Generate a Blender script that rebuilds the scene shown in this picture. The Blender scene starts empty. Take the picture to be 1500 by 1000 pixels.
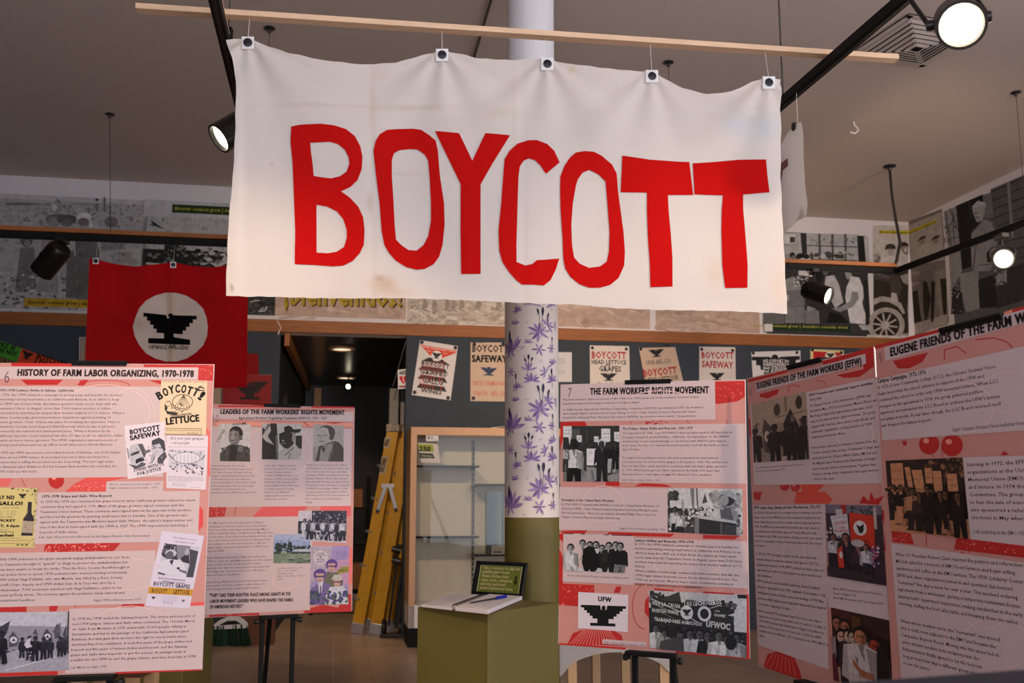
import bpy, math, random
import numpy as np
from mathutils import Vector, Matrix
from mathutils.geometry import delaunay_2d_cdt, tessellate_polygon

# ------------------------------------------------------------------ camera, world, exposure
SC = bpy.context.scene
COL = SC.collection
EYE = np.array([0.0, 0.0, 1.25])
FPX, PITCH = 1458.33, math.radians(9.0)
cam_d = bpy.data.cameras.new('camera'); cam = bpy.data.objects.new('camera', cam_d); COL.objects.link(cam)
cam_d.sensor_width = 36.0; cam_d.lens = 35.0
cam.location = EYE; cam.rotation_euler = (math.radians(90) + PITCH, 0, 0)
cam_d.clip_start = 0.05
cam_d.dof.use_dof = True; cam_d.dof.focus_distance = 3.3; cam_d.dof.aperture_fstop = 6.3
SC.camera = cam
SC.view_settings.view_transform = 'Standard'; SC.view_settings.look = 'None'
SC.view_settings.gamma = 1.0; SC.view_settings.use_curve_mapping = False
SC.view_settings.exposure = 0.0
SC.cycles.use_denoising = True
SC.cycles.max_bounces = 6
SC.cycles.sample_clamp_indirect = 4.0
w_ = bpy.data.worlds.new('street_daylight'); SC.world = w_; w_.use_nodes = True
nt = w_.node_tree; bg = nt.nodes['Background']
geo = nt.nodes.new('ShaderNodeTexCoord'); sep = nt.nodes.new('ShaderNodeSeparateXYZ'); rmp = nt.nodes.new('ShaderNodeValToRGB')
nt.links.new(geo.outputs['Generated'], sep.inputs[0]); nt.links.new(sep.outputs['Z'], rmp.inputs[0]); nt.links.new(rmp.outputs[0], bg.inputs[0])
rmp.color_ramp.elements[0].position = 0.0; rmp.color_ramp.elements[0].color = (1.50, 1.52, 1.68, 1)
rmp.color_ramp.elements[1].position = 0.3; rmp.color_ramp.elements[1].color = (0.74, 0.85, 1.05, 1)
DAY = 2.35
bg.inputs[1].default_value = DAY
WARM = (1.0, 0.72, 0.48)

# ------------------------------------------------------------------ camera maths: a photo pixel as a ray, used to measure surfaces
CP, SP = math.cos(PITCH), math.sin(PITCH)
def ray(x, y):
    a = (x - 750) / FPX; b = (500 - y) / FPX
    return np.array([a, CP - SP * b, SP + CP * b])
def at_z(x, y, z):
    r = ray(x, y); return EYE + r * ((z - EYE[2]) / r[2])
def at_y(x, y, d):
    r = ray(x, y); return EYE + r * (d / r[1])
def nrm(v):
    v = np.array(v, float); return v / np.linalg.norm(v)

# ------------------------------------------------------------------ materials
def lin1(c):
    c = c / 255.0
    return c / 12.92 if c <= 0.04045 else ((c + 0.055) / 1.055) ** 2.4
def lin(c):
    if not isinstance(c, (tuple, list)): c = (c, c, c)
    return (lin1(c[0]), lin1(c[1]), lin1(c[2]), 1.0)
def mat(name, c, rough=0.6, metal=0.0, noise=0.0, nscale=8.0, bump=0.0, stretch=None, spec=0.4, c2=None, coat=0.0):
    m = bpy.data.materials.new(name); m.use_nodes = True
    t = m.node_tree; b = t.nodes['Principled BSDF']
    b.inputs['Roughness'].default_value = rough; b.inputs['Metallic'].default_value = metal
    b.inputs['Specular IOR Level'].default_value = spec
    b.inputs['Coat Weight'].default_value = coat
    b.inputs['Base Color'].default_value = lin(c)
    if noise or bump:
        tc = t.nodes.new('ShaderNodeTexCoord'); mp = t.nodes.new('ShaderNodeMapping'); nz = t.nodes.new('ShaderNodeTexNoise')
        t.links.new(tc.outputs['Object'], mp.inputs[0]); t.links.new(mp.outputs[0], nz.inputs['Vector'])
        nz.inputs['Scale'].default_value = nscale; nz.inputs['Detail'].default_value = 4.0
        if stretch: mp.inputs['Scale'].default_value = stretch
        if noise:
            r = t.nodes.new('ShaderNodeValToRGB')
            a = lin(c); d = lin(c2) if c2 else tuple(max(0, v * (1 - noise)) for v in a[:3]) + (1,)
            r.color_ramp.elements[0].color = d; r.color_ramp.elements[0].position = 0.35
            r.color_ramp.elements[1].color = a; r.color_ramp.elements[1].position = 0.65
            t.links.new(nz.outputs[0], r.inputs[0]); t.links.new(r.outputs[0], b.inputs['Base Color'])
        if bump:
            bp = t.nodes.new('ShaderNodeBump'); bp.inputs['Strength'].default_value = bump; bp.inputs['Distance'].default_value = 0.01
            t.links.new(nz.outputs[0], bp.inputs['Height']); t.links.new(bp.outputs[0], b.inputs['Normal'])
    return m
def ink_mat(name, rough=0.55, spec=0.3, trans=0.0, fine=0.0, fscale=60, bump=0.0, bscale=300):
    # printed or dyed surface: the pigment is the mesh's colour attribute
    m = bpy.data.materials.new(name); m.use_nodes = True
    t = m.node_tree; b = t.nodes['Principled BSDF']; a = t.nodes.new('ShaderNodeAttribute'); a.attribute_name = 'pigment'
    src = a.outputs['Color']
    tc = t.nodes.new('ShaderNodeTexCoord'); nz = t.nodes.new('ShaderNodeTexNoise')
    t.links.new(tc.outputs['Object'], nz.inputs['Vector']); nz.inputs['Scale'].default_value = fscale; nz.inputs['Detail'].default_value = 5
    if fine:
        r = t.nodes.new('ShaderNodeMapRange'); r.inputs[1].default_value = 0.3; r.inputs[2].default_value = 0.7
        r.inputs[3].default_value = 1 - fine; r.inputs[4].default_value = 1 + fine * 0.3
        t.links.new(nz.outputs[0], r.inputs[0])
        mx = t.nodes.new('ShaderNodeMix'); mx.data_type = 'RGBA'; mx.blend_type = 'MULTIPLY'; mx.inputs[0].default_value = 1.0
        t.links.new(src, mx.inputs[6]); t.links.new(r.outputs[0], mx.inputs[7]); src = mx.outputs[2]
    t.links.new(src, b.inputs['Base Color'])
    b.inputs['Roughness'].default_value = rough; b.inputs['Specular IOR Level'].default_value = spec
    if bump:
        n2 = t.nodes.new('ShaderNodeTexNoise'); n2.inputs['Scale'].default_value = bscale; t.links.new(tc.outputs['Object'], n2.inputs['Vector'])
        bp = t.nodes.new('ShaderNodeBump'); bp.inputs['Strength'].default_value = bump; bp.inputs['Distance'].default_value = 0.003
        t.links.new(n2.outputs[0], bp.inputs['Height']); t.links.new(bp.outputs[0], b.inputs['Normal'])
    if trans:
        tr = t.nodes.new('ShaderNodeBsdfTranslucent'); t.links.new(src, tr.inputs[0])
        ms = t.nodes.new('ShaderNodeMixShader'); ms.inputs[0].default_value = trans
        t.links.new(b.outputs[0], ms.inputs[1]); t.links.new(tr.outputs[0], ms.inputs[2])
        t.links.new(ms.outputs[0], t.nodes['Material Output'].inputs[0])
    return m
def emit_mat(name, c, s):
    m = bpy.data.materials.new(name); m.use_nodes = True
    b = m.node_tree.nodes['Principled BSDF']
    b.inputs['Base Color'].default_value = (0.8, 0.8, 0.8, 1)
    b.inputs['Emission Color'].default_value = (*c, 1); b.inputs['Emission Strength'].default_value = s
    return m
def glass_mat(name, tint=(0.93, 0.96, 0.95), refl=0.10):
    m = bpy.data.materials.new(name); m.use_nodes = True
    t = m.node_tree; t.nodes.remove(t.nodes['Principled BSDF'])
    tr = t.nodes.new('ShaderNodeBsdfTransparent'); tr.inputs[0].default_value = (*tint, 1)
    gl = t.nodes.new('ShaderNodeBsdfGlossy'); gl.inputs['Roughness'].default_value = 0.02
    fr = t.nodes.new('ShaderNodeFresnel'); fr.inputs[0].default_value = 1.28
    ms = t.nodes.new('ShaderNodeMixShader')
    t.links.new(fr.outputs[0], ms.inputs[0]); t.links.new(tr.outputs[0], ms.inputs[1]); t.links.new(gl.outputs[0], ms.inputs[2])
    t.links.new(ms.outputs[0], t.nodes['Material Output'].inputs[0])
    return m
M = {}
M['black'] = mat('black_painted_metal', 9, 0.6, 0.0, spec=0.2)
M['blackplastic'] = mat('black_plastic', 22, 0.4)
M['can'] = mat('bronze_black_enamel', (24, 21, 19), 0.35, 0.3)
M['wood_batten'] = mat('pale_pine', (226, 190, 156), 0.6, noise=0.12, nscale=6, stretch=(1, 12, 12))
M['wood_trim'] = mat('oak_trim', (162, 98, 46), 0.5, noise=0.25, nscale=5, stretch=(1, 1, 14))
M['wood_frame'] = mat('light_maple', (205, 160, 122), 0.5, noise=0.12, nscale=6, stretch=(10, 10, 1))
M['wood_leg'] = mat('birch_leg', (206, 166, 120), 0.5, noise=0.12, nscale=8, stretch=(12, 12, 1))
M['wood_batten2'] = mat('pale_batten', (206, 176, 150), 0.6)
M['wood_dark'] = mat('brown_veneer', (106, 62, 36), 0.5, noise=0.2, nscale=6, stretch=(10, 10, 1))
M['white'] = mat('white_paint', (222, 220, 218), 0.55)
M['greywhite'] = mat('grey_laminate', (176, 168, 162), 0.5)
M['ceiling'] = mat('grey_ceiling_plaster', (212, 197, 186), 0.9, noise=0.05, nscale=40, bump=0.15)
M['wall_up'] = mat('offwhite_wall_paint', (228, 223, 224), 0.8, noise=0.04, nscale=3)
M['wall_low'] = mat('slate_blue_wall_paint', (58, 66, 76), 0.75, noise=0.08, nscale=3)
M['hall'] = mat('hall_dark_paint', (34, 34, 36), 0.7, noise=0.2, nscale=2)
M['hall_ceiling'] = mat('hall_black_gloss', (20, 20, 22), 0.28, noise=0.3, nscale=2, bump=0.25, stretch=(1, 6, 1))
M['olive'] = mat('olive_green_paint', (116, 104, 50), 0.55, noise=0.06, nscale=4)
M['column_white'] = mat('white_column_paint', (226, 224, 226), 0.6)
M['yellow'] = mat('yellow_fibreglass', (226, 168, 30), 0.45, noise=0.12, nscale=12)
M['alu'] = mat('brushed_aluminium', (200, 200, 202), 0.3, 0.9)
M['steel'] = mat('dull_steel', (70, 70, 72), 0.4, 0.8)
M['wire'] = mat('dark_wire', (70, 64, 60), 0.5)
M['thread'] = mat('white_thread', (220, 212, 204), 0.8)
M['foam'] = mat('white_foam_board', (238, 228, 226), 0.6)
M['paper'] = mat('white_paper', (238, 230, 230), 0.7)
M['postmetal'] = mat('satin_door_metal', (88, 86, 84), 0.42, 0.85)
M['slotgrey'] = mat('grey_standard', (120, 114, 106), 0.6)
M['glass'] = glass_mat('clear_glass')
M['glassedge'] = mat('dark_glass_edge', (20, 22, 22), 0.6, spec=0.1)
M['cabback'] = mat('cabinet_back_panel', (200, 182, 164), 0.7, noise=0.05, nscale=4)
M['vent'] = mat('vent_enamel', (205, 192, 180), 0.5)
M['ventdark'] = mat('vent_shadow_gap', (40, 36, 34), 0.8)
M['print'] = ink_mat('printed_ink', 0.5, 0.3)
M['photo'] = ink_mat('photo_print', 0.5, 0.3, fine=0.22, fscale=90)
M['mural'] = ink_mat('mural_print', 0.7, 0.2, fine=0.22, fscale=14)
M['cloth'] = ink_mat('white_muslin', 0.95, 0.05, trans=0.30, fine=0.04, fscale=5, bump=0.25, bscale=220)
M['felt'] = ink_mat('red_felt', 0.95, 0.03, fine=0.05, fscale=80, bump=0.3, bscale=400)
M['redcloth'] = ink_mat('red_cotton', 0.9, 0.05, trans=0.15, fine=0.12, fscale=6, bump=0.2, bscale=250)
M['lens'] = emit_mat('lamp_lens_lit', (1.0, 0.86, 0.62), 7.0)
M['downlight'] = emit_mat('downlight_glow', (1.0, 0.82, 0.6), 1.2)
M['bristle'] = mat('green_bristles', (22, 62, 44), 0.8, noise=0.3, nscale=60)
M['blue'] = mat('blue_pen_cap', (24, 34, 170), 0.35)
M['magnet'] = mat('black_magnet', (14, 16, 26), 0.4)
M['ledge'] = mat('blue_grey_ledge_paint', (26, 31, 46), 0.8, spec=0.1)
M['cardboard'] = mat('cardboard', (150, 104, 66), 0.8)

# ------------------------------------------------------------------ meshes
ORG = {}
def ob(name, verts, faces, m, parent=None, smooth=False, bevel=0.0, cols=None, base=None):
    me = bpy.data.meshes.new(name)
    v = np.asarray(verts, float).reshape(-1, 3)
    o0 = ORG[parent.name] if parent is not None else (np.array(base, float) if base is not None else np.zeros(3))
    me.from_pydata((v - o0).tolist(), [], faces)
    if cols is not None:
        at = me.color_attributes.new('pigment', 'FLOAT_COLOR', 'POINT')
        at.data.foreach_set('color', np.asarray(cols, np.float32).ravel())
    me.update()
    if smooth:
        me.polygons.foreach_set('use_smooth', [True] * len(me.polygons))
    for mm in (m if isinstance(m, list) else [m]): me.materials.append(mm)
    o = bpy.data.objects.new(name, me); COL.objects.link(o)
    if parent is not None: o.parent = parent
    else:
        o.location = o0; ORG[o.name] = o0
    if parent is not None: ORG[o.name] = o0
    if smooth and m is not None:
        try: me.set_sharp_from_angle(angle=math.radians(40))
        except Exception: pass
    if bevel:
        b = o.modifiers.new('bevel', 'BEVEL'); b.width = bevel; b.segments = 2; b.limit_method = 'ANGLE'
    return o
def tag(o, label=None, cat=None, group=None, kind=None):
    if label: o['label'] = label
    if cat: o['category'] = cat
    if group: o['group'] = group
    if kind: o['kind'] = kind
    return o
def thing(name, loc, label, cat, group=None):
    e = bpy.data.objects.new(name, None); COL.objects.link(e); e.location = loc; e.empty_display_size = 0.05
    ORG[e.name] = np.array(loc, float)
    return tag(e, label, cat, group)

class MB:
    """collects shapes into one mesh"""
    def __init__(s): s.v = []; s.f = []
    def add(s, v, f):
        n = len(s.v); s.v += [tuple(map(float, p)) for p in v]; s.f += [[i + n for i in q] for q in f]; return s
    def box(s, c, a, b, d):
        c, a, b, d = map(lambda q: np.array(q, float), (c, a, b, d))
        if np.dot(np.cross(a, b), d) < 0: a = -a
        v = [c + i * a + j * b + k * d for i in (-1, 1) for j in (-1, 1) for k in (-1, 1)]
        return s.add(v, [[0, 1, 3, 2], [4, 6, 7, 5], [0, 4, 5, 1], [2, 3, 7, 6], [0, 2, 6, 4], [1, 5, 7, 3]])
    def abox(s, x0, x1, y0, y1, z0, z1):
        return s.box(((x0 + x1) / 2, (y0 + y1) / 2, (z0 + z1) / 2), ((x1 - x0) / 2, 0, 0), (0, (y1 - y0) / 2, 0), (0, 0, (z1 - z0) / 2))
    def beam(s, p, q, w, h, up=(0, 0, 1)):
        p, q = np.array(p, float), np.array(q, float); d = q - p; dn = nrm(d)
        side = np.cross(dn, up)
        if np.linalg.norm(side) < 1e-4: side = np.cross(dn, (0, 1, 0))
        side = nrm(side); u2 = nrm(np.cross(side, dn))
        return s.box((p + q) / 2, d / 2, side * w / 2, u2 * h / 2)
    def tube(s, pts, r, n=10, caps=True):
        P = [np.array(p, float) for p in pts]; rr = r if isinstance(r, (list, tuple)) else [r] * len(P)
        d0 = nrm(P[1] - P[0]); ref = np.array([0, 0, 1.0]) if abs(d0[2]) < 0.9 else np.array([1.0, 0, 0])
        v = []; prev = None
        for i, p in enumerate(P):
            d = nrm(P[min(i + 1, len(P) - 1)] - P[max(i - 1, 0)])
            a = np.cross(d, ref) if prev is None else prev - d * np.dot(prev, d)
            a = nrm(a); prev = a; b = np.cross(d, a)
            for k in range(n):
                t = 2 * math.pi * k / n; v.append(p + (a * math.cos(t) + b * math.sin(t)) * rr[i])
        f = [[i * n + k, i * n + (k + 1) % n, (i + 1) * n + (k + 1) % n, (i + 1) * n + k] for i in range(len(P) - 1) for k in range(n)]
        if caps: f += [list(range(n))[::-1], [(len(P) - 1) * n + k for k in range(n)]]
        return s.add(v, f)
    def lathe(s, o, ax, prof, n=28, close0=True, close1=True):
        """prof: (distance along axis, radius)"""
        o = np.array(o, float); ax = nrm(ax)
        a = np.cross(ax, (0, 0, 1)) if abs(ax[2]) < 0.95 else np.cross(ax, (1, 0, 0)); a = nrm(a); b = np.cross(ax, a)
        v = [o + ax * h + (a * math.cos(2 * math.pi * k / n) + b * math.sin(2 * math.pi * k / n)) * r for h, r in prof for k in range(n)]
        f = [[i * n + k, i * n + (k + 1) % n, (i + 1) * n + (k + 1) % n, (i + 1) * n + k] for i in range(len(prof) - 1) for k in range(n)]
        if close0: f.append(list(range(n))[::-1])
        if close1: f.append([(len(prof) - 1) * n + k for k in range(n)])
        return s.add(v, f)
    def slab(s, quad, nrmv, th):
        """a quad given in order, thickened backwards along -nrmv"""
        q = [np.array(p, float) for p in quad]; d = nrm(nrmv) * th
        v = q + [p - d for p in q]; n = len(q)
        return s.add(v, [list(range(n)), [n + i for i in range(n)][::-1]] + [[i, n + i, n + (i + 1) % n, (i + 1) % n] for i in range(n)])
    def out(s, name, m, parent=None, smooth=False, bevel=0.0, base=None):
        return ob(name, s.v, s.f, m, parent, smooth, bevel, base=base)

# ------------------------------------------------------------------ flat printed surfaces
class Plane:
    """a real plane in the room; px() measures where a photo pixel meets it"""
    def __init__(s, o, u, v):
        s.o = np.array(o, float); s.u = nrm(u); s.v = nrm(v); s.n = np.cross(s.u, s.v)
    def px(s, p):
        r = ray(*p); k = np.dot(s.o - EYE, s.n) / np.dot(r, s.n); d = EYE + r * k - s.o
        return (float(d @ s.u), float(d @ s.v))
    def P(s, ab, k=0.0): return s.o + s.u * ab[0] + s.v * ab[1] + s.n * k
    def at(s, p, k=0.0): return s.P(s.px(p), k)

class Ink:
    """coloured flat shapes lying on a plane, gathered into one mesh; pixel coordinates are those of the photo"""
    STEP = 4e-5
    def __init__(s, pl, k0=3e-4, fn=None):
        s.pl = pl; s.k = k0; s.v = []; s.f = []; s.c = []; s.n = 0; s.fn = fn
    def raw(s, uv, tris, col, k=None):
        if k is None: s.k += s.STEP; k = s.k
        uv = np.asarray(uv, float).reshape(-1, 2)
        if s.fn: p = s.fn(uv, k)
        else: p = s.pl.o + uv[:, :1] * s.pl.u + uv[:, 1:2] * s.pl.v + s.pl.n * k
        s.v.append(p); t = np.asarray(tris, int) + s.n; s.f.append(t)
        c = np.asarray(lin(col) if not isinstance(col, np.ndarray) else col, np.float32)
        s.c.append(np.broadcast_to(c, (len(p), 4)) if c.ndim == 1 else c); s.n += len(p)
    def uvpoly(s, loops, col, k=None):
        if not isinstance(loops[0][0], (tuple, list, np.ndarray)): loops = [loops]
        L = [[Vector((a[0], a[1], 0)) for a in lp] for lp in loops]
        t = tessellate_polygon(L); flat = [(v.x, v.y) for lp in L for v in lp]
        T = []
        for a, b, c in t:
            A, B, C = flat[a], flat[b], flat[c]
            cr = (B[0] - A[0]) * (C[1] - A[1]) - (B[1] - A[1]) * (C[0] - A[0])
            T.append((a, b, c) if cr > 0 else (a, c, b))
        if T: s.raw(flat, T, col, k)
    def poly(s, pts, col, k=None): s.uvpoly([s.pl.px(p) for p in pts], col, k)
    def strip(s, p, h, x1, col, k=None):
        a, c = s.pl.px(p), s.pl.px((p[0], p[1] + h)); u1 = s.pl.px((x1, p[1] + 8))[0]
        s.uvpoly([(a[0], c[1]), (u1, c[1]), (u1, a[1]), (a[0], a[1])], col, k)
    def rect(s, p, q, col, k=None):
        a, b = s.pl.px(p), s.pl.px(q)
        s.uvpoly([(a[0], b[1]), (b[0], b[1]), (b[0], a[1]), (a[0], a[1])], col, k)
    def ell(s, c, rx, ry, col, k=None, n=20, a0=0, a1=360, rot=0):
        R = math.radians(rot); pts = []
        for i in range(n):
            t = math.radians(a0 + (a1 - a0) * i / (n if a1 - a0 == 360 else n - 1)); x, y = rx * math.cos(t), ry * math.sin(t)
            pts.append((c[0] + x * math.cos(R) - y * math.sin(R), c[1] + x * math.sin(R) + y * math.cos(R)))
        s.poly(pts, col, k)
    def ring(s, c, rx, ry, w, col, a0=0, a1=360, n=24):
        s.line([(c[0] + rx * math.cos(math.radians(a0 + (a1 - a0) * i / n)), c[1] + ry * math.sin(math.radians(a0 + (a1 - a0) * i / n))) for i in range(n + 1)], w, col)
    def line(s, pts, w, col, k=None):
        s.k += s.STEP if k is None else 0; kk = s.k if k is None else k
        for p, q in zip(pts[:-1], pts[1:]):
            dx, dy = q[0] - p[0], q[1] - p[1]; L = math.hypot(dx, dy) or 1e-6; nx, ny = -dy / L * w / 2, dx / L * w / 2
            ex, ey = dx / L * w * 0.15, dy / L * w * 0.15
            s.poly([(p[0] + nx - ex, p[1] + ny - ey), (q[0] + nx + ex, q[1] + ny + ey), (q[0] - nx + ex, q[1] - ny + ey), (p[0] - nx - ex, p[1] - ny - ey)], col, kk)
    def specks(s, x0, y0, x1, y1, n, r0, r1, cols, asp=1.0, seed=1, rot=None):
        R = random.Random(seed); s.k += s.STEP
        for i in range(n):
            x, y = R.uniform(x0, x1), R.uniform(y0, y1); r = R.uniform(r0, r1); m = R.randint(3, 6); ph = R.uniform(0, 6.28)
            th = rot if rot is not None else 0
            pts = []
            for j in range(m):
                t = ph + 6.283 * j / m; rr = r * R.uniform(0.6, 1.2); a, b = rr * math.cos(t) * asp, rr * math.sin(t)
                px_, py_ = x + a * math.cos(th) - b * math.sin(th), y + a * math.sin(th) + b * math.cos(th)
                pts.append((min(max(px_, x0), x1), min(max(py_, y0), y1)))
            s.poly(pts, R.choice(cols), s.k + i * 2e-7)
    def text(s, t, A, B, col, cap=None, st='n', k=None, slant=0.0):
        """baseline from photo pixel A to B; cap = capital height in photo pixels"""
        a, b = np.array(s.pl.px(A)), np.array(s.pl.px(B))
        d = b - a; L = np.linalg.norm(d); d = d / L; e = np.array([-d[1], d[0]])
        G = layout(t, st); w = G[2]
        if w <= 0: return
        sx = L / w
        sy = sx
        if cap: sy = np.linalg.norm(np.array(s.pl.px((A[0], A[1] - cap))) - a) / capheight(st)
        v = G[0]; uv = a + np.outer(v[:, 0] * sx + v[:, 1] * sy * slant, d) + np.outer(v[:, 1] * sy, e)
        s.raw(uv, G[1], col, k)
    def block(s, lines, A, B, C, col, ref=0, st='n', bold0=False, col0=None, lead=1.42):
        """lines of print: first baseline A, last baseline starts at C, B = right end of the line number ref (pixel)"""
        a, b, c = (np.array(s.pl.px(p)) for p in (A, B, C))
        n = max(1, len(lines) - 1); step = (c - a) / n
        sx = (b[0] - a[0]) / layout(lines[ref], st)[2]
        sy = np.linalg.norm(step) / lead if len(lines) > 1 else sx
        s.k += s.STEP
        for i, t in enumerate(lines):
            if not t: continue
            G = layout(t, 'b' if (bold0 and i == 0) else st)
            o = a + step * i; v = G[0]
            s.raw(np.stack([o[0] + v[:, 0] * sx, o[1] + v[:, 1] * sy], 1), G[1], col, s.k)
    def out(s, name, parent=None, m=None, base=None):
        return ob(name, np.concatenate(s.v), np.concatenate(s.f).tolist(), m or M['print'], parent, cols=np.concatenate(s.c), base=base)

# ------------------------------------------------------------------ lettering
STY = {'n': (0.007, 1), 'b': (0.03, 1), 'x': (0.036, 3), 'l': (-0.008, 2)}
_F = {}
def _font(st):
    if st not in _F:
        cu = bpy.data.curves.new('lettering_' + st, 'FONT'); cu.offset = STY[st][0]; cu.resolution_u = STY[st][1]; cu.size = 1.0
        o = bpy.data.objects.new('lettering_' + st, cu); _F[st] = (cu, o, {})
    return _F[st]
def _mesh(cu, o, body):
    cu.body = body; me = o.to_mesh()
    v = np.empty(len(me.vertices) * 3, np.float32); me.vertices.foreach_get('co', v); v = v.reshape(-1, 3)[:, :2].astype(float)
    me.calc_loop_triangles(); t = np.empty(len(me.loop_triangles) * 3, np.int32); me.loop_triangles.foreach_get('vertices', t)
    o.to_mesh_clear(); return v, t.reshape(-1, 3)
def glyph(ch, st):
    cu, o, cache = _font(st)
    if ch not in cache:
        w0 = _mesh(cu, o, '||')[0][:, 0]; w1 = _mesh(cu, o, '|' + ch + '|')[0][:, 0]
        adv = float((w1.max() - w1.min()) - (w0.max() - w0.min()))
        if ch == ' ': v, t = np.zeros((0, 2)), np.zeros((0, 3), int)
        else:
            v, t = _mesh(cu, o, ch)
            if len(t):
                A, B, C = v[t[:, 0]], v[t[:, 1]], v[t[:, 2]]
                cr = (B[:, 0] - A[:, 0]) * (C[:, 1] - A[:, 1]) - (B[:, 1] - A[:, 1]) * (C[:, 0] - A[:, 0])
                t = np.where((cr > 0)[:, None], t, t[:, ::-1])
        cache[ch] = (v, t, adv)
    return cache[ch]
TRACK = {'x': .06, 'b': .03, 'n': .012}
_CH = {}
def capheight(st):
    if st not in _CH: _CH[st] = float(glyph('H', st)[0][:, 1].max())
    return _CH[st]
_L = {}
def layout(t, st):
    key = (t, st)
    if key not in _L:
        x = 0.0; V = []; T = []; n = 0
        for ch in t:
            v, f, adv = glyph(ch, st)
            if len(v):
                for sh in ((-.026, .0, .026) if st == 'x' else (0.0,)):
                    V.append(v + np.array([x + sh, 0])); T.append(f + n); n += len(v)
            x += adv + TRACK.get(st, 0)
        _L[key] = (np.concatenate(V) if V else np.zeros((0, 2)), np.concatenate(T) if T else np.zeros((0, 3), int), x)
    return _L[key]

def inside(p, loop):
    x, y = p; r = False; n = len(loop)
    for i in range(n):
        x1, y1 = loop[i]; x2, y2 = loop[(i + 1) % n]
        if (y1 > y) != (y2 > y) and x < (x2 - x1) * (y - y1) / (y2 - y1) + x1: r = not r
    return r
def fill_fine(loops, h):
    """triangulate outline (first loop) minus holes with inner points every h"""
    vs = []; es = []
    for lp in loops:
        pts = []
        for i in range(len(lp)):
            p, q = np.array(lp[i]), np.array(lp[(i + 1) % len(lp)]); m = max(1, int(np.linalg.norm(q - p) / h))
            pts += [p + (q - p) * j / m for j in range(m)]
        n0 = len(vs); vs += pts; es += [(n0 + i, n0 + (i + 1) % len(pts)) for i in range(len(pts))]
    def ok(p): return inside(p, loops[0]) and not any(inside(p, l) for l in loops[1:])
    xs = [p[0] for p in loops[0]]; ys = [p[1] for p in loops[0]]
    x = min(xs)
    while x < max(xs):
        y = min(ys)
        while y < max(ys):
            if ok((x, y)): vs.append(np.array((x, y)))
            y += h
        x += h
    R = delaunay_2d_cdt([Vector((float(p[0]), float(p[1]))) for p in vs], es, [], 0, 1e-6)
    V = [(v.x, v.y) for v in R[0]]; T = []
    for f in R[2]:
        if len(f) != 3: continue
        A, B, C = (V[i] for i in f); c = ((A[0] + B[0] + C[0]) / 3, (A[1] + B[1] + C[1]) / 3)
        if not ok(c): continue
        cr = (B[0] - A[0]) * (C[1] - A[1]) - (B[1] - A[1]) * (C[0] - A[0])
        T.append(tuple(f) if cr > 0 else (f[0], f[2], f[1]))
    return V, T

_EL = [(-1, 0), (-1, .13), (-.86, .13), (-.86, .26), (-.73, .26), (-.73, .39), (-.6, .39), (-.6, .52), (-.47, .52), (-.47, .65), (-.25, .65), (-.25, .86), (-.56, .86), (-.56, 1)]
_EH = [(-.14, 0), (-.12, .2), (-.07, .22), (-.09, .1), (-.02, .0), (.06, .01), (.1, .1), (.08, .22), (.14, .2), (.16, 0)]
EAGLE = _EL + [(-x, y) for x, y in _EL[::-1]] + _EH[::-1]
def eagle(ink, c, hw, h, col, rot=0.0, skew=0.0, sx=1.0):
    """the stepped-wing eagle emblem: top centre c, half width and height in photo pixels"""
    r = math.radians(rot)
    ink.poly([(c[0] + x * hw * sx * math.cos(r) - y * h * math.sin(r) + y * h * skew, c[1] + x * hw * sx * math.sin(r) + y * h * math.cos(r)) for x, y in EAGLE][::-1], col)
# ------------------------------------------------------------------ the room
TH = math.radians(10.0)
WD = np.array([math.cos(TH), math.sin(TH), 0]); WN = np.array([math.sin(TH), -math.cos(TH), 0]); UPZ = np.array([0, 0, 1.0])
WALL = Plane((0, 9.57, 0), WD, UPZ)
CEIL = 4.175
S_COR = WALL.px((1330, 325))[0]
S_L = -5.3
D_L, D_R, Z_T0, Z_T1 = WALL.px((410, 520))[0], WALL.px((595, 520))[0], 2.79, 2.905
RW_O = WALL.P((S_COR, 0)); RWALL = Plane(RW_O, WN, UPZ)          # right-hand wall, running towards the windows
def wbox(mb, s0, s1, z0, z1, back, front=0.0):
    c = WALL.P(((s0 + s1) / 2, (z0 + z1) / 2), (front - back) / 2)
    return mb.box(c, WD * (s1 - s0) / 2, UPZ * (z1 - z0) / 2, WN * (back + front) / 2)
def struct(mb, name, m, bevel=0.0):
    o = mb.out(name, m, bevel=bevel); o['kind'] = 'structure'; return o
mfl = bpy.data.materials.new('brown_floor_tile'); mfl.use_nodes = True
t = mfl.node_tree; b = t.nodes['Principled BSDF']
tc = t.nodes.new('ShaderNodeTexCoord'); mp = t.nodes.new('ShaderNodeMapping'); br = t.nodes.new('ShaderNodeTexBrick'); nz = t.nodes.new('ShaderNodeTexNoise')
t.links.new(tc.outputs['Object'], mp.inputs[0]); mp.inputs['Rotation'].default_value = (0, 0, -TH); mp.inputs['Location'].default_value = (-0.027, -0.294, 0)
t.links.new(mp.outputs[0], br.inputs['Vector']); t.links.new(tc.outputs['Object'], nz.inputs['Vector'])
br.offset = 0.0; br.inputs['Scale'].default_value = 1.0; br.inputs['Brick Width'].default_value = 0.301; br.inputs['Row Height'].default_value = 0.98
br.inputs['Mortar Size'].default_value = 0.004; br.inputs['Mortar'].default_value = lin((196, 176, 156))
br.inputs['Color1'].default_value = lin((170, 144, 122)); br.inputs['Color2'].default_value = lin((177, 152, 130))
nz.inputs['Scale'].default_value = 3.0; nz.inputs['Detail'].default_value = 6
mr = t.nodes.new('ShaderNodeMapRange'); mr.inputs[1].default_value = 0.3; mr.inputs[2].default_value = 0.7; mr.inputs[3].default_value = 0.8; mr.inputs[4].default_value = 1.1
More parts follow.
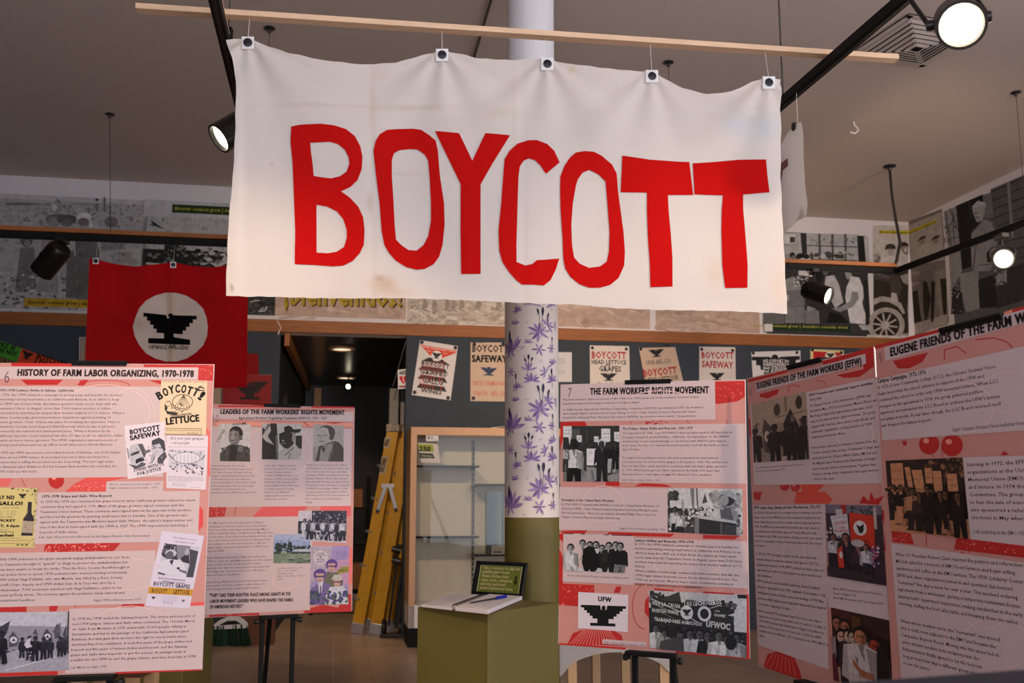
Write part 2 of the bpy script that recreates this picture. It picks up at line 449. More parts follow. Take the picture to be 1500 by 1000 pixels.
mx = t.nodes.new('ShaderNodeMix'); mx.data_type = 'RGBA'; mx.blend_type = 'MULTIPLY'; mx.inputs[0].default_value = 1
t.links.new(nz.outputs[0], mr.inputs[0]); t.links.new(br.outputs['Color'], mx.inputs[6]); t.links.new(mr.outputs[0], mx.inputs[7]); t.links.new(mx.outputs[2], b.inputs['Base Color'])
b.inputs['Roughness'].default_value = 0.33
struct(MB().abox(-7.5, 8.5, -1.6, 15.5, -0.1, 0.0), 'floor', mfl)
struct(MB().add([(-7.5, -1.6, CEIL), (8.5, -1.6, CEIL), (8.5, 11.3, CEIL), (-7.5, 11.3, CEIL), (-7.5, -1.6, CEIL + .1), (8.5, -1.6, CEIL + .1), (8.5, 11.3, CEIL + .1), (-7.5, 11.3, CEIL + .1)],
                [[0, 3, 2, 1], [4, 5, 6, 7], [0, 1, 5, 4], [1, 2, 6, 5], [2, 3, 7, 6], [3, 0, 4, 7]]), 'ceiling', M['ceiling'])
mb = MB(); wbox(mb, S_L, S_COR + .15, Z_T0, CEIL, 0.15); struct(mb, 'wall_back_upper', M['wall_up'])
mb = MB(); wbox(mb, S_L, D_L, 0, Z_T0, 0.15); struct(mb, 'wall_back_left', M['wall_low'])
mb = MB(); wbox(mb, D_R, S_COR + .15, 0, Z_T0, 0.15); struct(mb, 'wall_back_right', M['wall_low'])
mb = MB(); wbox(mb, S_L, S_COR - .002, Z_T0, Z_T1, -0.001, 0.045); struct(mb, 'trim_1', M['wood_trim'], 0.004)
def side_wall(s, name, length, into, m=None):
    c = WALL.P((s + into * 0.075, CEIL / 2), length / 2 + .0)
    o = MB().box(c, WD * 0.075, UPZ * CEIL / 2, WN * length / 2).out(name, m or M['wall_up']); o['kind'] = 'structure'
side_wall(S_COR, 'wall_right', 6.4, 1)
# further along, an unseen opening added between sill and header brightens ceiling and back wall
for nm, z0, z1 in (('wall_right_sill', 0, .35), ('wall_right_header', 3.6, CEIL)):
    c = WALL.P((S_COR + .075, (z0 + z1) / 2), 6.41 + 2.45); o = MB().box(c, WD * .075, UPZ * (z1 - z0) / 2, WN * 2.45).out(nm, M['wall_up']); o['kind'] = 'structure'
side_wall(S_L, 'wall_left', 11.5, -1, M['wall_low'])
# window wall behind the camera: sill, header and piers; daylight comes in between them
mb = MB().abox(-7.5, 8.5, -1.6, -1.45, 0, 0.35); struct(mb, 'wall_front', M['wall_up'])
mb = MB().abox(-7.5, 8.5, -1.6, -1.45, 3.6, CEIL); struct(mb, 'wall_front_upper', M['wall_up'])
struct(MB().abox(-7.5, -1.6, -1.6, -1.45, .35, 3.6), 'wall_front_light_block', M['wall_up'])  # unseen solid stretch added to keep window light off the angled boards
for i, x in enumerate((-1.48, 1.6, 4.6, 8.2)):
    struct(MB().abox(x - .12, x + .12, -1.6, -1.45, .35, 3.6), 'trim_%d' % (i + 2), M['wood_trim'])
# hall beyond the doorway
def hp(s, d): return WALL.P((s, 0), -d)
HLEN = 4.4
hl0 = hp(D_L, .15); hl1 = at_z(448, 560, Z_T0); hl1[2] = 0
def vwall(p, q, z0, z1, name, m, th=.1, side=1):
    p, q = np.array(p, float), np.array(q, float); d = nrm(q - p); nn = np.array([-d[1], d[0], 0]) * side
    v = [p + UPZ * z0, q + UPZ * z0, q + UPZ * z1, p + UPZ * z1]; v += [x + nn * th for x in v]
    o = ob(name, v, [[0, 1, 2, 3], [4, 7, 6, 5], [0, 4, 5, 1], [1, 5, 6, 2], [2, 6, 7, 3], [3, 7, 4, 0]], m); o['kind'] = 'structure'; return o
hr0, hr1 = hp(D_R + .06, .15), hp(D_R + .06, HLEN)
vwall(hl0, hl1, 0, Z_T0, 'wall_hall_left', M['hall'], side=1)
vwall(hr0, hr1, 0, Z_T0, 'wall_hall_right', M['hall'], side=-1)
hb0, hb1 = hp(D_L - .6, HLEN), hp(D_R + .4, HLEN)
vwall(hb0, hb1, 0, 4.0, 'wall_hall_back', M['hall'], side=1)
q = [hp(D_L - .4, .15), hp(D_R + .15, .15), hp(D_R + .15, HLEN), hp(D_L - .4, HLEN)]
o = MB().add([p + UPZ * Z_T0 for p in q] + [p + UPZ * (Z_T0 + .1) for p in q], [[0, 3, 2, 1], [4, 5, 6, 7], [0, 1, 5, 4], [1, 2, 6, 5], [2, 3, 7, 6], [3, 0, 4, 7]]).out('ceiling_hall', M['hall_ceiling']); o['kind'] = 'structure'
a_ = at_z(411, 497, 2.72); b_ = hl1 + UPZ * 2.72
o = MB().beam(a_ + np.array([.06, 0, 0]), b_ + np.array([.06, -.1, 0]), 0.05, 0.12).out('trim_hall', M['wood_trim'], bevel=.004); o['kind'] = 'structure'
def px_hall(x, y, d): return Plane(WALL.P((0, 0), -d), WD, UPZ).at((x, y))
p = px_hall(466, 560, 3.9); o = MB().box((p[0], p[1], 1.35), WD * .045, WN * .045, UPZ * 1.35).out('trim_hall_post', M['wood_frame'], bevel=.004); o['kind'] = 'structure'
# steel door posts at the right jamb
p0, p1 = WALL.at((578, 600), .03), WALL.at((592, 600), .03)
mb = MB()
for px_, w in ((577, .05), (591, .035)):
    pp = Plane(WALL.P((0, 0), -.7), WD, UPZ); s = pp.px((px_, 600))[0]; zt_ = pp.px((px_, 568))[1] / 2
    mb.box(WALL.P((s, zt_), -.74), WD * w, UPZ * zt_, WN * .04)
o = mb.out('door_1', M['postmetal'], bevel=.006); o['kind'] = 'structure'
# recessed downlights in the hall ceiling
for i, (x, y) in enumerate(((501, 511), (507, 553))):
    p = at_z(x, y, Z_T0 - .001)
    t = thing('recessed_downlight', p, ['larger round recessed downlight in the dark hall ceiling, nearer the wood trim', 'smaller round recessed downlight deeper in the dark hall ceiling'][i], 'light', 'hall downlights')
    MB().lathe(p, (0, 0, -1), [(0.0, .135), (.012, .135), (.012, .105), (.002, .10)], close0=False, close1=False).out('trim_ring', M['wood_frame'], t, smooth=True)
    MB().lathe(p, (0, 0, -1), [(.001, .10), (.0015, .02)], close0=False).out('diffuser', M['downlight'], t)
    l = bpy.data.lights.new('downlight_beam', 'SPOT'); l.energy = 55; l.color = WARM; l.spot_size = 1.9; l.spot_blend = 0.6; l.shadow_soft_size = .08
    lo = bpy.data.objects.new('downlight_beam', l); COL.objects.link(lo); lo.parent = t; lo.location = (0, 0, -.03)
p = px_hall(510, 566, 3.2)
t = thing('hall_spotlight', p, 'tiny bright spotlight shining at the far end of the dark hall', 'light')
MB().lathe(p, (-.2, -1, -.3), [(-.1, .03), (0, .035), (.0, .03)], close1=False).out('shade', M['black'], t, smooth=True)
MB().lathe(p, (-.2, -1, -.3), [(.0, .03), (.001, .001)], close0=False).out('bulb', M['lens'], t)
MB().tube([p + np.array([0, .02, .02]), [p[0], p[1] + .02, Z_T0 + .01]], .01).out('stem', M['black'], t)

# column: bare white shaft above, printed sleeve, olive base
CX, CY, CR = 0.099, 5.0, 0.1355
tcol = thing('round_column', (CX, CY, 0), 'round white column wrapped in lavender flower paper above an olive green base', 'column')
tcol['kind'] = 'structure'
ZB, ZS = 1.163, 2.5
MB().lathe((CX, CY, 0), (0, 0, 1), [(0, CR), (ZB - .001, CR)], n=64).out('base', M['olive'], tcol, smooth=True)
MB().lathe((CX, CY, 0), (0, 0, 1), [(ZS, .125), (CEIL + .01, .125)], n=64).out('shaft', M['column_white'], tcol, smooth=True)
class Cyl:
    def __init__(s):
        s.u = s.v = s.n = None
    def px(s, p): return p
def cyl_fn(uv, k):
    th = uv[:, 0] / CR; r = CR + k
    return np.stack([CX + np.sin(th) * r, CY - np.cos(th) * r, uv[:, 1]], 1)
ik = Ink(Cyl(), 0.0, cyl_fn)
n, mrow = 96, 40
g = np.array([[2 * math.pi * CR * i / n, ZB + (ZS - ZB) * j / mrow] for j in range(mrow + 1) for i in range(n + 1)])
ik.raw(g, [tt for j in range(mrow) for i in range(n) for tt in ((j * (n + 1) + i, j * (n + 1) + i + 1, (j + 1) * (n + 1) + i + 1), (j * (n + 1) + i, (j + 1) * (n + 1) + i + 1, (j + 1) * (n + 1) + i))], (242, 228, 217), 0.0)
ik.STEP = 6e-6; ik.k = 6e-4
LIL = [(164, 134, 186), (140, 110, 168), (180, 152, 198), (124, 96, 152)]
NAVY = (38, 32, 66)
RC = random.Random(4)
def petal(x, y, a, L, w, col):
    c, s_ = math.cos(a), math.sin(a); pts = []
    for f, ww in ((0, .25), (.25, .7), (.55, 1), (.8, .7), (1, .05)): pts.append((f * L, ww * w))
    pts += [(f, -ww) for f, ww in pts[::-1]]
    # short runs keep the petals following the curved paper
    ik.uvpoly([(x + p * c - q * s_, y + p * s_ + q * c) for p, q in pts], col)
def lily(x, y, L, a0, a1, n):
    for i in range(n):
        a = math.radians(a0 + (a1 - a0) * i / max(1, n - 1)) + RC.uniform(-.12, .12)
        petal(x, y, a, L * RC.uniform(.85, 1.1), L * .125, LIL[i % 4])
def bud(x, y, L, a=90, w=.16, stem=None):
    r = math.radians(a); petal(x, y, r, L, L * w, NAVY)
    if stem: ik.uvpoly([(x - .0012, y), (x + .0012, y), (stem[0] + .0012, stem[1]), (stem[0] - .0012, stem[1])], NAVY)
PXM = 4.92 / 1458.33 / 2.94
def cu(x): return math.asin(max(-1, min(1, (x - 122) / 110.0))) * CR
PER = 335 * PXM
def zpx(y):
    r = ray(778, 430 + y / 2.94); return 1.25 + r[2] / r[1] * 4.87
def motif(ox, oz):
    U = lambda x: cu(x) + ox
    Z = lambda y: zpx(y) + oz
    s = PXM * 1.15
    lily(U(150), Z(165), 44 * s, -30, 260, 9); lily(U(185), Z(135), 34 * s, -50, 130, 5)
    bud(U(165), Z(95), 36 * s, 88, stem=(U(158), Z(190))); bud(U(150), Z(90), 26 * s, 105, stem=(U(155), Z(130))); bud(U(183), Z(105), 26 * s, 70, stem=(U(165), Z(140)))
    lily(U(42), Z(245), 62 * s, 20, 160, 7); lily(U(36), Z(235), 40 * s, 190, 300, 3); bud(U(34), Z(205), 48 * s, 93, .14, stem=(U(38), Z(285)))
    lily(U(107), Z(213), 20 * s, 10, 170, 5); lily(U(150), Z(240), 28 * s, 0, 300, 6)
    for dx, dy in ((-18, 0), (-8, -12), (8, -10), (20, 2), (0, 6)): petal(U(108), Z(330), math.atan2(-dy + 8, dx), 34 * s, 4 * s, LIL[(dx + 20) % 4])
    bud(U(108), Z(285), 22 * s, 90, .2, stem=(U(104), Z(360))); bud(U(98), Z(295), 18 * s, 110, .2); bud(U(118), Z(292), 18 * s, 70, .2)
    lily(U(38), Z(332), 22 * s, 0, 300, 6); lily(U(175), Z(340), 26 * s, 60, 250, 5); lily(U(120), Z(375), 36 * s, -10, 190, 7)
    lily(U(205), Z(300), 28 * s, 40, 200, 5); lily(U(64), Z(405), 24 * s, 10, 200, 7); bud(U(58), Z(368), 26 * s, 92, .16, stem=(U(62), Z(420)))
    lily(U(203), Z(372), 30 * s, 10, 200, 6); bud(U(200), Z(345), 26 * s, 90, .18, stem=(U(204), Z(400)))
    lily(U(55), Z(462), 22 * s, 20, 160, 5); lily(U(218), Z(460), 20 * s, 90, 270, 4); lily(U(200), Z(232), 20 * s, 0, 300, 6)
    bud(U(203), Z(200), 18 * s, 90, .2, stem=(U(203), Z(235)))
    for x, y in ((150, 290), (85, 270), (182, 185), (140, 420), (95, 455), (190, 430)):
        for k in range(3): petal(U(x + 4 * k), Z(y + (k % 2) * 5), .6, 4 * s, 1.2 * s, (120, 110, 120))
for rep in range(-1, 3):
    for side in (0, math.pi):
        if side and rep in (-1,): continue
        motif(side * CR, -rep * PER + .0)
# keep only whole flowers that lie on the sleeve
V = []; T = []; C = []; off = 0
for v, f, c in zip(ik.v, ik.f, ik.c):
    if v[:, 2].min() < ZB - 1e-6 or v[:, 2].max() > ZS + 1e-6: continue
    V.append(v); C.append(c); T.append(f - f.min() + off); off += len(v)
o = ob('flower_paper', np.concatenate(V), np.concatenate(T).tolist(), M['print'], tcol, cols=np.concatenate(C))

# lighting rails with pine battens, hung from the ceiling
ZTK = 2.75
def zline(p, q, ext0=0.0, ext1=0.0, z=ZTK):
    a, b = at_z(*p, z), at_z(*q, z); d = nrm(b - a); return a - d * ext0, b + d * ext1
cB = at_z(1312, 397, ZTK)
bA = at_z(0, 343, ZTK); bA2 = cB + nrm(bA - cB) * (np.linalg.norm(bA - cB) + .9)
def hit_back(p, q):
    a, b = at_z(*p, ZTK), at_z(*q, ZTK); d = (b - a)[:2]; e = (cB - bA2)[:2]
    k = np.linalg.solve(np.stack([d, -e], 1), (bA2 - a)[:2]); return a + (b - a) * k[0], a, nrm(b - a)
def rail(p, q, label, batten, off=0.0, cat='track'):
    p, q = np.array(p), np.array(q); d = nrm(q - p); sd = nrm(np.cross(d, UPZ))
    t = thing('lighting_rail', (p + q) / 2, label, cat, 'black lighting rails under the ceiling')
    MB().beam(p, q, .034, .036).out('channel', M['black'], t, bevel=.003)
    mb = MB().beam(p - UPZ * .019, q - UPZ * .019, .012, .004); mb.out('conductor_slot', M['blackplastic'], t)
    if batten: (MB().beam(p + UPZ * .036 + sd * off, q + UPZ * .036 + sd * off, batten, .026) if not off else MB().beam(p + UPZ * .0245 + sd * off, q + UPZ * .0245 + sd * off, batten, .012)).out('batten', M['wood_batten'] if off else M['wood_trim'], t, bevel=.003)
    return t
rail(bA2, cB, 'long black lighting rail with brown batten across the photo murals', .05)
lb, la, ld = hit_back((315, 0), (348, 140)); rail(la - ld * 2.2, lb - ld * .02, 'black lighting rail running back above the left end of the white banner', .03, .0005)
rb, ra, rd = hit_back((1322, 0), (1143, 153)); rail(ra - rd * 2.2, rb - rd * .02, 'black lighting rail crossing under the long wooden rod, pale batten on its edge', .05, -.022 if np.cross(rd, UPZ)[0] < 0 else .022)
re = at_z(1500, 327, ZTK); rd2 = nrm(re - cB); rail(cB + rd2 * .02, cB + rd2 * 4.5, 'black lighting rail along the right wall beside the mural of the old woman', 0)
# wooden rod lying on the two front rails
ra_, rb_ = at_z(200, 12, 2.795), at_z(1313, 86, 2.795)
o = MB().beam(ra_, rb_, .040, .019).out('hanging_rod', M['wood_batten'], bevel=.002, base=(ra_ + rb_) / 2)
tag(o, 'long pale wooden rod laid across the rails above the white banner', 'rod')
# suspension cables from ceiling canopies
CAN = [((161, 167), at_z(162, 341, ZTK), 'small ceiling canopy with thin cable dropping to the rail by the mural of children', .036),
       ((395, 41), None, 'small ceiling canopy with thin cable above the first magnet of the white banner', .036),
       ((979, 91), None, 'small ceiling canopy with thin cable above the last scallop of the white banner', .036),
       ((1488, 135), None, 'small ceiling canopy with thin cable above the mural of the old woman', .036)]
for (px_, end, lab, r) in CAN:
    p = at_z(px_[0], px_[1], CEIL)
    e = np.array([p[0], p[1], ZTK + .02]) if end is None else end
    t = thing('ceiling_canopy', p, lab, 'cable', 'rail suspension cables')
    MB().lathe(p, (0, 0, -1), [(0, r), (.006, r), (.014, .012), (.035, .008)], close1=True).out('canopy_cap', M['steel'], t, smooth=True)
    MB().tube([p - UPZ * .04, e], .002, 6).out('cable', M['wire'], t)
    if end is None and px_[0] in (395, 979, 1488):
        MB().box(e, (.015, 0, 0), (0, .015, 0), (0, 0, .02)).out('clamp', M['black'], t)
p = at_z(1303, 243, CEIL)
t = thing('ceiling_canopy', p, 'ceiling canopy with a thick black power cord curving down to the rail corner', 'cord')
MB().lathe(p, (0, 0, -1), [(0, .056), (.008, .056), (.02, .02), (.05, .012)]).out('canopy_cap', M['steel'], t, smooth=True)
cc = at_z(1307, 396, ZTK)
pts = [p - UPZ * .05]
for f, dx in ((.3, .02), (.55, .06), (.75, .10), (.9, .05), (1.0, 0.0)): pts.append(p + (cc - p) * f + np.array([dx * .6, 0, 0]) - UPZ * .03 * (f < 1))
MB().tube(pts, .011, 8).out('cord', M['blackplastic'], t, smooth=True)
p = at_z(1146, 0, CEIL)
e_ = rb + (ra - rb) * .0; q_ = at_z(1148, 160, ZTK)
t = thing('suspension_cable', q_, 'thin dark cable dropping to the rail right of the white banner', 'cable')
MB().tube([q_ + UPZ * .02, [q_[0], q_[1], CEIL]], .004, 6).out('cable', M['wire'], t)
MB().box(q_ + UPZ * .03, (.012, 0, 0), (0, .012, 0), (0, 0, .02)).out('clamp', M['black'], t)
q_ = at_z(334, 62, ZTK)
t = thing('suspension_cable', q_, 'thin cable dropping to the rail at the banner corner by the lit lamp', 'cable')
MB().tube([q_ + UPZ * .02, [q_[0], q_[1], CEIL]], .003, 6).out('cable', M['wire'], t)
MB().box(q_ + UPZ * .03, (.012, 0, 0), (0, .012, 0), (0, 0, .02)).out('clamp', M['black'], t)
# ceiling conduit seen behind the rod
a_, b_ = at_z(722, -8, CEIL - .008), at_z(690, 100, CEIL - .008)
d_ = nrm(b_ - a_)
tag(MB().tube([a_ - d_ * 1.5, b_ + d_ * 1.5], .008, 6).out('ceiling_conduit', M['wire'], base=a_), 'thin dark conduit running along the ceiling beside the white column', 'conduit')
# white ceiling hook
p = at_z(1251, 178, CEIL)
tag(MB().tube([p, p - UPZ * .03, p + np.array([.02, 0, -.05]), p + np.array([.03, 0, -.075]), p + np.array([.0, 0, -.10]), p + np.array([-.035, 0, -.085])], .007, 6).out('ceiling_hook', M['white'], smooth=True, base=p), 'small white hook screwed into the bare ceiling above the corner murals', 'hook')
# air diffuser
L_, B_ = at_z(1243, 79, CEIL), at_z(1351, 96, CEIL)
sd = np.linalg.norm(B_ - L_); e1 = nrm(B_ - L_); e2 = np.cross(UPZ, e1); sd2 = sd
if e2[1] > 0: e2 = -e2
cen = L_ + e1 * sd / 2 + e2 * sd / 2
t = thing('air_vent', cen, 'square ceiling air vent with nested louvres beside the front spotlight', 'vent')
MB().box(cen - UPZ * .004, e1 * sd / 2, e2 * sd / 2, UPZ * .003).out('backing', M['ventdark'], t)
mb = MB()
for k in range(7):
    h = sd / 2 * (1 - k * .135); w = sd * (.060 if k == 0 else .036)
    for sgn in (-1, 1):
        for (ax, bx) in ((e1, e2), (e2, e1)):
            c = cen + bx * sgn * (h - w / 2) - UPZ * (.012 + .007 * k)
            mb.box(c, ax * h, bx * w / 2 + UPZ * (0 if k == 0 else .004) * sgn, UPZ * .002)
mb.out('louvres', M['vent'], t)
# ------------------------------------------------------------------ track spotlights
def spotlight(lens, aim, rail_pt, label, lit=True, power=60, size=0.9, R=.058, L=.17):
    lens, aim, rail_pt = np.array(lens, float), nrm(aim), np.array(rail_pt, float)
    t = thing('track_spotlight', rail_pt, label, 'spotlight', 'track spotlights on the rails')
    back = lens - aim * L
    MB().lathe(back, aim, [(0, R * .55), (.004, R * .82), (.02, R * .96), (.05, R), (L + .012, R), (L + .012, R * .88), (L - .004, R * .82)], n=36, close1=False).out('can', M['can'], t, smooth=True)
    MB().lathe(lens, aim, [(-.004, R * .82), (-.002, R * .3), (-.002, .001)], n=36, close0=False, close1=True).out('lens', M['lens'] if lit else M['blackplastic'], t, smooth=True)
    mid = lens - aim * L * .55
    side = np.cross(aim, UPZ); side = nrm(side) if np.linalg.norm(side) > .05 else np.array([1.0, 0, 0])
    top = rail_pt - UPZ * .035
    piv = mid + UPZ * 0
    hub = top - UPZ * .05
    mb = MB()
    for sg in (-1, 1):
        mb.tube([hub, hub + side * sg * (R + .012) * .7 - UPZ * .004, hub * .55 + mid * .45 + side * sg * (R + .012), mid + side * sg * (R + .010)], .0065, 8)
        mb.lathe(mid + side * sg * (R - .002), side * sg, [(0, .014), (.018, .014), (.02, .008)], n=12)
    mb.out('yoke', M['can'], t, smooth=True)
    MB().box(rail_pt - UPZ * .030, (.022, 0, 0), (0, .05, 0), (0, 0, .014)).out('adapter', M['blackplastic'], t, bevel=.004)
    MB().tube([top, hub], .010, 10).out('stem', M['can'], t)
    if lit and power:
        l = bpy.data.lights.new('lamp_beam', 'SPOT'); l.energy = power; l.color = WARM; l.spot_size = size; l.spot_blend = .7; l.shadow_soft_size = R * .7
        lo = bpy.data.objects.new('lamp_beam', l); COL.objects.link(lo); lo.parent = t
        lo.location = Vector((lens + aim * .012 - rail_pt).tolist()); lo.rotation_euler = Vector(aim.tolist()).to_track_quat('-Z', 'Y').to_euler()
    return t
def rail_at(p, d, y):
    return p + d * ((y - p[1]) / d[1])
l1 = at_y(1408, 36, 2.33)
spotlight(l1, (-.30, -.78, -.50), (l1[0] - .06, 2.44, ZTK), 'large lit spotlight nearest the camera, beside the square ceiling vent', True, 50, 1.2, R=.060, L=.15)
l2 = at_y(324, 201, 3.42)
spotlight(l2, (-.62, -.42, -.62), (l2[0] + .085, 3.50, ZTK), 'lit spotlight at the upper edge of the white banner, lens facing the floor', True, 90, 1.2, R=.056, L=.16)
p_ = at_z(92, 345, ZTK); l3 = p_ + np.array([-.10, .0, -.205])
spotlight(l3, (-.62, .30, -.60), p_, 'dark spotlight seen from behind in front of the mural of children', False, R=.068, L=.19)
p_ = at_z(1192, 391, ZTK); l4 = at_y(1212, 433, p_[1] - .12)
spotlight(l4, (.62, -.55, -.36), p_, 'lit spotlight over the mural of packing workers', True, 70, 1.3, R=.060, L=.17)
p_ = at_z(1466, 339, ZTK); l5 = at_y(1470, 379, p_[1] - .06)
spotlight(l5, (-.28, -.86, -.22), p_, 'lit spotlight over the mural of the old woman', True, 70, 1.3, R=.058, L=.15)
# two unseen rail lamps added above the view to light the boards and banner
pL = rail_at(la, ld, 1.15); pR = rail_at(ra, rd, 1.05)
spotlight(pL + np.array([0, .05, -.2]), nrm(np.array([-.9, 3.0, 1.45]) - pL), pL, 'added unseen spotlight on the near end of the rail left of the banner', True, 110, 1.0)
spotlight(pR + np.array([0, .05, -.2]), nrm(np.array([.75, 3.3, 1.5]) - pR), pR, 'added unseen spotlight on the near end of the rail right of the banner', True, 110, 1.0)

pS = cB + rd2 * 2.6  # lamp added out of view to brighten the corner murals
spotlight(pS + np.array([-.02, .06, -.2]), nrm(WALL.P((2.9, 3.35)) - pS), pS, 'added unseen spotlight on the near end of the rail along the right wall', True, 180, 1.1)
for px_, tg in ((560, WALL.P((-1.1, 1.9))), (905, WALL.P((1.5, 2.3)))):  # two lamps added out of sight behind the banner to brighten the back wall
    p_ = at_z(px_, 343 + 54 * px_ / 1312, ZTK); ln = p_ + np.array([0, .10, -.17])
    spotlight(ln, nrm(tg - ln), p_, 'added spotlight hidden on the rail behind the white banner, ' + ('aimed at the doorway' if px_ < 700 else 'aimed at the picket signs'), True, 130, 1.7)
# ------------------------------------------------------------------ the white banner
rdv = nrm(rb_ - ra_); rdv[2] = 0; rdv = nrm(rdv)
BAN = Plane(ra_ + UPZ * -.3 + np.cross(rdv, UPZ) * .0, rdv, UPZ)
B_TOP = [(332, 62), (345, 60), (365, 58), (385, 66), (420, 80), (470, 92), (530, 97), (580, 93), (620, 82), (646, 76), (670, 80), (700, 88), (750, 90), (785, 88), (800, 89), (830, 97), (880, 103), (925, 106), (953, 105), (975, 115), (1000, 128), (1035, 139), (1070, 136), (1100, 122), (1118, 116), (1141, 118)]
B_BOT = [(333, 436), (345, 437), (400, 436), (500, 437), (590, 438), (650, 440), (740, 444), (800, 446), (840, 446), (900, 452), (960, 455), (1060, 456), (1100, 458), (1148, 461)]
B_L = [(332, 62), (341, 90), (347, 125), (346, 200), (343, 260), (337, 330), (334, 400), (333, 436)]
B_R = [(1141, 118), (1141, 200), (1140, 260), (1142, 330), (1145, 380), (1148, 430), (1150, 461)]
MAG = [(364, 66), (647, 84), (800, 98), (953.5, 114), (1122.5, 125)]
def interp(L, q, ax): return float(np.interp(q, [p[ax] for p in L], [p[1 - ax] for p in L]))
def ban_fold(x, y):
    d = 0.0
    for gx, gy in MAG:
        dx, dy = x - gx, max(8.0, y - gy + 12); a = math.atan2(dx, dy); r = math.hypot(dx, dy)
        if abs(a) < 1.35: d += .0075 * math.cos(a * 9) * math.exp(-r / 150.0) * min(1, r / 25.0) * (1 if abs(a) < 1.1 else .4)
    d += .006 * math.sin(x / 61.0 + y / 190.0) + .004 * math.sin(x / 33.0 - y / 120.0 + 1.0) + .0025 * math.sin(x / 140.0 + y / 29.0) * math.exp(-((y - 250) / 160) ** 2)
    d += .012 * math.exp(-((x - 338) / 14.0) ** 2) + .006 * math.exp(-((y - 446) / 14.0) ** 2) * math.sin(x / 45.0)
    d += .0035 * math.exp(-((x - 350) / 5.0) ** 2) - .003 * math.exp(-((y - 162) / 4.0) ** 2) - .002 * math.exp(-((x - 545) / 3.5) ** 2) - .002 * math.exp(-((x - 766) / 3.5) ** 2)
    return d + .012
STAIN_AND_GLOW = [((562, 418), 20, 12, (196, 152, 112), .55), ((585, 430), 24, 8, (205, 168, 130), .4), ((556, 408), 7, 5, (150, 105, 70), .6), ((542, 300), 4, 16, (190, 158, 122), .5), ((600, 158), 60, 3, (206, 184, 150), .5),
         ((545, 160), 5, 60, (210, 188, 158), .35), ((470, 157), 60, 2.5, (206, 184, 150), .45), ((836, 105), 5, 4, (214, 190, 130), .8), ((736, 168), 26, 8, (214, 196, 164), .4), ((752, 180), 3, 60, (214, 192, 160), .4),
         ((1045, 400), 12, 22, (222, 190, 150), .4), ((880, 264), 40, 2.5, (214, 190, 150), .35), ((590, 255), 60, 2.5, (212, 192, 160), .35), ((1110, 190), 30, 20, (206, 216, 224), .7), ((1075, 185), 20, 16, (210, 218, 226), .6),  # the two pale blue spots are cool light painted into the cloth
         ((362, 283), 3, 5, (238, 228, 214), .8), ((400, 242), 2, 2, (170, 140, 120), .7), ((612, 326), 2, 2, (170, 140, 120), .6), ((1137, 420), 10, 40, (240, 205, 170), .35), ((341, 425), 2, 5, (120, 100, 80), .8), ((558, 110), 16, 10, (224, 204, 184), .4), ((354, 66), 8, 6, (220, 196, 150), .5)]  # the peach patch on the right edge is warm backlight painted in
def ban_col(x, y):
    c = np.array([230, 220, 212.0])
    for (sx, sy), rx, ry, cc, a in STAIN_AND_GLOW:
        q = ((x - sx) / rx) ** 2 + ((y - sy) / ry) ** 2
        if q < 6:
            w = a * math.exp(-q * 1.2) * (0.75 + .25 * math.sin(x * 1.3) * math.sin(y * 1.7)); c = c * (1 - w) + np.array(cc) * w
    return lin(tuple(c))
NX, NY = 190, 96
V = []; C = []
for j in range(NY + 1):
    for i in range(NX + 1):
        s, tt = i / NX, j / NY
        yl, yr = 62 + (436 - 62) * tt, 118 + (461 - 118) * tt
        x0, x1 = interp(B_L, yl, 1), interp(B_R, yr, 1)
        x = x0 + (x1 - x0) * s
        yt, yb = interp(B_TOP, x, 0), interp(B_BOT, x, 0)
        y = yt + (yb - yt) * tt
        hem = .35 * math.sin(x * .21) * (tt in (0, 1)) + .4 * math.sin(y * .13 + 2) * (s in (0, 1))
        V.append(BAN.P(BAN.px((x + (hem if s in (0, 1) else 0), y + (hem if tt in (0, 1) else 0))), ban_fold(x, y))); C.append(ban_col(x, y))
F_ = [(j * (NX + 1) + i, (j + 1) * (NX + 1) + i, (j + 1) * (NX + 1) + i + 1, j * (NX + 1) + i + 1) for j in range(NY) for i in range(NX)]
bc = BAN.at((740, 90))
tb = thing('hanging_banner', bc, 'big white cloth banner reading BOYCOTT in red letters, hung from the wooden rod', 'banner')
ob('cloth', V, F_, M['cloth'], tb, smooth=True, cols=C)
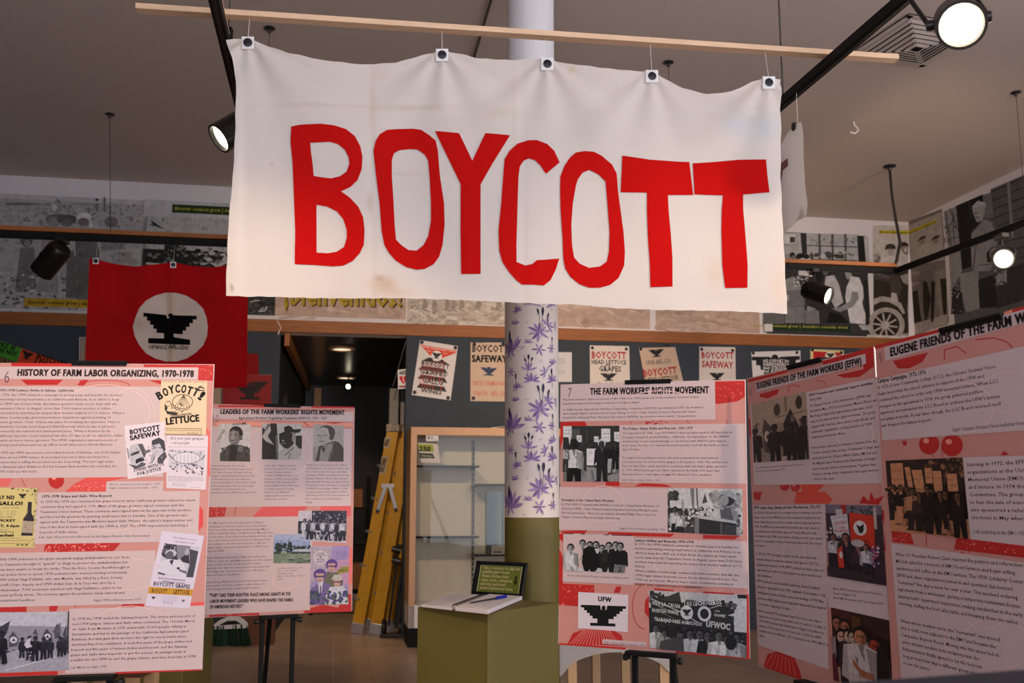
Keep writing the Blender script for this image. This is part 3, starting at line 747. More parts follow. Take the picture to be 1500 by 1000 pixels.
LET = {
 'B': [[(427, 188), (440, 186), (470, 185), (490, 187), (507, 192), (520, 202), (528, 217), (531, 232), (530, 250), (524, 266), (514, 276), (500, 283), (513, 292), (525, 305), (532, 320), (534, 338), (533, 360), (527, 372), (517, 383), (503, 390), (488, 391), (460, 389), (432, 388), (433, 340), (431, 290), (429, 240), (426, 210)],
       [(455, 212), (484, 211), (495, 214), (505, 222), (511, 233), (512, 242), (508, 254), (498, 261), (485, 264), (470, 262), (460, 260), (458, 240), (456, 225)],
       [(464, 302), (480, 305), (494, 312), (503, 323), (508, 338), (508, 350), (504, 363), (493, 370), (480, 372), (464, 371)]],
 'O1': [[(547, 222), (550, 208), (556, 198), (567, 191), (585, 189), (605, 188), (617, 190), (628, 198), (638, 207), (641, 222), (644, 260), (650, 300), (651, 330), (648, 360), (643, 377), (635, 388), (622, 395), (610, 396), (595, 392), (580, 383), (570, 372), (563, 360), (559, 340), (556, 300), (551, 260)],
        [(574, 235), (577, 225), (585, 220), (600, 218), (612, 219), (622, 227), (627, 236), (629, 260), (631, 300), (631, 325), (627, 347), (620, 360), (610, 368), (598, 367), (588, 360), (580, 352), (578, 330), (576, 290), (574, 260)]],
 'Y': [[(637, 193), (672, 197), (691, 238), (710, 198), (746, 201), (720, 243), (703, 273), (703, 320), (703, 403), (675, 403), (674, 340), (674, 272), (655, 232)]],
 'C': [[(818, 241), (810, 224), (800, 214), (785, 208), (773, 208), (757, 213), (745, 224), (738, 236), (736, 260), (733, 300), (729, 340), (730, 370), (735, 387), (745, 402), (755, 413), (763, 419), (780, 419), (795, 420), (805, 412), (813, 396), (818, 380), (800, 382), (785, 383), (778, 389), (768, 391), (755, 386), (755, 360), (756, 330), (757, 290), (758, 262), (760, 247), (766, 238), (773, 235), (782, 238), (790, 246), (798, 258)]],
 'O2': [[(819, 262), (825, 246), (833, 234), (842, 226), (855, 224), (868, 225), (880, 231), (895, 243), (902, 256), (904, 280), (908, 310), (912, 340), (914, 370), (913, 390), (905, 408), (893, 418), (878, 422), (862, 422), (848, 417), (835, 407), (827, 395), (824, 380), (823, 350), (820, 310), (819, 285)],
        [(842, 275), (845, 265), (852, 255), (862, 251), (875, 257), (886, 267), (889, 300), (892, 340), (891, 370), (888, 384), (878, 391), (862, 393), (848, 387), (840, 378), (837, 360), (836, 330), (838, 300)]],
 'T1': [[(910, 230), (950, 236), (1009, 238), (1012, 262), (1015, 286), (977, 287), (978, 310), (981, 345), (983, 380), (983, 421), (951, 422), (950, 390), (947, 345), (946, 310), (946, 284), (908, 283)]],
 'T2': [[(1014, 240), (1040, 239), (1080, 236), (1118, 237), (1120, 260), (1123, 285), (1086, 287), (1086, 310), (1089, 350), (1092, 390), (1092, 423), (1060, 423), (1056, 390), (1055, 340), (1056, 310), (1058, 287), (1017, 285)]]}
def rawquad(px, py): return BAN.px((px, py))
for key, loops in LET.items():
    pv, pt = fill_fine(loops, 9.0)
    tri = [(a, c, b) for a, b, c in pt]
    v3 = [BAN.P(BAN.px(p), ban_fold(*p) + .0035) for p in pv]
    ob('felt_letter', v3, tri, M['felt'], tb, smooth=False, cols=[lin((178, 18, 16))] * len(v3))
for i, (x, y) in enumerate(MAG):
    f = ban_fold(x, y); 
    c = BAN.P(BAN.px((x, y)), f + .006)
    r = 6.0 * 3.45 / 1458
    pd = MB().slab([BAN.P(BAN.px((x + a, y + b)), f + .005) for a, b in ((-9, 9), (9, 9), (9, -9), (-9, -9))], BAN.n, .002).out('pad', M['white'], tb)
    MB().lathe(c, BAN.n, [(0, r), (.003, r), (.004, r * .85)], n=24).out('magnet', M['magnet'], pd, smooth=True)
    top = np.array([c[0], c[1], ra_[2]]); k = np.dot(top - ra_, rdv); top = ra_ + rdv * k; top[2] = ra_[2] + (rb_[2] - ra_[2]) * k / np.linalg.norm(rb_ - ra_) - .008
    MB().tube([c + UPZ * r * .8, top], .0009, 5).out('thread', M['thread'], tb)

# ------------------------------------------------------------------ second banner, hung along the rail, seen at an angle from behind
fd = nrm(np.array([rd[0], rd[1], 0])); fo = rail_at(ra, rd, 3.75); fo = fo + np.array([0.0, 0, 0])
FAR = Plane(fo, -fd if np.dot(np.cross(-fd, UPZ), EYE - fo) > 0 else fd, UPZ)
F_EDGE = [(1173, 178), (1176, 186), (1178, 200), (1179, 225), (1181, 250), (1183, 278), (1186, 298), (1184, 314), (1178, 325)]
def far_top(f): return (1173 - 45 * f, 178 + 52 * f + 10 * math.sin(math.pi * f))
V = []; C = []; n1, n2 = 60, 40
ptop, pbot = FAR.px((1173, 180)), FAR.px((1184, 322))
dirn = np.sign(FAR.px((1150, 200))[0] - ptop[0])
LENF = 1.35
for j in range(n2 + 1):
    for i in range(n1 + 1):
        s, tt = i / n1, j / n2
        e = FAR.px((interp([(p[1], p[0]) for p in F_EDGE], 178 + 147 * tt, 0), 178 + 147 * tt))
        sc = .06 * math.sin(math.pi * s * 3) ** 2 * (1 - tt)
        zb = e[1] - sc - (.05 * math.exp(-s * 40) * -1 if tt > .97 else 0)
        d = .012 * math.sin(s * 14 + tt * 2) + .006 * math.sin(s * 31 - tt)
        V.append(FAR.P((e[0] + dirn * LENF * s, zb), d)); C.append(lin((214, 205, 196)))
F_ = [(j * (n1 + 1) + i, (j + 1) * (n1 + 1) + i, (j + 1) * (n1 + 1) + i + 1, j * (n1 + 1) + i + 1) for j in range(n2) for i in range(n1)]
tf = thing('hanging_flag', FAR.at((1173, 180)), 'smaller white cloth with a faded brown letter, hanging edge-on behind the big white banner', 'flag')
ob('cloth', V, F_, M['cloth'], tf, smooth=True, cols=C)
ik = Ink(FAR, .02)
ik.poly([(1140, 224), (1149, 221), (1152, 239), (1161, 232), (1162, 243), (1154, 250), (1151, 270), (1152, 300), (1155, 336), (1146, 342), (1141, 330), (1143, 300), (1141, 270)], (150, 104, 100))
ik.poly([(1139, 226), (1120, 238), (1120, 262), (1139, 252)], (150, 104, 100)); ik.out('sewn_shape', tf, M['felt'])
c = FAR.at((1171.5, 186), .022)
MB().lathe(c, FAR.n, [(0, .016), (.004, .016)], n=20).out('magnet', M['magnet'], tf)
MB().tube([FAR.at((1173, 180), .012), FAR.P((ptop[0], 0), .012) * np.array([1, 1, 0]) + UPZ * (ZTK - .018)], .001, 5).out('thread', M['thread'], tf)

# ------------------------------------------------------------------ red flag with the eagle
q0 = at_z(140, 350, ZTK); q1 = at_z(355, 360, ZTK)
fdir = nrm(q1 - q0); RED = Plane(q0 + np.cross(fdir, UPZ) * .02, fdir, UPZ)
R_TOP = [(132, 379), (142, 381), (165, 386), (200, 391), (235, 387), (255, 385), (275, 389), (310, 392), (345, 389), (364, 384)]
R_BOT = [(122, 572), (180, 572), (240, 571), (300, 569), (362, 567)]
def red_fold(x, y): return .012 + .006 * math.sin(x / 17.0 + y / 60.0) + .004 * math.sin(x / 9.0 - y / 45.0) * math.exp(-((y - 385) / 60) ** 2) + .004 * math.exp(-((x - 250) / 4.0) ** 2)
V = []; C = []; n1, n2 = 70, 50
for j in range(n2 + 1):
    for i in range(n1 + 1):
        s, tt = i / n1, j / n2
        x0 = 132 - 9 * tt; x1 = 364 - 2.5 * tt; x = x0 + (x1 - x0) * s
        yt, yb = interp(R_TOP, x, 0), interp(R_BOT, x, 0); y = yt + (yb - yt) * tt
        V.append(RED.P(RED.px((x, y)), red_fold(x, y))); C.append(lin((182, 22, 26)))
F_ = [(j * (n1 + 1) + i, (j + 1) * (n1 + 1) + i, (j + 1) * (n1 + 1) + i + 1, j * (n1 + 1) + i + 1) for j in range(n2) for i in range(n1)]
tr_ = thing('hanging_flag', RED.at((248, 385)), 'red cloth flag with a black eagle in a white circle, hanging below the rail', 'flag')
ob('cloth', V, F_, M['redcloth'], tr_, smooth=True, cols=C)
def on_red(loops, col, name, lift, m, h=7.0):
    pv, pt = fill_fine(loops, h)
    cc = [lin(col(p) if callable(col) else col) for p in pv]
    ob(name, [RED.P(RED.px(p), red_fold(*p) + lift) for p in pv], [(a, c, b) for a, b, c in pt], m, tr_, cols=cc)
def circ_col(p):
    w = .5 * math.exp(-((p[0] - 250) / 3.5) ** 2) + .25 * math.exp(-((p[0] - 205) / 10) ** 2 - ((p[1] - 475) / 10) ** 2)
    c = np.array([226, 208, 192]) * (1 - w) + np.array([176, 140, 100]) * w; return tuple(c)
on_red([[(251 + 54 * math.cos(2 * math.pi * k / 22) * (1 + .015 * (k % 3)), 479.5 + 50.5 * math.sin(2 * math.pi * k / 22)) for k in range(22)]], circ_col, 'white_circle', .003, M['redcloth'], 4.0)
eg = [(250 + x * 38.5 + (y * -3), 461 + y * 43 + x * 2.0) for x, y in _EL[:11]] + [(241, 489), (241, 496), (218, 496), (218, 503.5), (279, 505.5), (279, 498), (255, 494), (255, 489)] + [(250 + x * 38.5, 461 + y * 43 + x * 2.0) for x, y in [(-a, b) for a, b in _EL[:11]][::-1]] + [(254, 462), (253, 460), (250, 459.5), (247.5, 461), (246.5, 464), (248.5, 464), (248, 467), (245.5, 467), (244, 462)]
on_red([eg], (16, 14, 16), 'eagle_emblem', .006, M['redcloth'], 5.0)
ik = Ink(RED, .030)
for ch, x, y, dy in zip('UFWOC', (218, 225, 231, 239, 246), (509, 508.5, 508, 507.5, 507), [0] * 5): pass
ik.k = .020
ik.text('UFWOC', (218.5, 512), (245.5, 512), (30, 24, 24), 6, 'b'); ik.text('AFL-CIO', (247.5, 510.5), (277, 513), (30, 24, 24), 5.6, 'b')
ik.out('flag_writing', tr_)
for x, y in ((141.5, 383.5), (254.5, 389), (361, 388)):
    f = red_fold(x, y)
    pd = MB().slab([RED.P(RED.px((x + a, y + b)), f + .004) for a, b in ((-4.3, 4.3), (4.3, 4.3), (4.3, -4.3), (-4.3, -4.3))], RED.n, .002).out('pad', M['white'], tr_)
    MB().lathe(RED.P(RED.px((x, y)), f + .004), RED.n, [(0, .0125), (.003, .0125)], n=20).out('magnet', M['magnet'], pd)
    MB().tube([RED.P(RED.px((x, y)), f + .002), RED.P((RED.px((x, y))[0], 0), .0) * np.array([1, 1, 0]) + UPZ * (ZTK - .01)], .0008, 5).out('thread', M['thread'], tr_)
# ------------------------------------------------------------------ photo murals along the top of the wall
def board(ink_pl, quad_px, name, label, cat, th, m, lift=0.0, group=None, bevel=0):
    """a flat board on a wall plane; returns (thing, plane of its face)"""
    n = ink_pl.n
    q = [ink_pl.at(p, lift + th) for p in quad_px]
    t = thing(name, sum(q) / 4, label, cat, group)
    MB().slab([q[3], q[2], q[1], q[0]], n, th).out('panel_board', m, t)
    return t, Plane(ink_pl.o + n * (lift + th), ink_pl.u, ink_pl.v)
def rquad(pl, p, q):
    a, b = pl.px(p), pl.px(q)
    class _: pass
    return a, b
def rboard(pl, p, q, name, label, cat, th, m, lift=0.0, group=None):
    a, b = pl.px(p), pl.px(q); n = pl.n
    Q = [pl.P((a[0], a[1]), lift + th), pl.P((b[0], a[1]), lift + th), pl.P((b[0], b[1]), lift + th), pl.P((a[0], b[1]), lift + th)]
    t = thing(name, sum(Q) / 4, label, cat, group)
    MB().slab([Q[3], Q[2], Q[1], Q[0]], n, th).out('panel_board', m, t)
    return t, Plane(pl.o + n * (lift + th), pl.u, pl.v)
GM = 'photo murals above the trim'
def g(v, w=0): return (v + w, v, v - w * .3)
def tagstrip(ik, p, q, bgc, fg, txt, A, B, cap):
    ik.strip(p, 12.2 if cap > 4.5 else 9.5, q[0], bgc); ik.text(txt, A, B, fg, cap, 'b')
SLOG = 'discover connect grow | descubre conecta crece'
# 1 field workers and children
t, pl = rboard(WALL, (-18, 282), (208, 457.5), 'photo_mural', 'grey photo mural of women and children in a field, behind the dark spotlight', 'mural', .006, M['paper'], .001, GM)
ik = Ink(pl); R_ = ik.rect
R_((-18, 282), (208, 457.5), g(176, 3))
R_((-18, 282), (208, 300), g(196, 3))
ik.specks(0, 298, 206, 334, 260, 1, 3, [g(140), g(158), g(186), g(130)], 1.3, 2)
ik.poly([(8, 297), (30, 296), (60, 298), (60, 300), (28, 301), (9, 300)], g(120)); ik.line([(58, 299), (75, 298)], 1, g(130))
ik.poly([(74, 310), (78, 298), (84, 291), (90, 297), (92, 306), (86, 312)], g(150)); ik.poly([(83, 290), (89, 296), (86, 297)], g(80)); ik.ell((80, 304), 4, 5, g(205))
ik.rect((108, 297), (140, 301), g(145)); ik.poly([(138, 304), (141, 296), (145, 304), (143, 312)], g(130)); ik.ell((142, 292.5), 2.5, 2, g(70))
ik.line([(147, 298), (147, 372)], 4.5, g(172)); ik.line([(153, 289), (153, 310)], 3, g(120))
ik.specks(0, 345, 206, 400, 120, 2, 6, [g(168), g(182), g(160)], 1.6, 7)
ik.specks(0, 398, 206, 456, 420, .8, 2.6, [g(120), g(205), g(150), g(100), g(190), g(86)], 1.8, 3)
ik.poly([(30, 362), (50, 362), (53, 390), (53, 424), (22, 424), (27, 385)], g(118, 4)); ik.ell((39, 352), 9, 10, g(96, 3)); ik.ell((40, 356), 4.5, 5, g(140, 3)); ik.specks(26, 385, 52, 424, 30, 1, 3, [g(140), g(104)], .5, 9)
ik.poly([(62, 345), (82, 345), (86, 430), (54, 428), (58, 390)], g(150, 4)); ik.specks(58, 360, 84, 428, 30, 1, 4, [g(165), g(132)], .4, 19)
ik.ell((84, 320), 17, 7, g(112, 3)); ik.ell((79, 325), 9, 7, g(140, 3)); ik.ell((98, 321), 15, 7, g(92, 3)); ik.ell((98, 326), 9, 6, g(112, 3))
ik.poly([(92, 345), (140, 340), (146, 372), (136, 440), (96, 436), (98, 380)], g(106, 3)); ik.poly([(95, 345), (110, 345), (111, 374), (98, 376)], g(178, 3)); ik.specks(98, 365, 140, 436, 60, 1.5, 5, [g(122), g(92), g(112)], .5, 21)
ik.ell((123, 320), 11, 9, g(222, 3)); ik.poly([(132, 318), (137, 332), (130, 334)], g(214)); ik.ell((122, 325), 9, 6, g(118, 4))
ik.ell((163, 325), 10, 8, g(120, 3)); ik.poly([(146, 345), (180, 348), (186, 358), (178, 366), (150, 366)], g(136, 3)); ik.poly([(160, 372), (186, 368), (204, 386), (166, 386)], g(158, 3)); ik.specks(148, 350, 184, 384, 40, 1, 3, [g(152), g(116)], 1.2, 23)
ik.rect((-2, 454.5), (208, 457.5), g(216))
tagstrip(ik, (36, 436), (198, 448), (196, 158, 44), (44, 36, 20), SLOG, (40, 444.5), (194, 448.3), 5)
ik.out('print', t, M['mural'])
# 2 log and stump
t, pl = rboard(WALL, (212, 291.5), (402.5, 462.5), 'photo_mural', 'photo mural of a dark fallen log and roots, partly behind the red flag', 'mural', .006, M['paper'], .001, GM)
ik = Ink(pl); R_ = ik.rect
R_((212, 291.5), (402.5, 462.5), g(186, 1)); R_((212, 291.5), (402.5, 325), g(202, 1))
ik.specks(213, 318, 400, 372, 240, 1.5, 5, [g(176), g(166), g(190), g(158)], .5, 5)
ik.poly([(220, 322), (224, 329), (234, 334), (240, 334.5), (232, 330), (227, 326)], g(44)); ik.line([(220, 328), (226, 331)], 1.5, g(50))
R_((209.5, 364), (402, 400), g(58)); R_((212, 400), (402.5, 462), g(62, 1))
ik.poly([(212, 364), (240, 366), (246, 352), (268, 344), (262, 360), (272, 366), (300, 370), (340, 384), (400, 388), (400, 402), (212, 402)], g(40))
ik.specks(240, 345, 272, 378, 60, 1, 3, [g(30), g(70), g(150), g(44)], .8, 6); ik.specks(212, 362, 402, 400, 160, 1, 4, [g(30), g(84), g(120), g(50)], 1.6, 8)
ik.poly([(306, 384), (322, 386), (330, 372), (336, 384), (318, 392)], g(190)); ik.poly([(214, 384), (236, 386), (236, 388), (214, 387)], g(200)); ik.specks(285, 368, 335, 388, 26, 1, 4, [g(190), g(170), g(120)], 1.6, 12)
ik.specks(365, 437, 401, 461, 60, 1, 3, [g(50), g(80), g(36), g(96)], 1.4, 13)
ik.line([(366, 443), (373, 440), (380, 440)], 1.6, g(190)); ik.line([(379, 456), (388, 455), (391, 449)], 2, g(196)); ik.line([(379, 456), (386, 451)], 2, g(180))
tagstrip(ik, (252.5, 299), (401, 311), (42, 62, 30), (176, 172, 60), SLOG, (255, 307), (398, 313.6), 5)
ik.out('print', t, M['mural'])
TAN = [(204, 178, 162), (216, 192, 176), (190, 162, 144), (222, 200, 184), (196, 168, 152)]
def crumple(ik, x0, y0, x1, y1, n, seed):
    ik.rect((x0, y0), (x1, y1), TAN[0]); R = random.Random(seed)
    for i in range(n):
        x, y = R.uniform(x0, x1), R.uniform(y0, y1); w, h = R.uniform(8, 34), R.uniform(3, 12); c = R.choice(TAN)
        ik.poly([(min(max(x + w * math.cos(a), x0), x1), min(max(y + h * math.sin(a + .4), y0), y1)) for a in sorted(R.uniform(0, 6.28) for _ in range(4))], c)
    for i in range(n // 2):
        x, y = R.uniform(x0, x1 - 20), R.uniform(y0, y1 - 6); ik.line([(x, y), (min(x + R.uniform(6, 20), x1), min(y + R.uniform(-3, 8), y1))], .8, R.choice([TAN[2], (176, 146, 128), TAN[3]]))
# 3 welcome
t, pl = rboard(WALL, (407.5, 300), (595, 468.5), 'photo_mural', 'tan crumpled paper mural with yellow welcome lettering, directly above the doorway', 'mural', .006, M['paper'], .001, GM)
ik = Ink(pl); crumple(ik, 408, 301, 594.5, 468, 70, 3)
ik.text('¡bienvenidos!', (416, 447), (592.5, 450), (70, 54, 34), 26, 'b'); ik.text('¡bienvenidos!', (414.5, 445.5), (590.5, 448.5), (190, 164, 56), 26, 'b'); ik.out('print', t, M['mural'])
# 4 pale sketch
t, pl = rboard(WALL, (598.5, 306), (766, 477), 'photo_mural', 'pale sepia mural of a beach-like field, beside the column above the trim', 'mural', .006, M['paper'], .001, GM)
ik = Ink(pl); R_ = ik.rect; R_((599, 306), (765, 477), (206, 194, 182)); ik.specks(600, 440, 764, 476, 220, 1, 4, [(214, 204, 192), (192, 180, 166), (178, 166, 154), (224, 216, 206)], 2.4, 4)
for x in (622, 636, 655, 664, 676, 700, 730): ik.line([(x, 437), (x - 3, 452), (x + 5, 456)], 1.6, (150, 138, 128)); ik.ell((x + 1, 446), 4, 6, (168, 156, 146))
ik.specks(600, 456, 640, 476, 80, .5, 1.6, [(150, 134, 116), (224, 216, 204)], 1.4, 14); ik.out('print', t, M['mural'])
# 5, 6 crumpled paper
t, pl = rboard(WALL, (769, 316), (953, 482.5), 'photo_mural', 'tan crumpled paper mural between the column and the next paper mural', 'mural', .006, M['paper'], .001, GM)
ik = Ink(pl); crumple(ik, 769.5, 317, 952.5, 482, 90, 5); ik.out('print', t, M['mural'])
t, pl = rboard(WALL, (957, 327), (1114, 488.5), 'photo_mural', 'tan crumpled paper mural right beside the small white wall box', 'mural', .006, M['paper'], .001, GM)
ik = Ink(pl); crumple(ik, 957.5, 328, 1113.5, 488, 90, 6); ik.out('print', t, M['mural'])
# 7 packing workers
t, pl = rboard(WALL, (1117, 338), (1276.5, 493), 'photo_mural', 'black and white photo mural of women packing boxes below shelves', 'mural', .006, M['paper'], .001, GM)
ik = Ink(pl)
def A7(x, y): return (1130 + x / 5.556, 320 + y / 5.556)
def P7(pts, c): ik.poly([A7(*p) for p in pts], c)
def E7(x, y, rx, ry, c, **k): ik.ell(A7(x, y), rx / 5.556, ry / 5.556, c, **k)
def L7(pts, w, c): ik.line([A7(*p) for p in pts], w / 5.556, c)
ik.rect((1117, 338), (1276.5, 493), 62)
P7([(-70, 110), (710, 130), (715, 360), (-70, 330)], 186)
P7([(235, 118), (285, 122), (290, 300), (250, 290)], 52)
for x in (395, 500, 605): P7([(x - 14, 124), (x + 6, 125), (x + 8, 380), (x - 8, 378)], 92)
for y in (218, 330): L7([(285, y), (700, y + 14)], 8, 70)
ik.specks(*A7(300, 160), *A7(690, 215), 40, 1, 2.6, [60, 90, 140, 110], .5, 2); ik.specks(*A7(310, 270), *A7(690, 330), 34, 1.2, 4, [50, 80, 120, 200], 1.1, 3)
E7(465, 295, 24, 30, 80); E7(412, 305, 16, 20, 205); P7([(515, 290), (590, 295), (590, 325), (520, 325)], 66)
P7([(696, 140), (752, 146), (772, 390), (712, 390)], 40); P7([(752, 146), (790, 150), (800, 420), (772, 400)], 196)
P7([(80, 130), (212, 130), (214, 222), (80, 218)], 170); P7([(100, 130), (196, 130), (196, 205), (100, 205)], 214); P7([(150, 150), (192, 150), (192, 195), (150, 195)], 70)
P7([(60, 290), (150, 290), (150, 360), (60, 360)], 150); E7(170, 300, 24, 26, 46); E7(180, 330, 26, 30, 120)
E7(235, 310, 36, 28, 34); P7([(220, 330), (300, 310), (345, 360), (340, 475), (220, 460)], 214); E7(285, 310, 26, 20, 36); L7([(282, 340), (290, 440)], 8, 60)
P7([(340, 400), (420, 400), (420, 520), (350, 520)], 34); E7(440, 440, 46, 40, 40); P7([(440, 470), (510, 460), (550, 540), (585, 680), (520, 730), (470, 640), (430, 560)], 196); E7(440, 440, 22, 22, 110)
E7(640, 400, 62, 42, 22); P7([(590, 420), (640, 430), (660, 470), (640, 500), (612, 490)], 160)
P7([(650, 470), (715, 480), (745, 560), (750, 640), (738, 690), (765, 780), (765, 860), (640, 850), (620, 740), (600, 640), (610, 560)], 222)
P7([(655, 590), (700, 600), (712, 650), (660, 720), (560, 760), (480, 735), (560, 720), (640, 670)], 150); P7([(738, 680), (746, 660), (750, 720)], 60)
P7([(105, 500), (180, 470), (270, 570), (272, 710), (110, 720)], 120); P7([(105, 500), (180, 470), (262, 575), (110, 590)], 150); P7([(-70, 470), (100, 470), (105, 880), (-70, 880)], 110)
P7([(110, 720), (268, 716), (270, 850), (110, 850)], 132); L7([(198, 716), (200, 850)], 4, 96); P7([(115, 620), (140, 622), (140, 668), (115, 668)], 190)
P7([(272, 745), (385, 750), (392, 855), (275, 855)], 128); P7([(290, 712), (355, 714), (357, 748), (290, 748)], 146); P7([(190, 480), (270, 520), (330, 480), (372, 520), (300, 560), (230, 540)], 60)
ik.specks(*A7(180, 470), *A7(330, 560), 40, .8, 3, [210, 40, 170, 60], 1.4, 6)
P7([(270, 640), (420, 690), (560, 770), (640, 850), (500, 850), (390, 850), (390, 745), (300, 712)], 52); P7([(470, 760), (560, 780), (630, 850), (450, 850)], 24)
P7([(705, 865), (770, 865), (805, 905), (740, 908)], 180); P7([(750, 500), (775, 500), (800, 860), (772, 860)], 44)
ik.rect((1117, 488.5), (1276.5, 493), 212)
tagstrip(ik, A7(-70, 852), A7(645, 905), (34, 56, 28), (176, 172, 90), SLOG, A7(-148, 878), A7(622, 896), 4.2)
ik.out('print', t, M['mural'])
tag(MB().box(WALL.at((1123, 481), .03), WD * .042, UPZ * .040, WN * .025).out('wall_box', M['white'], bevel=.004, base=WALL.at((1123, 481), .02)), 'small white box fixed above the trim between paper mural and packing mural', 'box')
# 8 men beside a car, wrapped round the corner
lim = S_COR - .001
a = WALL.px((1278.5, 330)); b = WALL.px((1331, 495))
Q = [WALL.P((a[0], a[1]), .007), WALL.P((lim - .008, a[1]), .007), WALL.P((lim - .008, b[1]), .007), WALL.P((a[0], b[1]), .007)]
t = thing('photo_mural', sum(Q) / 4, 'sepia photo mural of men leaning on an old car, folded around the wall corner', 'mural', GM)
MB().slab(Q[::-1], WALL.n, .006).out('panel_board', M['paper'], t)
ea = RWALL.px((1331, 330)); eb = RWALL.px((1384, 495))
Q2 = [RWALL.P((.001, a[1]), .007), RWALL.P((eb[0], a[1]), .007), RWALL.P((eb[0], b[1]), .007), RWALL.P((.001, b[1]), .007)]
MB().slab(Q2[::-1], RWALL.n, .006).out('panel_board', M['paper'], t)
def sp(v): return (v + 8, v, v - 8)
for plw, half in ((Plane(WALL.o + WALL.n * .007, WALL.u, WALL.v), 0), (Plane(RWALL.o + RWALL.n * .007, RWALL.u, RWALL.v), 1)):
    ik = Ink(plw)
    def A8(x, y): return (1270 + x / 5.0, 300 + y / 5.0)
    def P8(pts, c): ik.poly([A8(*p) for p in pts], c)
    def E8(x, y, rx, ry, c, **k): ik.ell(A8(x, y), rx / 5., ry / 5., c, **k)
    def L8(pts, w, c): ik.line([A8(*p) for p in pts], w / 5., c)
    if half == 0:
        P8([(44, 170), (303, 190), (306, 960), (60, 940)], sp(150)); P8([(44, 150), (303, 150), (303, 470), (44, 470)], sp(196))
        ik.specks(*A8(48, 360), *A8(100, 450), 50, .8, 3, [sp(100), sp(140), sp(170)], 1, 2)
        P8([(88, 186), (303, 188), (303, 216), (88, 210)], (196, 178, 40)); ik.text('discover connect grow |', A8(92, 203), A8(303, 210), (60, 54, 20), 2.6, 'b')
        E8(172, 310, 38, 26, sp(60)); P8([(130, 318), (205, 308), (212, 322), (135, 330)], sp(50)); P8([(145, 322), (200, 322), (196, 365), (175, 380), (155, 365)], sp(170)); L8([(160, 330), (190, 330)], 4, sp(90))
        P8([(100, 400), (150, 370), (205, 375), (220, 440), (215, 470), (90, 470)], sp(206)); E8(270, 300, 36, 28, sp(50)); P8([(245, 305), (303, 300), (303, 360), (285, 370), (255, 340)], sp(130)); E8(282, 330, 10, 16, sp(190))
        P8([(215, 380), (303, 375), (303, 470), (215, 470)], sp(190)); P8([(48, 490), (303, 480), (303, 940), (48, 940)], sp(48))
        for k in range(4): L8([(50, 498 + k * 14), (170, 530 + k * 12)], 4, sp(150 - k * 20))
        P8([(46, 690), (110, 668), (180, 680), (250, 720), (280, 790), (262, 800), (225, 745), (160, 712), (100, 708), (48, 735)], sp(170))
        E8(140, 880, 136, 130, sp(168)); E8(140, 880, 98, 96, sp(36))
        for k in range(10):
            th = math.radians(k * 36 + 8); L8([(132, 882), (132 + 90 * math.cos(th), 882 + 88 * math.sin(th))], 13, sp(176))
        E8(132, 882, 30, 32, sp(180)); P8([(0, 950), (300, 962), (300, 1010), (0, 1010)], sp(206))
        P8([(160, 510), (230, 520), (260, 600), (230, 700), (180, 690)], sp(70)); P8([(180, 640), (215, 650), (230, 715), (172, 705)], sp(190)); P8([(240, 520), (303, 500), (303, 590), (265, 570)], sp(150)); P8([(300, 620), (303, 620), (303, 880), (296, 780)], sp(180))
    else:
        P8([(307, 120), (548, 30), (600, 860), (307, 980)], sp(120)); P8([(307, 150), (545, 50), (562, 380), (307, 470)], sp(168))
        P8([(307, 190), (510, 104), (515, 128), (307, 218)], (196, 178, 40)); ik.text('descubre conecta crece', A8(310, 212), A8(508, 128), (60, 54, 20), 2.6, 'b')
        for x, y in ((400, 250), (500, 245)):
            P8([(x - 32, y + 22), (x - 10, y - 14), (x + 32, y - 28), (x + 26, y - 6)], sp(60)); P8([(x - 20, y + 20), (x + 22, y - 4), (x + 26, y + 28), (x, y + 62), (x - 18, y + 46)], sp(150)); L8([(x - 6, y + 26), (x + 16, y + 14)], 5, sp(70))
        P8([(390, 300), (450, 280), (560, 290), (566, 400), (380, 440)], sp(176)); P8([(307, 480), (390, 490), (420, 560), (330, 600), (307, 580)], sp(150)); E8(355, 540, 40, 30, sp(120))
        P8([(380, 500), (470, 470), (490, 560), (470, 850), (420, 890), (390, 640)], sp(110)); P8([(410, 560), (440, 560), (470, 690), (430, 890), (410, 700)], sp(40)); P8([(500, 500), (570, 450), (582, 560), (570, 830), (545, 850), (500, 620)], sp(140)); P8([(535, 540), (582, 540), (582, 820), (560, 800)], sp(40))
        P8([(330, 640), (370, 620), (400, 850), (360, 920), (320, 890)], sp(36)); P8([(307, 620), (330, 625), (325, 780), (307, 770)], sp(190)); P8([(307, 880), (590, 800), (590, 880), (307, 960)], sp(170)); P8([(470, 560), (500, 560), (490, 850), (470, 860)], sp(34))
    ik.out('print', t, M['mural'])
# 9 old woman by a boarded house
a9 = RWALL.px((1388, 312)); b9 = RWALL.px((1560, 560)); 
zt, zb = RWALL.px((1388, 312))[1], WALL.px((1331, 495))[1]
Q = [RWALL.P((a9[0], zt), .007), RWALL.P((b9[0], zt), .007), RWALL.P((b9[0], zb), .007), RWALL.P((a9[0], zb), .007)]
t = thing('photo_mural', sum(Q) / 4, 'black and white photo mural of an old woman outside a boarded house', 'mural', GM)
MB().slab(Q[::-1], RWALL.n, .006).out('panel_board', M['paper'], t)
ik = Ink(Plane(RWALL.o + RWALL.n * .007, RWALL.u, RWALL.v))
def A9(x, y): return (1370 + x / 4.76, 250 + y / 4.76)
def P9(pts, c): ik.poly([A9(*p) for p in pts], c)
def E9(x, y, rx, ry, c, **k): ik.ell(A9(x, y), rx / 4.76, ry / 4.76, c, **k)
def L9(pts, w, c): ik.line([A9(*p) for p in pts], w / 4.76, c)
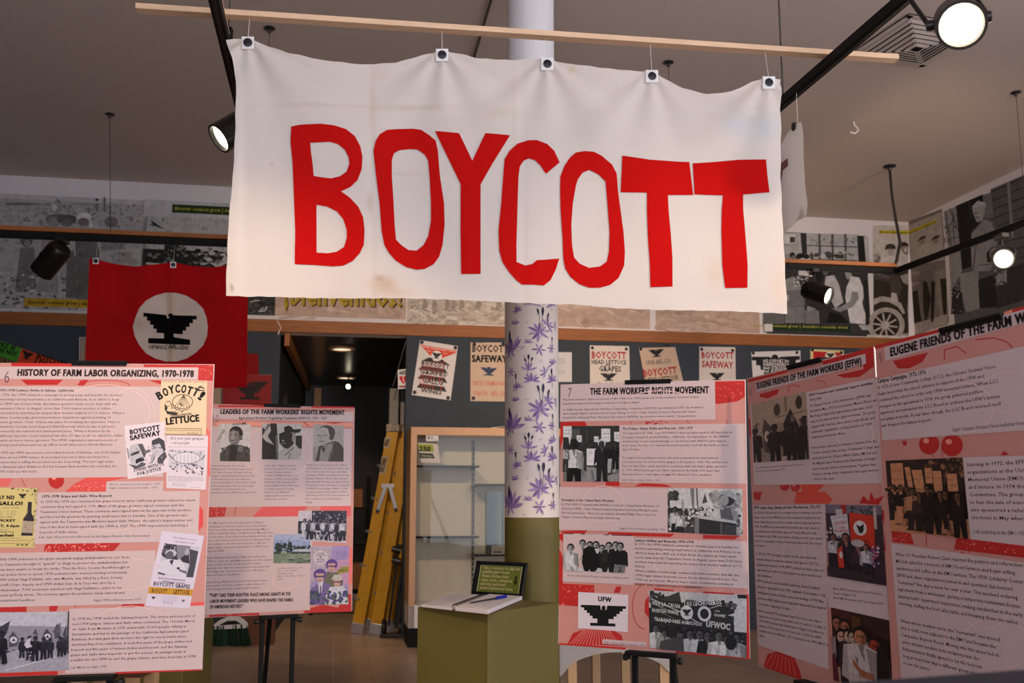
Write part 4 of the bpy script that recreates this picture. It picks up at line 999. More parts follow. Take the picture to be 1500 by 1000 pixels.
ik.uvpoly([(a9[0], zb), (b9[0], zb), (b9[0], zt), (a9[0], zt)], 96)
P9([(60, 285), (150, 245), (190, 690), (110, 850), (95, 600)], 150); ik.specks(*A9(62, 290), *A9(150, 520), 60, .5, 2.4, [40, 60, 190, 90], .5, 3)
for a_, b_ in (((70, 285), (110, 520)), ((140, 300), (80, 440)), ((100, 260), (160, 420)), ((85, 480), (165, 460)), ((120, 280), (135, 500))): L9([a_, b_], 5, 50)
P9([(145, 245), (330, 165), (340, 330), (250, 430), (250, 670), (188, 690)], 34); L9([(170, 250), (200, 480)], 6, 20); L9([(235, 210), (250, 330)], 10, 60)
P9([(385, 130), (760, -30), (760, 480), (440, 480), (400, 330)], 96)
for k in range(9): L9([(392, 150 + k * 62), (760, -20 + k * 74)], 6, 40)
P9([(500, 85), (520, 78), (550, 460), (530, 470)], 140); P9([(330, 170), (390, 150), (410, 330), (350, 330)], 122)
P9([(255, 250), (290, 215), (340, 225), (350, 280), (330, 350), (290, 360), (265, 300)], 168); P9([(262, 245), (300, 208), (350, 225), (356, 262), (330, 235), (270, 262)], 196); L9([(272, 296), (296, 296)], 7, 70); L9([(280, 328), (305, 322)], 7, 80)
P9([(255, 440), (340, 340), (400, 360), (440, 420), (420, 640), (380, 700), (260, 700), (250, 560)], 150); L9([(290, 500), (262, 700)], 6, 70); L9([(300, 660), (380, 650)], 6, 60); L9([(400, 370), (440, 440)], 7, 60)
P9([(170, 720), (300, 690), (310, 960), (220, 990), (180, 860)], 150); P9([(300, 760), (420, 720), (440, 950), (310, 960)], 44); P9([(440, 700), (760, 600), (760, 860), (430, 960)], 62); P9([(120, 820), (190, 850), (200, 1000), (110, 1000)], 52)
ik.specks(*A9(100, 780), *A9(180, 990), 50, .6, 2.4, [30, 170, 60, 200], .7, 5); P9([(420, 720), (500, 690), (500, 790), (430, 800)], 160); ik.specks(*A9(410, 690), *A9(500, 800), 24, 1, 3.5, [200, 60, 120], 1, 8)
ik.out('print', t, M['mural'])

# ------------------------------------------------------------------ picket signs and papers pinned to the dark wall
def sign(quad, label, base, name='picket_sign', cat='sign', grp='picket signs pinned to the dark wall', lift=.001, th=.004):
    t, pl = board(WALL, quad, name, label, cat, th, M['paper'], lift, grp)
    ik = Ink(pl); ik.poly(quad, base); return t, pl, ik
def mags(t, pl, pts, r=.018):
    for p in pts: MB().lathe(pl.at(p, .001), pl.n, [(0, r), (.004, r), (.006, r * .8)], n=18).out('magnet', M['magnet'], t, smooth=True)
def A5(x, y): return (590 + x / 5.556, 480 + y / 5.556)
t, pl, ik = sign([A5(140, 100), A5(448, 150), A5(388, 590), A5(72, 545)], 'tilted white sign with red triangle and stepped black lettering, left of the column', (226, 220, 216))
P = lambda pts, c: ik.poly([A5(*p) for p in pts], c)
P([(138, 136), (436, 186), (436, 204), (276, 262), (258, 262)], (222, 70, 44)); ik.text('UNITED FARMWORKERS UNION', A5(148, 155), A5(430, 200), (244, 226, 214), 1.6, 'b'); ik.text('AFL', A5(192, 190), A5(228, 195), (244, 226, 214), 2.2); ik.text('CIO', A5(328, 210), A5(362, 215), (244, 226, 214), 2.2)
ik.ell(A5(275, 230), 8, 8, (236, 230, 226)); eagle(ik, A5(277, 205), 7.2, 8, (18, 16, 16), 7)
P([(215, 240), (240, 246), (250, 268), (290, 272), (318, 256), (384, 305), (150, 270)], (26, 22, 22))
for y0, w in ((315, 1.0), (388, .95), (460, .95)): P([(160 - (y0 - 300) * .13, y0 - 8), (345 - (y0 - 300) * .05, y0 + 20), (368 - (y0 - 300) * .06, y0 + 62), (128 - (y0 - 300) * .1, y0 + 24)], (34, 26, 26))
R5 = random.Random(5)
for k in range(9):
    x = 165 + k * 22 - 8; L = R5.uniform(120, 240); ik.line([A5(x, 275), A5(x - L * .1, 275 + L)], .9, (206, 62, 42))
for tx, x0, y0, x1, y1 in (('BOYCOTT', 150, 300, 378, 335), ('GRAPES·', 136, 368, 372, 402), ('GALLO', 160, 442, 330, 470), ('WINES', 146, 522, 318, 545)):
    ik.text(tx, A5(x0 + 3, y0 + 3), A5(x1 + 3, y1 + 3), (236, 230, 226), 6.6, 'x'); ik.text(tx, A5(x0, y0), A5(x1, y1), (18, 16, 16), 6.0, 'b')
ik.out('print', t); mags(t, pl, [A5(155, 118), A5(427, 163), A5(368, 570), A5(96, 525)])
t, pl, ik = sign([A5(552, 118), A5(880, 122), A5(880, 600), A5(550, 596)], 'tan sign with black stencil lettering and blue eagle, partly behind the column', (206, 180, 156))
ik.specks(*A5(556, 112), *A5(700, 122), 14, .5, 1.6, [(60, 73, 86)], 2.2, 3); ik.text('BOYCOTT', A5(563, 195), A5(858, 198), (20, 18, 22), 10.5, 'b'); ik.text('SAFEWAY', A5(563, 276), A5(850, 279), (20, 18, 22), 10, 'x')
ik.poly([A5(*p) for p in ((632, 320), (672, 322), (682, 332), (686, 318), (712, 318), (718, 332), (728, 328), (768, 326), (752, 346), (742, 350), (732, 366), (722, 368), (716, 378), (740, 380), (740, 390), (656, 386), (656, 378), (688, 376), (684, 366), (672, 362), (660, 346), (650, 342))], (34, 52, 92))
ik.text('UNITED FARMWORKERS', A5(563, 470), A5(880, 474), (206, 92, 66), 7, 'n'); ik.text('UNION   AFL-CIO', A5(570, 552), A5(850, 556), (206, 92, 66), 7.2, 'n'); ik.out('print', t)
mags(t, pl, [A5(582, 135), A5(816, 133), A5(574, 573)])
t, pl, ik = sign([(800, 515.5), (837.3, 516), (837.5, 559.3), (800, 558.8)], 'plain white notice with small print, just right of the column', (214, 212, 214), 'wall_notice', 'notice', None)
for y in (526, 529, 532, 543, 546): ik.text('visit our desk for a copy' if y % 2 else 'community history notes', (803, y), (827, y + .3), (120, 118, 122), 1.8)
ik.out('print', t)
def A6(x, y): return (840 + x / 3.26, 480 + y / 3.26)
t, pl, ik = sign([A6(78, 84), A6(265, 88), A6(272, 385), A6(80, 378)], 'white sign with red and black lettering and eagle, first right of the white notice', (222, 212, 204))
RDK = (176, 24, 34); BK = (24, 22, 24)
ik.text('BOYCOTT', A6(86, 145), A6(252, 149), RDK, 10.5, 'b'); ik.text('HEAD LETTUCE', A6(86, 172), A6(253, 175), BK, 6.2, 'b'); ik.text('AND', A6(150, 183), A6(178, 184), BK, 2.6, 'b'); ik.text('GRAPES', A6(122, 207), A6(228, 209), BK, 8, 'b')
eagle(ik, A6(168, 217), 12, 11, BK); ik.text('Viva la Huelga', A6(112, 272), A6(232, 274), BK, 4); ik.out('print', t); mags(t, pl, [A6(90, 96), A6(252, 101)], .016)
t, pl, ik = sign([A6(312, 97), A6(442, 72), A6(484, 96), A6(540, 360), A6(372, 395)][:1] + [A6(484, 92), A6(548, 360), A6(370, 395)], 'tan tilted sign with a black eagle at the top, between two white signs', (206, 180, 158))
eagle(ik, A6(395, 103), 11, 11, BK, -4); ik.text('UFW-AFL-CIO', A6(347, 180), A6(468, 168), BK, 6.8); ik.text('BOYCOTT', A6(334, 234), A6(496, 218), RDK, 10.5, 'b'); ik.text('HEAD LETTUCE', A6(346, 258), A6(500, 244), BK, 5.5, 'b'); ik.text('GRAPES', A6(372, 292), A6(490, 280), BK, 8, 'b'); ik.out('print', t)
mags(t, pl, [A6(321, 102), A6(443, 84)], .016); MB().tube([pl.at(A6(440, 80), .004), pl.at(A6(452, 66), .006), pl.at(A6(457, 78), .004)], .004, 5).out('string_knot', M['wire'], t)
t, pl, ik = sign([A6(601, 90), A6(772, 93), A6(776, 385), A6(600, 380)], 'white sign with only red lettering above a black eagle', (216, 208, 202))
ik.text('BOYCOTT', A6(611, 145), A6(766, 147), RDK, 9.5, 'b'); ik.text('SAFEWAY', A6(613, 187), A6(762, 194), RDK, 9.5, 'b'); eagle(ik, A6(685, 215), 11, 11, BK); ik.out('print', t); mags(t, pl, [A6(612, 102), A6(760, 108)], .016)
t, pl, ik = sign([A6(849, 115), A6(1083, 109), A6(1084, 330), A6(862, 330)], 'wide white sign with stepped black wings and outlined lettering, above the angled board', (220, 216, 216))
P = lambda pts, c: ik.poly([A6(*p) for p in pts], c)
P([(852, 138), (935, 138), (950, 148), (975, 148), (990, 138), (1080, 134), (1082, 152), (1062, 154), (1062, 176), (1040, 178), (1040, 200), (1020, 202), (1020, 226), (910, 226), (910, 202), (894, 200), (892, 180), (872, 178), (872, 156), (852, 156)], (24, 22, 24)); ik.ell(A6(962, 142), 5, 4.5, (24, 22, 24))
for tx, y in (('WE SUPPORT the', 166), ('FARMWORKERS in', 182), ('their STRUGGLE', 198), ('for JUSTICE', 214)): ik.text(tx, A6(906, y), A6(1030, y - 2), (220, 216, 216), 4.6, 'b')
ik.out('print', t); mags(t, pl, [A6(858, 121), A6(1066, 118)], .016)
t, pl, ik = sign([A6(1131, 102), A6(1290, 108), A6(1290, 300), A6(1135, 300)], 'red sign with yellow border and white oval, topmost behind the angled board', (226, 208, 150))
P = lambda pts, c: ik.poly([A6(*p) for p in pts], c)
P([(1145, 112), (1280, 118), (1280, 300), (1145, 300)], (190, 34, 30)); ik.ell(A6(1228, 132), 8, 6, (230, 220, 200)); eagle(ik, A6(1228, 122), 6, 7, BK); P([(1145, 146), (1280, 150), (1280, 156), (1145, 152)], (226, 208, 120)); ik.out('print', t); mags(t, pl, [A6(1140, 106), A6(1279, 118)], .016)
# bumper stickers at the far left
def A3(x, y): return (x / 4.545, 480 + y / 4.545)
t, pl, ik = sign([A3(-150, 35), A3(145, 136), A3(112, 228), A3(-180, 128)], 'green slanted strip with black lettering beside the orange strip', (76, 150, 40), 'sticker', 'sticker', 'slanted stickers on the dark wall', .001, .003)
ik.text('CHAVEZ SI', A3(-110, 92), A3(98, 150), (20, 24, 18), 6.2, 'x'); ik.text('TEAMSTERS NO!', A3(-170, 118), A3(108, 188), (20, 24, 18), 6, 'x'); ik.out('print', t)
t, pl, ik = sign([A3(146, 137), A3(500, 261), A3(465, 364), A3(110, 240)], 'orange slanted strip with black eagle and lettering, above the history board', (226, 78, 28), 'sticker', 'sticker', 'slanted stickers on the dark wall', .001, .003)
eagle(ik, A3(188, 160), 9, 11, BK, 19); ik.text('BOYCOTT', A3(236, 202), A3(440, 270), BK, 8, 'x'); ik.text('LETTUCE', A3(224, 240), A3(425, 310), BK, 8, 'x'); ik.text('FARM WORKERS', A3(112, 256), A3(200, 286), BK, 4, 'b'); ik.out('print', t)
t, pl, ik = sign([A3(-190, 130), A3(108, 232), A3(80, 310), A3(-220, 208)], 'tan slanted strip below the green strip', (150, 112, 66), 'sticker', 'sticker', 'slanted stickers on the dark wall', .001, .003)
ik.text('UFW SUPPORT', A3(-160, 175), A3(60, 240), (70, 50, 30), 6, 'b'); ik.out('print', t)
# beige framed card behind the red flag
t, pl, ik = sign([(117, 494), (324, 500), (324, 597), (116, 596)], 'beige framed card mostly hidden behind the red flag', (150, 132, 116), 'framed_card', 'picture', None, .001, .02)
ik.rect((119, 497), (322, 594), (166, 146, 126)); ik.line([(120.5, 500), (120, 590)], 1.2, (196, 178, 160)); ik.out('print', t)
# dark red cloth with stepped outline
t, pl, ik = sign([(326, 548), (398, 549), (397, 600), (326, 600)], 'dark red stepped cloth with a black eagle, hung beside the hall opening', (140, 12, 18), 'wall_hanging', 'wall hanging', None, .001, .006)
ik.poly([(326, 536), (360, 534), (360, 548), (326, 548)], (140, 12, 18))
t2 = t
q = [pl.at(p, .0) for p in ((352, 549), (352, 517), (378, 518), (379, 549))]
MB().slab(q[::-1] if np.dot(np.cross(q[1] - q[0], q[2] - q[0]), pl.n) < 0 else q, pl.n, .006).out('upper_cloth', mat('dark_red_cloth', (140, 12, 18), .9), t)
eagle(ik, (366, 559), 26, 26, (30, 12, 16)); ik.out('print', t)
# AED sign projecting at the door post, and the thin cable beside it
pw = WALL.at((597, 555)); d_ = -WN * .0
o_ = WALL.P((D_R + .015, 0)); AEDP = Plane(WALL.P((0, 0), -.02), WD, UPZ)
t, pl = board(AEDP, [(582.5, 541.5), (599, 540), (599.5, 568), (583, 570)], 'defibrillator_sign', 'small white sign with a red heart at the door post', 'sign', .006, M['white'], .0)
ik = Ink(pl); ik.text('AED', (585, 548.5), (596.5, 547.5), (22, 22, 24), 5, 'x')
ik.poly([(590.8, 563), (585, 555), (585, 551.5), (588, 550), (590.6, 552.5), (593.2, 549.7), (596.6, 551), (596.8, 554.6)], (206, 30, 40)); ik.line([(591, 552.5), (590, 556), (592, 556), (590.8, 560)], .8, (240, 230, 226)); ik.rect((584.5, 564.5), (598, 567.5), (150, 60, 60)); ik.out('print', t)
p, q = WALL.at((594, 500), .012), WALL.at((575, 566), .012)
tag(MB().tube([p, (p + q) / 2 - UPZ * .01, q], .005, 6).out('wall_cable', M['wire'], base=p), 'thin slanted cord above the defibrillator sign', 'cord')
p, q = WALL.at((406.5, 471), .05), WALL.at((407.5, 491), .05)
tag(MB().tube([p, (p + q) / 2 + WD * .03, q], .006, 6).out('hanging_string', M['thread'], base=p), 'short white string hanging over the wooden trim', 'string')
# ------------------------------------------------------------------ exhibit boards on easels
PINK, RED_, WHT, TXT = (208, 145, 135), (192, 42, 38), (211, 188, 187), (70, 54, 60)
INKD = (44, 34, 38)
def exhibit(x, y, yaw, tilt, z, roll, w, label, easel_label, clip_px, ledge_px):
    u = np.array([math.cos(yaw), math.sin(yaw), 0]); back = np.array([-math.sin(yaw), math.cos(yaw), 0])
    V = UPZ * math.cos(tilt) + back * math.sin(tilt)
    u0, V0 = u, V
    u, V = u * math.cos(roll) + V * math.sin(roll), V * math.cos(roll) - u * math.sin(roll)
    bl = np.array([x, y, z]); pl = Plane(bl, u, V); H = .914; th = .006
    t = thing('exhibit_board', bl + u * w / 2, label, 'exhibit board', 'exhibit boards on easels')
    MB().slab([pl.P((0, 0)), pl.P((w, 0)), pl.P((w, H)), pl.P((0, H))], pl.n, th).out('foam_core', M['foam'], t)
    ik = Ink(pl); ik.uvpoly([(.001, .001), (w - .001, .001), (w - .001, H - .001), (.001, H - .001)], PINK)
    ik.w, ik.h = w, H
    # easel: two front posts, ledge, top clip, rear leg
    ca = (pl.px(clip_px[0])[0] + pl.px(clip_px[1])[0]) / 2; cw = abs(pl.px(clip_px[1])[0] - pl.px(clip_px[0])[0]) / 2
    la_ = (pl.px(ledge_px[0])[0] + pl.px(ledge_px[1])[0]) / 2 if ledge_px else ca; lw = abs(pl.px(ledge_px[1])[0] - pl.px(ledge_px[0])[0]) / 2 if ledge_px else cw
    n = pl.n; bk = -n
    foot = lambda a, d: np.array([*(pl.P((a, 0), -d) - V0 / V0[2] * pl.P((a, 0), -d)[2])[:2], 0.0])
    e = thing('display_easel', foot(la_, .03), easel_label, 'easel', 'black display easels')
    for sg in (-1, 1):
        top = pl.P((la_ + sg * .066, H * .62), -.018 - .0); ft = foot(la_ + sg * .066, .018)
        MB().beam(ft, top, .019, .019, n).out('post', M['black'], e, bevel=.002)
        MB().lathe(pl.P((la_ + sg * (.066 + .010), -.028), -.018), u * sg, [(0, .007), (.012, .007), (.012, .012), (.024, .012), (.027, .008)], n=14).out('knob', M['blackplastic'], e, smooth=True)
    MB().box(pl.P((la_, -.009), .004), u * (lw), V * .0075, n * .030).out('ledge', M['black'], e, bevel=.002)
    MB().beam(pl.P((ca, H * .60), -.018), pl.P((ca, H + .004), -.018), .020, .014, n).out('mast', M['black'], e)
    mb = MB(); mb.box(pl.P((ca, H + .004), -.008), u * cw, V * .004, n * .018); mb.box(pl.P((ca, H - .001), .0045), u * cw, V * .006, n * .0025)
    mb.out('top_clip', M['black'], e, bevel=.001)
    h_ = pl.P((la_, H * .6), -.03); rf = foot(la_, .03) + back * .55
    MB().beam(h_, rf, .018, .018, back).out('rear_leg', M['black'], e, bevel=.002)
    MB().beam(pl.P((la_ - .075, H * .6), -.018), pl.P((la_ + .075, H * .6), -.018), .016, .016, n).out('crossbar', M['black'], e)
    return t, pl, ik
def fruit(ik, c, r, col=RED_, hatch=True, a0=0, a1=360, seed=1, ry=None):
    ik.ell(c, r, ry or r, col)
    R = random.Random(seed)
    for i in range(int(r * 2) if hatch else 0):
        a = R.uniform(0, 6.28); q = R.uniform(.2, .95); x, y = c[0] + r * q * math.cos(a), c[1] + (ry or r) * q * math.sin(a)
        ik.line([(x, y), (x + R.uniform(-2, 2), y + R.uniform(1, 4))], .5, (238, 130, 116))
def grape(ik, c, r, seed=1):
    ik.ell(c, r, r, RED_); ik.ell((c[0] - r * .3, c[1] - r * .35), r * .3, r * .25, (240, 150, 136)); ik.specks(c[0] - r * .7, c[1] - r * .7, c[0] + r * .7, c[1] + r * .7, 10, .3, .7, [(236, 110, 100), (190, 30, 34)], 1, seed)
def faint(ik, c, rx, ry, w=1.2): ik.ring(c, rx, ry, w, (234, 196, 188))
def photo(ik, quad, t, draw, name='photograph', base=(150, 146, 148), lift=1.5e-3, mt='photo'):
    """a picture printed on the board: its own mesh. draw(q) gets a pixel mapper for unit coordinates"""
    p = Ink(ik.pl, lift)
    TL, TR, BR, BL = [np.array(q, float) for q in quad]
    def q(s, v): return tuple((TL * (1 - s) + TR * s) * (1 - v) + (BL * (1 - s) + BR * s) * v)
    p.poly([q(0, 0), q(1, 0), q(1, 1), q(0, 1)], base)
    W = np.linalg.norm(TR - TL); Hh = np.linalg.norm(BL - TL)
    class D: pass
    d = D(); d.ik = p; d.q = q; d.W = W; d.H = Hh
    def cl(v): return min(1.0, max(0.0, v))
    d.P = lambda pts, c: p.poly([q(cl(a), cl(b)) for a, b in pts], c)
    d.R = lambda x0, y0, x1, y1, c: d.P([(x0, y0), (x1, y0), (x1, y1), (x0, y1)], c)
    d.E = lambda x, y, rx, ry, c: d.P([(x + rx * math.cos(k * .449), y + ry * math.sin(k * .449)) for k in range(14)], c)
    d.L = lambda pts, w, c: p.line([q(cl(a), cl(b)) for a, b in pts], w, c)
    def S(x0, y0, x1, y1, n, r0, r1, cols, seed=1, asp=1.0):
        R = random.Random(seed); p.k += p.STEP
        for i in range(n):
            x, y = R.uniform(x0, x1), R.uniform(y0, y1); r = R.uniform(r0, r1); ph = R.uniform(0, 6.28)
            p.poly([q(cl(x + r * asp * math.cos(ph + k * 1.26) * R.uniform(.6, 1.2) / W), cl(y + r * math.sin(ph + k * 1.26) * R.uniform(.6, 1.2) / Hh)) for k in range(5)], R.choice(cols), p.k + i * 2e-7)
    d.S = S
    def T(tx, x0, y0, x1, y1, col, cap, st='b'): p.text(tx, q(x0, y0), q(x1, y1), col, cap, st)
    d.T = T
    def man(x, y, h, body, legs, face, hair, w=.25, coat=0):
        a = h * .105 * Hh / W * .78
        d.P([(x - h * w * .62 * Hh / W, y + h * .24), (x - a * .5, y + h * .19), (x + a * .5, y + h * .19), (x + h * w * .62 * Hh / W, y + h * .24), (x + h * w * .66 * Hh / W, y + h * .55), (x - h * w * .66 * Hh / W, y + h * .55)], body)
        d.P([(x - h * w * .5 * Hh / W, y + h * .54), (x + h * w * .5 * Hh / W, y + h * .54), (x + h * w * .5 * Hh / W, y + h), (x + h * w * .1 * Hh / W, y + h), (x, y + h * .66), (x - h * w * .12 * Hh / W, y + h), (x - h * w * .5 * Hh / W, y + h)], legs)
        def sh(c, k): return tuple(max(0, min(255, int(v * k))) for v in (c if isinstance(c, tuple) else (c, c, c)))
        k = Hh / W; R = random.Random(int(x * 997 + y * 577)); wd = h * w * .62 * k
        d.P([(x + wd * .25, y + h * .22), (x + wd, y + h * .25), (x + wd * 1.02, y + h * .56), (x + wd * .5, y + h * .56)], sh(body, .72))
        d.P([(x - wd * 1.02, y + h * .26), (x - wd * .78, y + h * .24), (x - wd * .8, y + h * .5), (x - wd * (.7 if R.random() < .5 else 1.1), y + h * .64), (x - wd * 1.2, y + h * .6)], sh(body, .86))
        d.P([(x + wd * .8, y + h * .25), (x + wd * 1.05, y + h * .27), (x + wd * 1.2, y + h * .58), (x + wd * 1.0, y + h * .62), (x + wd * .84, y + h * .48)], sh(body, .62))
        d.P([(x - a * .5, y + h * .2), (x + a * .5, y + h * .2), (x + a * .1, y + h * .34)], sh(face, 1.1) if sum(sh(body, 1)) < 360 else sh(body, .6))
        for _ in range(3):
            fx, fy = x + wd * R.uniform(-.6, .4), y + h * R.uniform(.28, .5); d.P([(fx, fy), (fx + wd * .22, fy + h * .02), (fx + wd * .12, fy + h * .1)], sh(body, R.choice((.6, 1.35, .8))))
        d.P([(x - wd * .1, y + h * .62), (x + wd * .2, y + h * .6), (x + wd * .5, y + h * .98), (x + wd * .3, y + h)], sh(legs, .7))
        d.E(x + wd * .55, y + h * .99, wd * .45, h * .02, sh(legs, .5)); d.E(x - wd * .6, y + h * .99, wd * .45, h * .02, sh(legs, .5))
        d.E(x, y + h * .09, a * 1.15, h * .1, hair); d.E(x - a * .08, y + h * .12, a * .85, h * .082, face)
        d.P([(x + a * .1, y + h * .06), (x + a * .78, y + h * .09), (x + a * .5, y + h * .19), (x + a * .1, y + h * .2)], sh(face, .7))
        d.P([(x - a * .6, y + h * .1), (x + a * .6, y + h * .1), (x + a * .55, y + h * .118), (x - a * .55, y + h * .118)], sh(face, .5)); d.P([(x - a * .35, y + h * .16), (x + a * .3, y + h * .16), (x, y + h * .172)], sh(face, .5))
    d.man = man
    draw(d)
    o = p.out(name, t, M[mt]); return o
def mono(seed, lo, hi): R = random.Random(seed); return lambda: (lambda v: (v, v - 2, v + 2))(R.randint(lo, hi))

# ---- board 7: the farm workers' rights movement
t7, p7, ik = exhibit(.1618, 3.605, -.389, .0191, .7501, -.0171, .66, 'upright exhibit board about the rights movement, squarely right of the column', 'black easel under the rights movement board, in front of the arched table', ((916, 562), (983, 563)), ((919, 950), (989, 957)))
def C7(x, y): return (800 + x / 3.571, 480 + y / 3.571)
def C8(x, y): return (800 + x / 3.845, 740 + y / 3.845)
ik.poly([C7(118, 296), C7(420, 290), C7(420, 306), C7(125, 312)], RED_); ik.poly([C7(640, 286), C7(1038, 278), C7(1040, 360), C7(1000, 385), C7(900, 398), C7(780, 380), C7(660, 320)], RED_)
ik.specks(*C7(890, 290), *C7(1030, 380), 60, .5, 1.2, [(236, 110, 100), (196, 34, 36)], 1.3, 2)
ik.poly([C7(76, 492), C7(200, 486), C7(215, 512), C7(92, 520), C7(88, 580), C7(72, 640)], RED_); ik.poly([C7(310, 804), C7(384, 804), C7(384, 828), C7(312, 826)], RED_); ik.poly([C7(460, 828), C7(500, 812), C7(620, 818), C7(660, 832)], RED_)
for x in (440, 740, 945): ik.line([C7(x - 6, 480), C7(x + 8, 505)], .8, RED_)
ik.specks(*C7(520, 486), *C7(640, 506), 24, .6, 1.8, [RED_, (230, 90, 80)], 1.4, 3)
ik.poly([C8(75, 160), C8(98, 157), C8(98, 205), C8(75, 190)], RED_); ik.poly([C8(76, 145), C8(235, 138), C8(218, 158), C8(100, 158)], RED_); ik.poly([C8(352, 150), C8(725, 160), C8(700, 178), C8(345, 166)], RED_); ik.poly([C8(885, 166), C8(1090, 172), C8(1060, 192), C8(882, 186)], RED_)
ik.poly([C8(74, 240), C8(96, 300), C8(96, 440), C8(272, 448), C8(272, 540), C8(200, 570), C8(72, 560)], RED_); ik.specks(*C8(80, 450), *C8(268, 560), 70, .5, 1.4, [(240, 140, 128), (200, 36, 38)], 1.2, 4)
ik.poly([C8(120, 782), C8(150, 720), C8(230, 690), C8(360, 690), (C8(425, 730)), C8(440, 790)], RED_)
for k in range(16): ik.line([C8(130 + k * 19, 785), C8(215 + k * 9, 696)], .6, (242, 170, 160))
ik.ring(C8(560, 570), 19, 33, .9, RED_, 95, 265); ik.poly([C8(580, 505), C8(558, 540), C8(556, 600), C8(580, 635)], RED_); ik.poly([C8(382, 490), C8(396, 456), C8(424, 458), C8(416, 492)], RED_)
ik.rect(C8(74, 780), C8(1148, 806), RED_) if False else ik.poly([C8(74, 774), C8(450, 800), C8(450, 812), C8(74, 784)], RED_); ik.poly([C8(730, 820), C8(1130, 852), C8(1130, 500), C8(1142, 500), C8(1148, 866), C8(730, 832)], RED_); ik.poly([C8(610, 466), C8(720, 476), C8(720, 484), C8(610, 476)], RED_); ik.poly([C8(885, 484), C8(1060, 494), C8(1060, 502), C8(885, 494)], RED_)
ik.rect(C7(76, 297), C7(886, 480), WHT); ik.rect(C7(385, 508), C7(1046, 815), WHT); ik.rect(C7(72, 832), C7(636, 1072), WHT); ik.rect(C8(494, 182), C8(1136, 468), WHT); ik.rect(C8(98, 160), C8(494, 448), WHT)
for c, rx, ry in ((C7(700, 650), 60, 36), (C7(300, 920), 30, 26), (C8(800, 320), 50, 22), (C7(600, 400), 50, 20)): faint(ik, c, rx, ry)
ik.text('7', C7(112, 362), C7(134, 362), (96, 70, 82), 13, 'l'); 
ik.block(["The farm workers' rights movement of the 1960s and 1970s grew out of the workers' need for better", "treatment, improved working conditions, and higher wages."], C7(88, 381), C7(800, 372), C7(88, 402), TXT)
ik.block(["In California the Agricultural Workers Organizing Committee (AWOC) was formed in 1959. Its members", "were largely Filipino workers led by Larry Itliong. In 1962, César Chávez, Dolores Huerta and others", "founded the National Farm Workers Association (NFWA). Its members were mainly Chicano/Latino."], C7(88, 433), C7(824, 424), C7(88, 475), TXT)
ik.block(["The Delano Grape Strike and Boycott, 1965-1970"], C7(400, 533), C7(768, 530), C7(400, 533), INKD, st='b')
ik.block(["On September 8, 1965, over 900 AWOC farm workers walked off their jobs at", "ten grape vineyards around Delano, California. On September 16, the NFWA", "membership voted overwhelmingly to join forces with AWOC and support", "their cause. By Sept. 20, several thousand workers had left the fields at more", "than 30 farms.", "", "To support the striking workers, the unions launched an international", "consumer boycott of non-Union grapes in December, 1965. The strikes and", "boycott lasted five years and led to contracts with the major grape growers", "in 1970. What had begun as a labor dispute in the fields of Delano had", "blossomed into a civil rights struggle for America's farm workers."], C7(400, 556), C7(975, 552), C7(398, 770), TXT)
ik.block(["Left: Delano Grape Strike, 1965"], C7(396, 800), C7(597, 800), C7(396, 800), (110, 90, 94))
ik.block(["Formation of the United Farm Workers"], C7(82, 905), C7(358, 905), C7(82, 905), INKD, st='b')
ik.block(["In 1967 AWOC merged with NFWA to form the United Farm Workers of", "America (UFW). César Chávez became president and Larry Itliong became", "first vice-president. Other vice-presidents included Philip Vera Cruz, Pete", "Velasco, Dolores Huerta and Julio Hernandez."], C7(82, 927), C7(590, 931), C7(82, 993), TXT)
ik.block(["Right: Dolores Huerta speaking, 1966"], C8(415, 134), C8(672, 138), C8(415, 134), (110, 90, 94)); ik.block(["Above: United Farm Workers of America Officers, 1970"], C8(120, 398), C8(466, 412), C8(120, 398), (110, 90, 94))
ik.block(["Lettuce Strikes and Boycott, 1970-1978"], C8(500, 202), C8(833, 212), C8(500, 202), INKD, st='b')
ik.block(["In 1970, the UFW initiated a campaign to increase pay and benefits for", "workers harvesting iceberg head lettuce in California and Arizona. In an", "effort to keep the UFW out of their fields, the lettuce growers made", "secret deals with the Teamsters Union. In August, more than 7,000 farm", "workers responded by launching the largest farm worker walkout in U.S.", "history.", "When a Salinas County judge outlawed all strike activities that fall, the", "UFW began lettuce boycotts across North America and Europe. The", "UFW set up boycott offices in major cities. Community activists in", "smaller cities organized support organizations."], C8(500, 222), C8(1085, 246), C8(502, 448), TXT)
ik.rect(C8(320, 752), C8(565, 796), WHT); ik.block(["Right: Salinas strikers workers, 1970"], C8(328, 776), C8(560, 790), C8(328, 776), (90, 74, 110))
ik.out('printed_sheet', t7)
ik = Ink(p7, 2e-3); ik.text("THE FARM WORKERS' RIGHTS MOVEMENT", C7(231, 349), C7(853, 341), (36, 26, 30), 9.6, 'x'); ik.out('heading', t7)
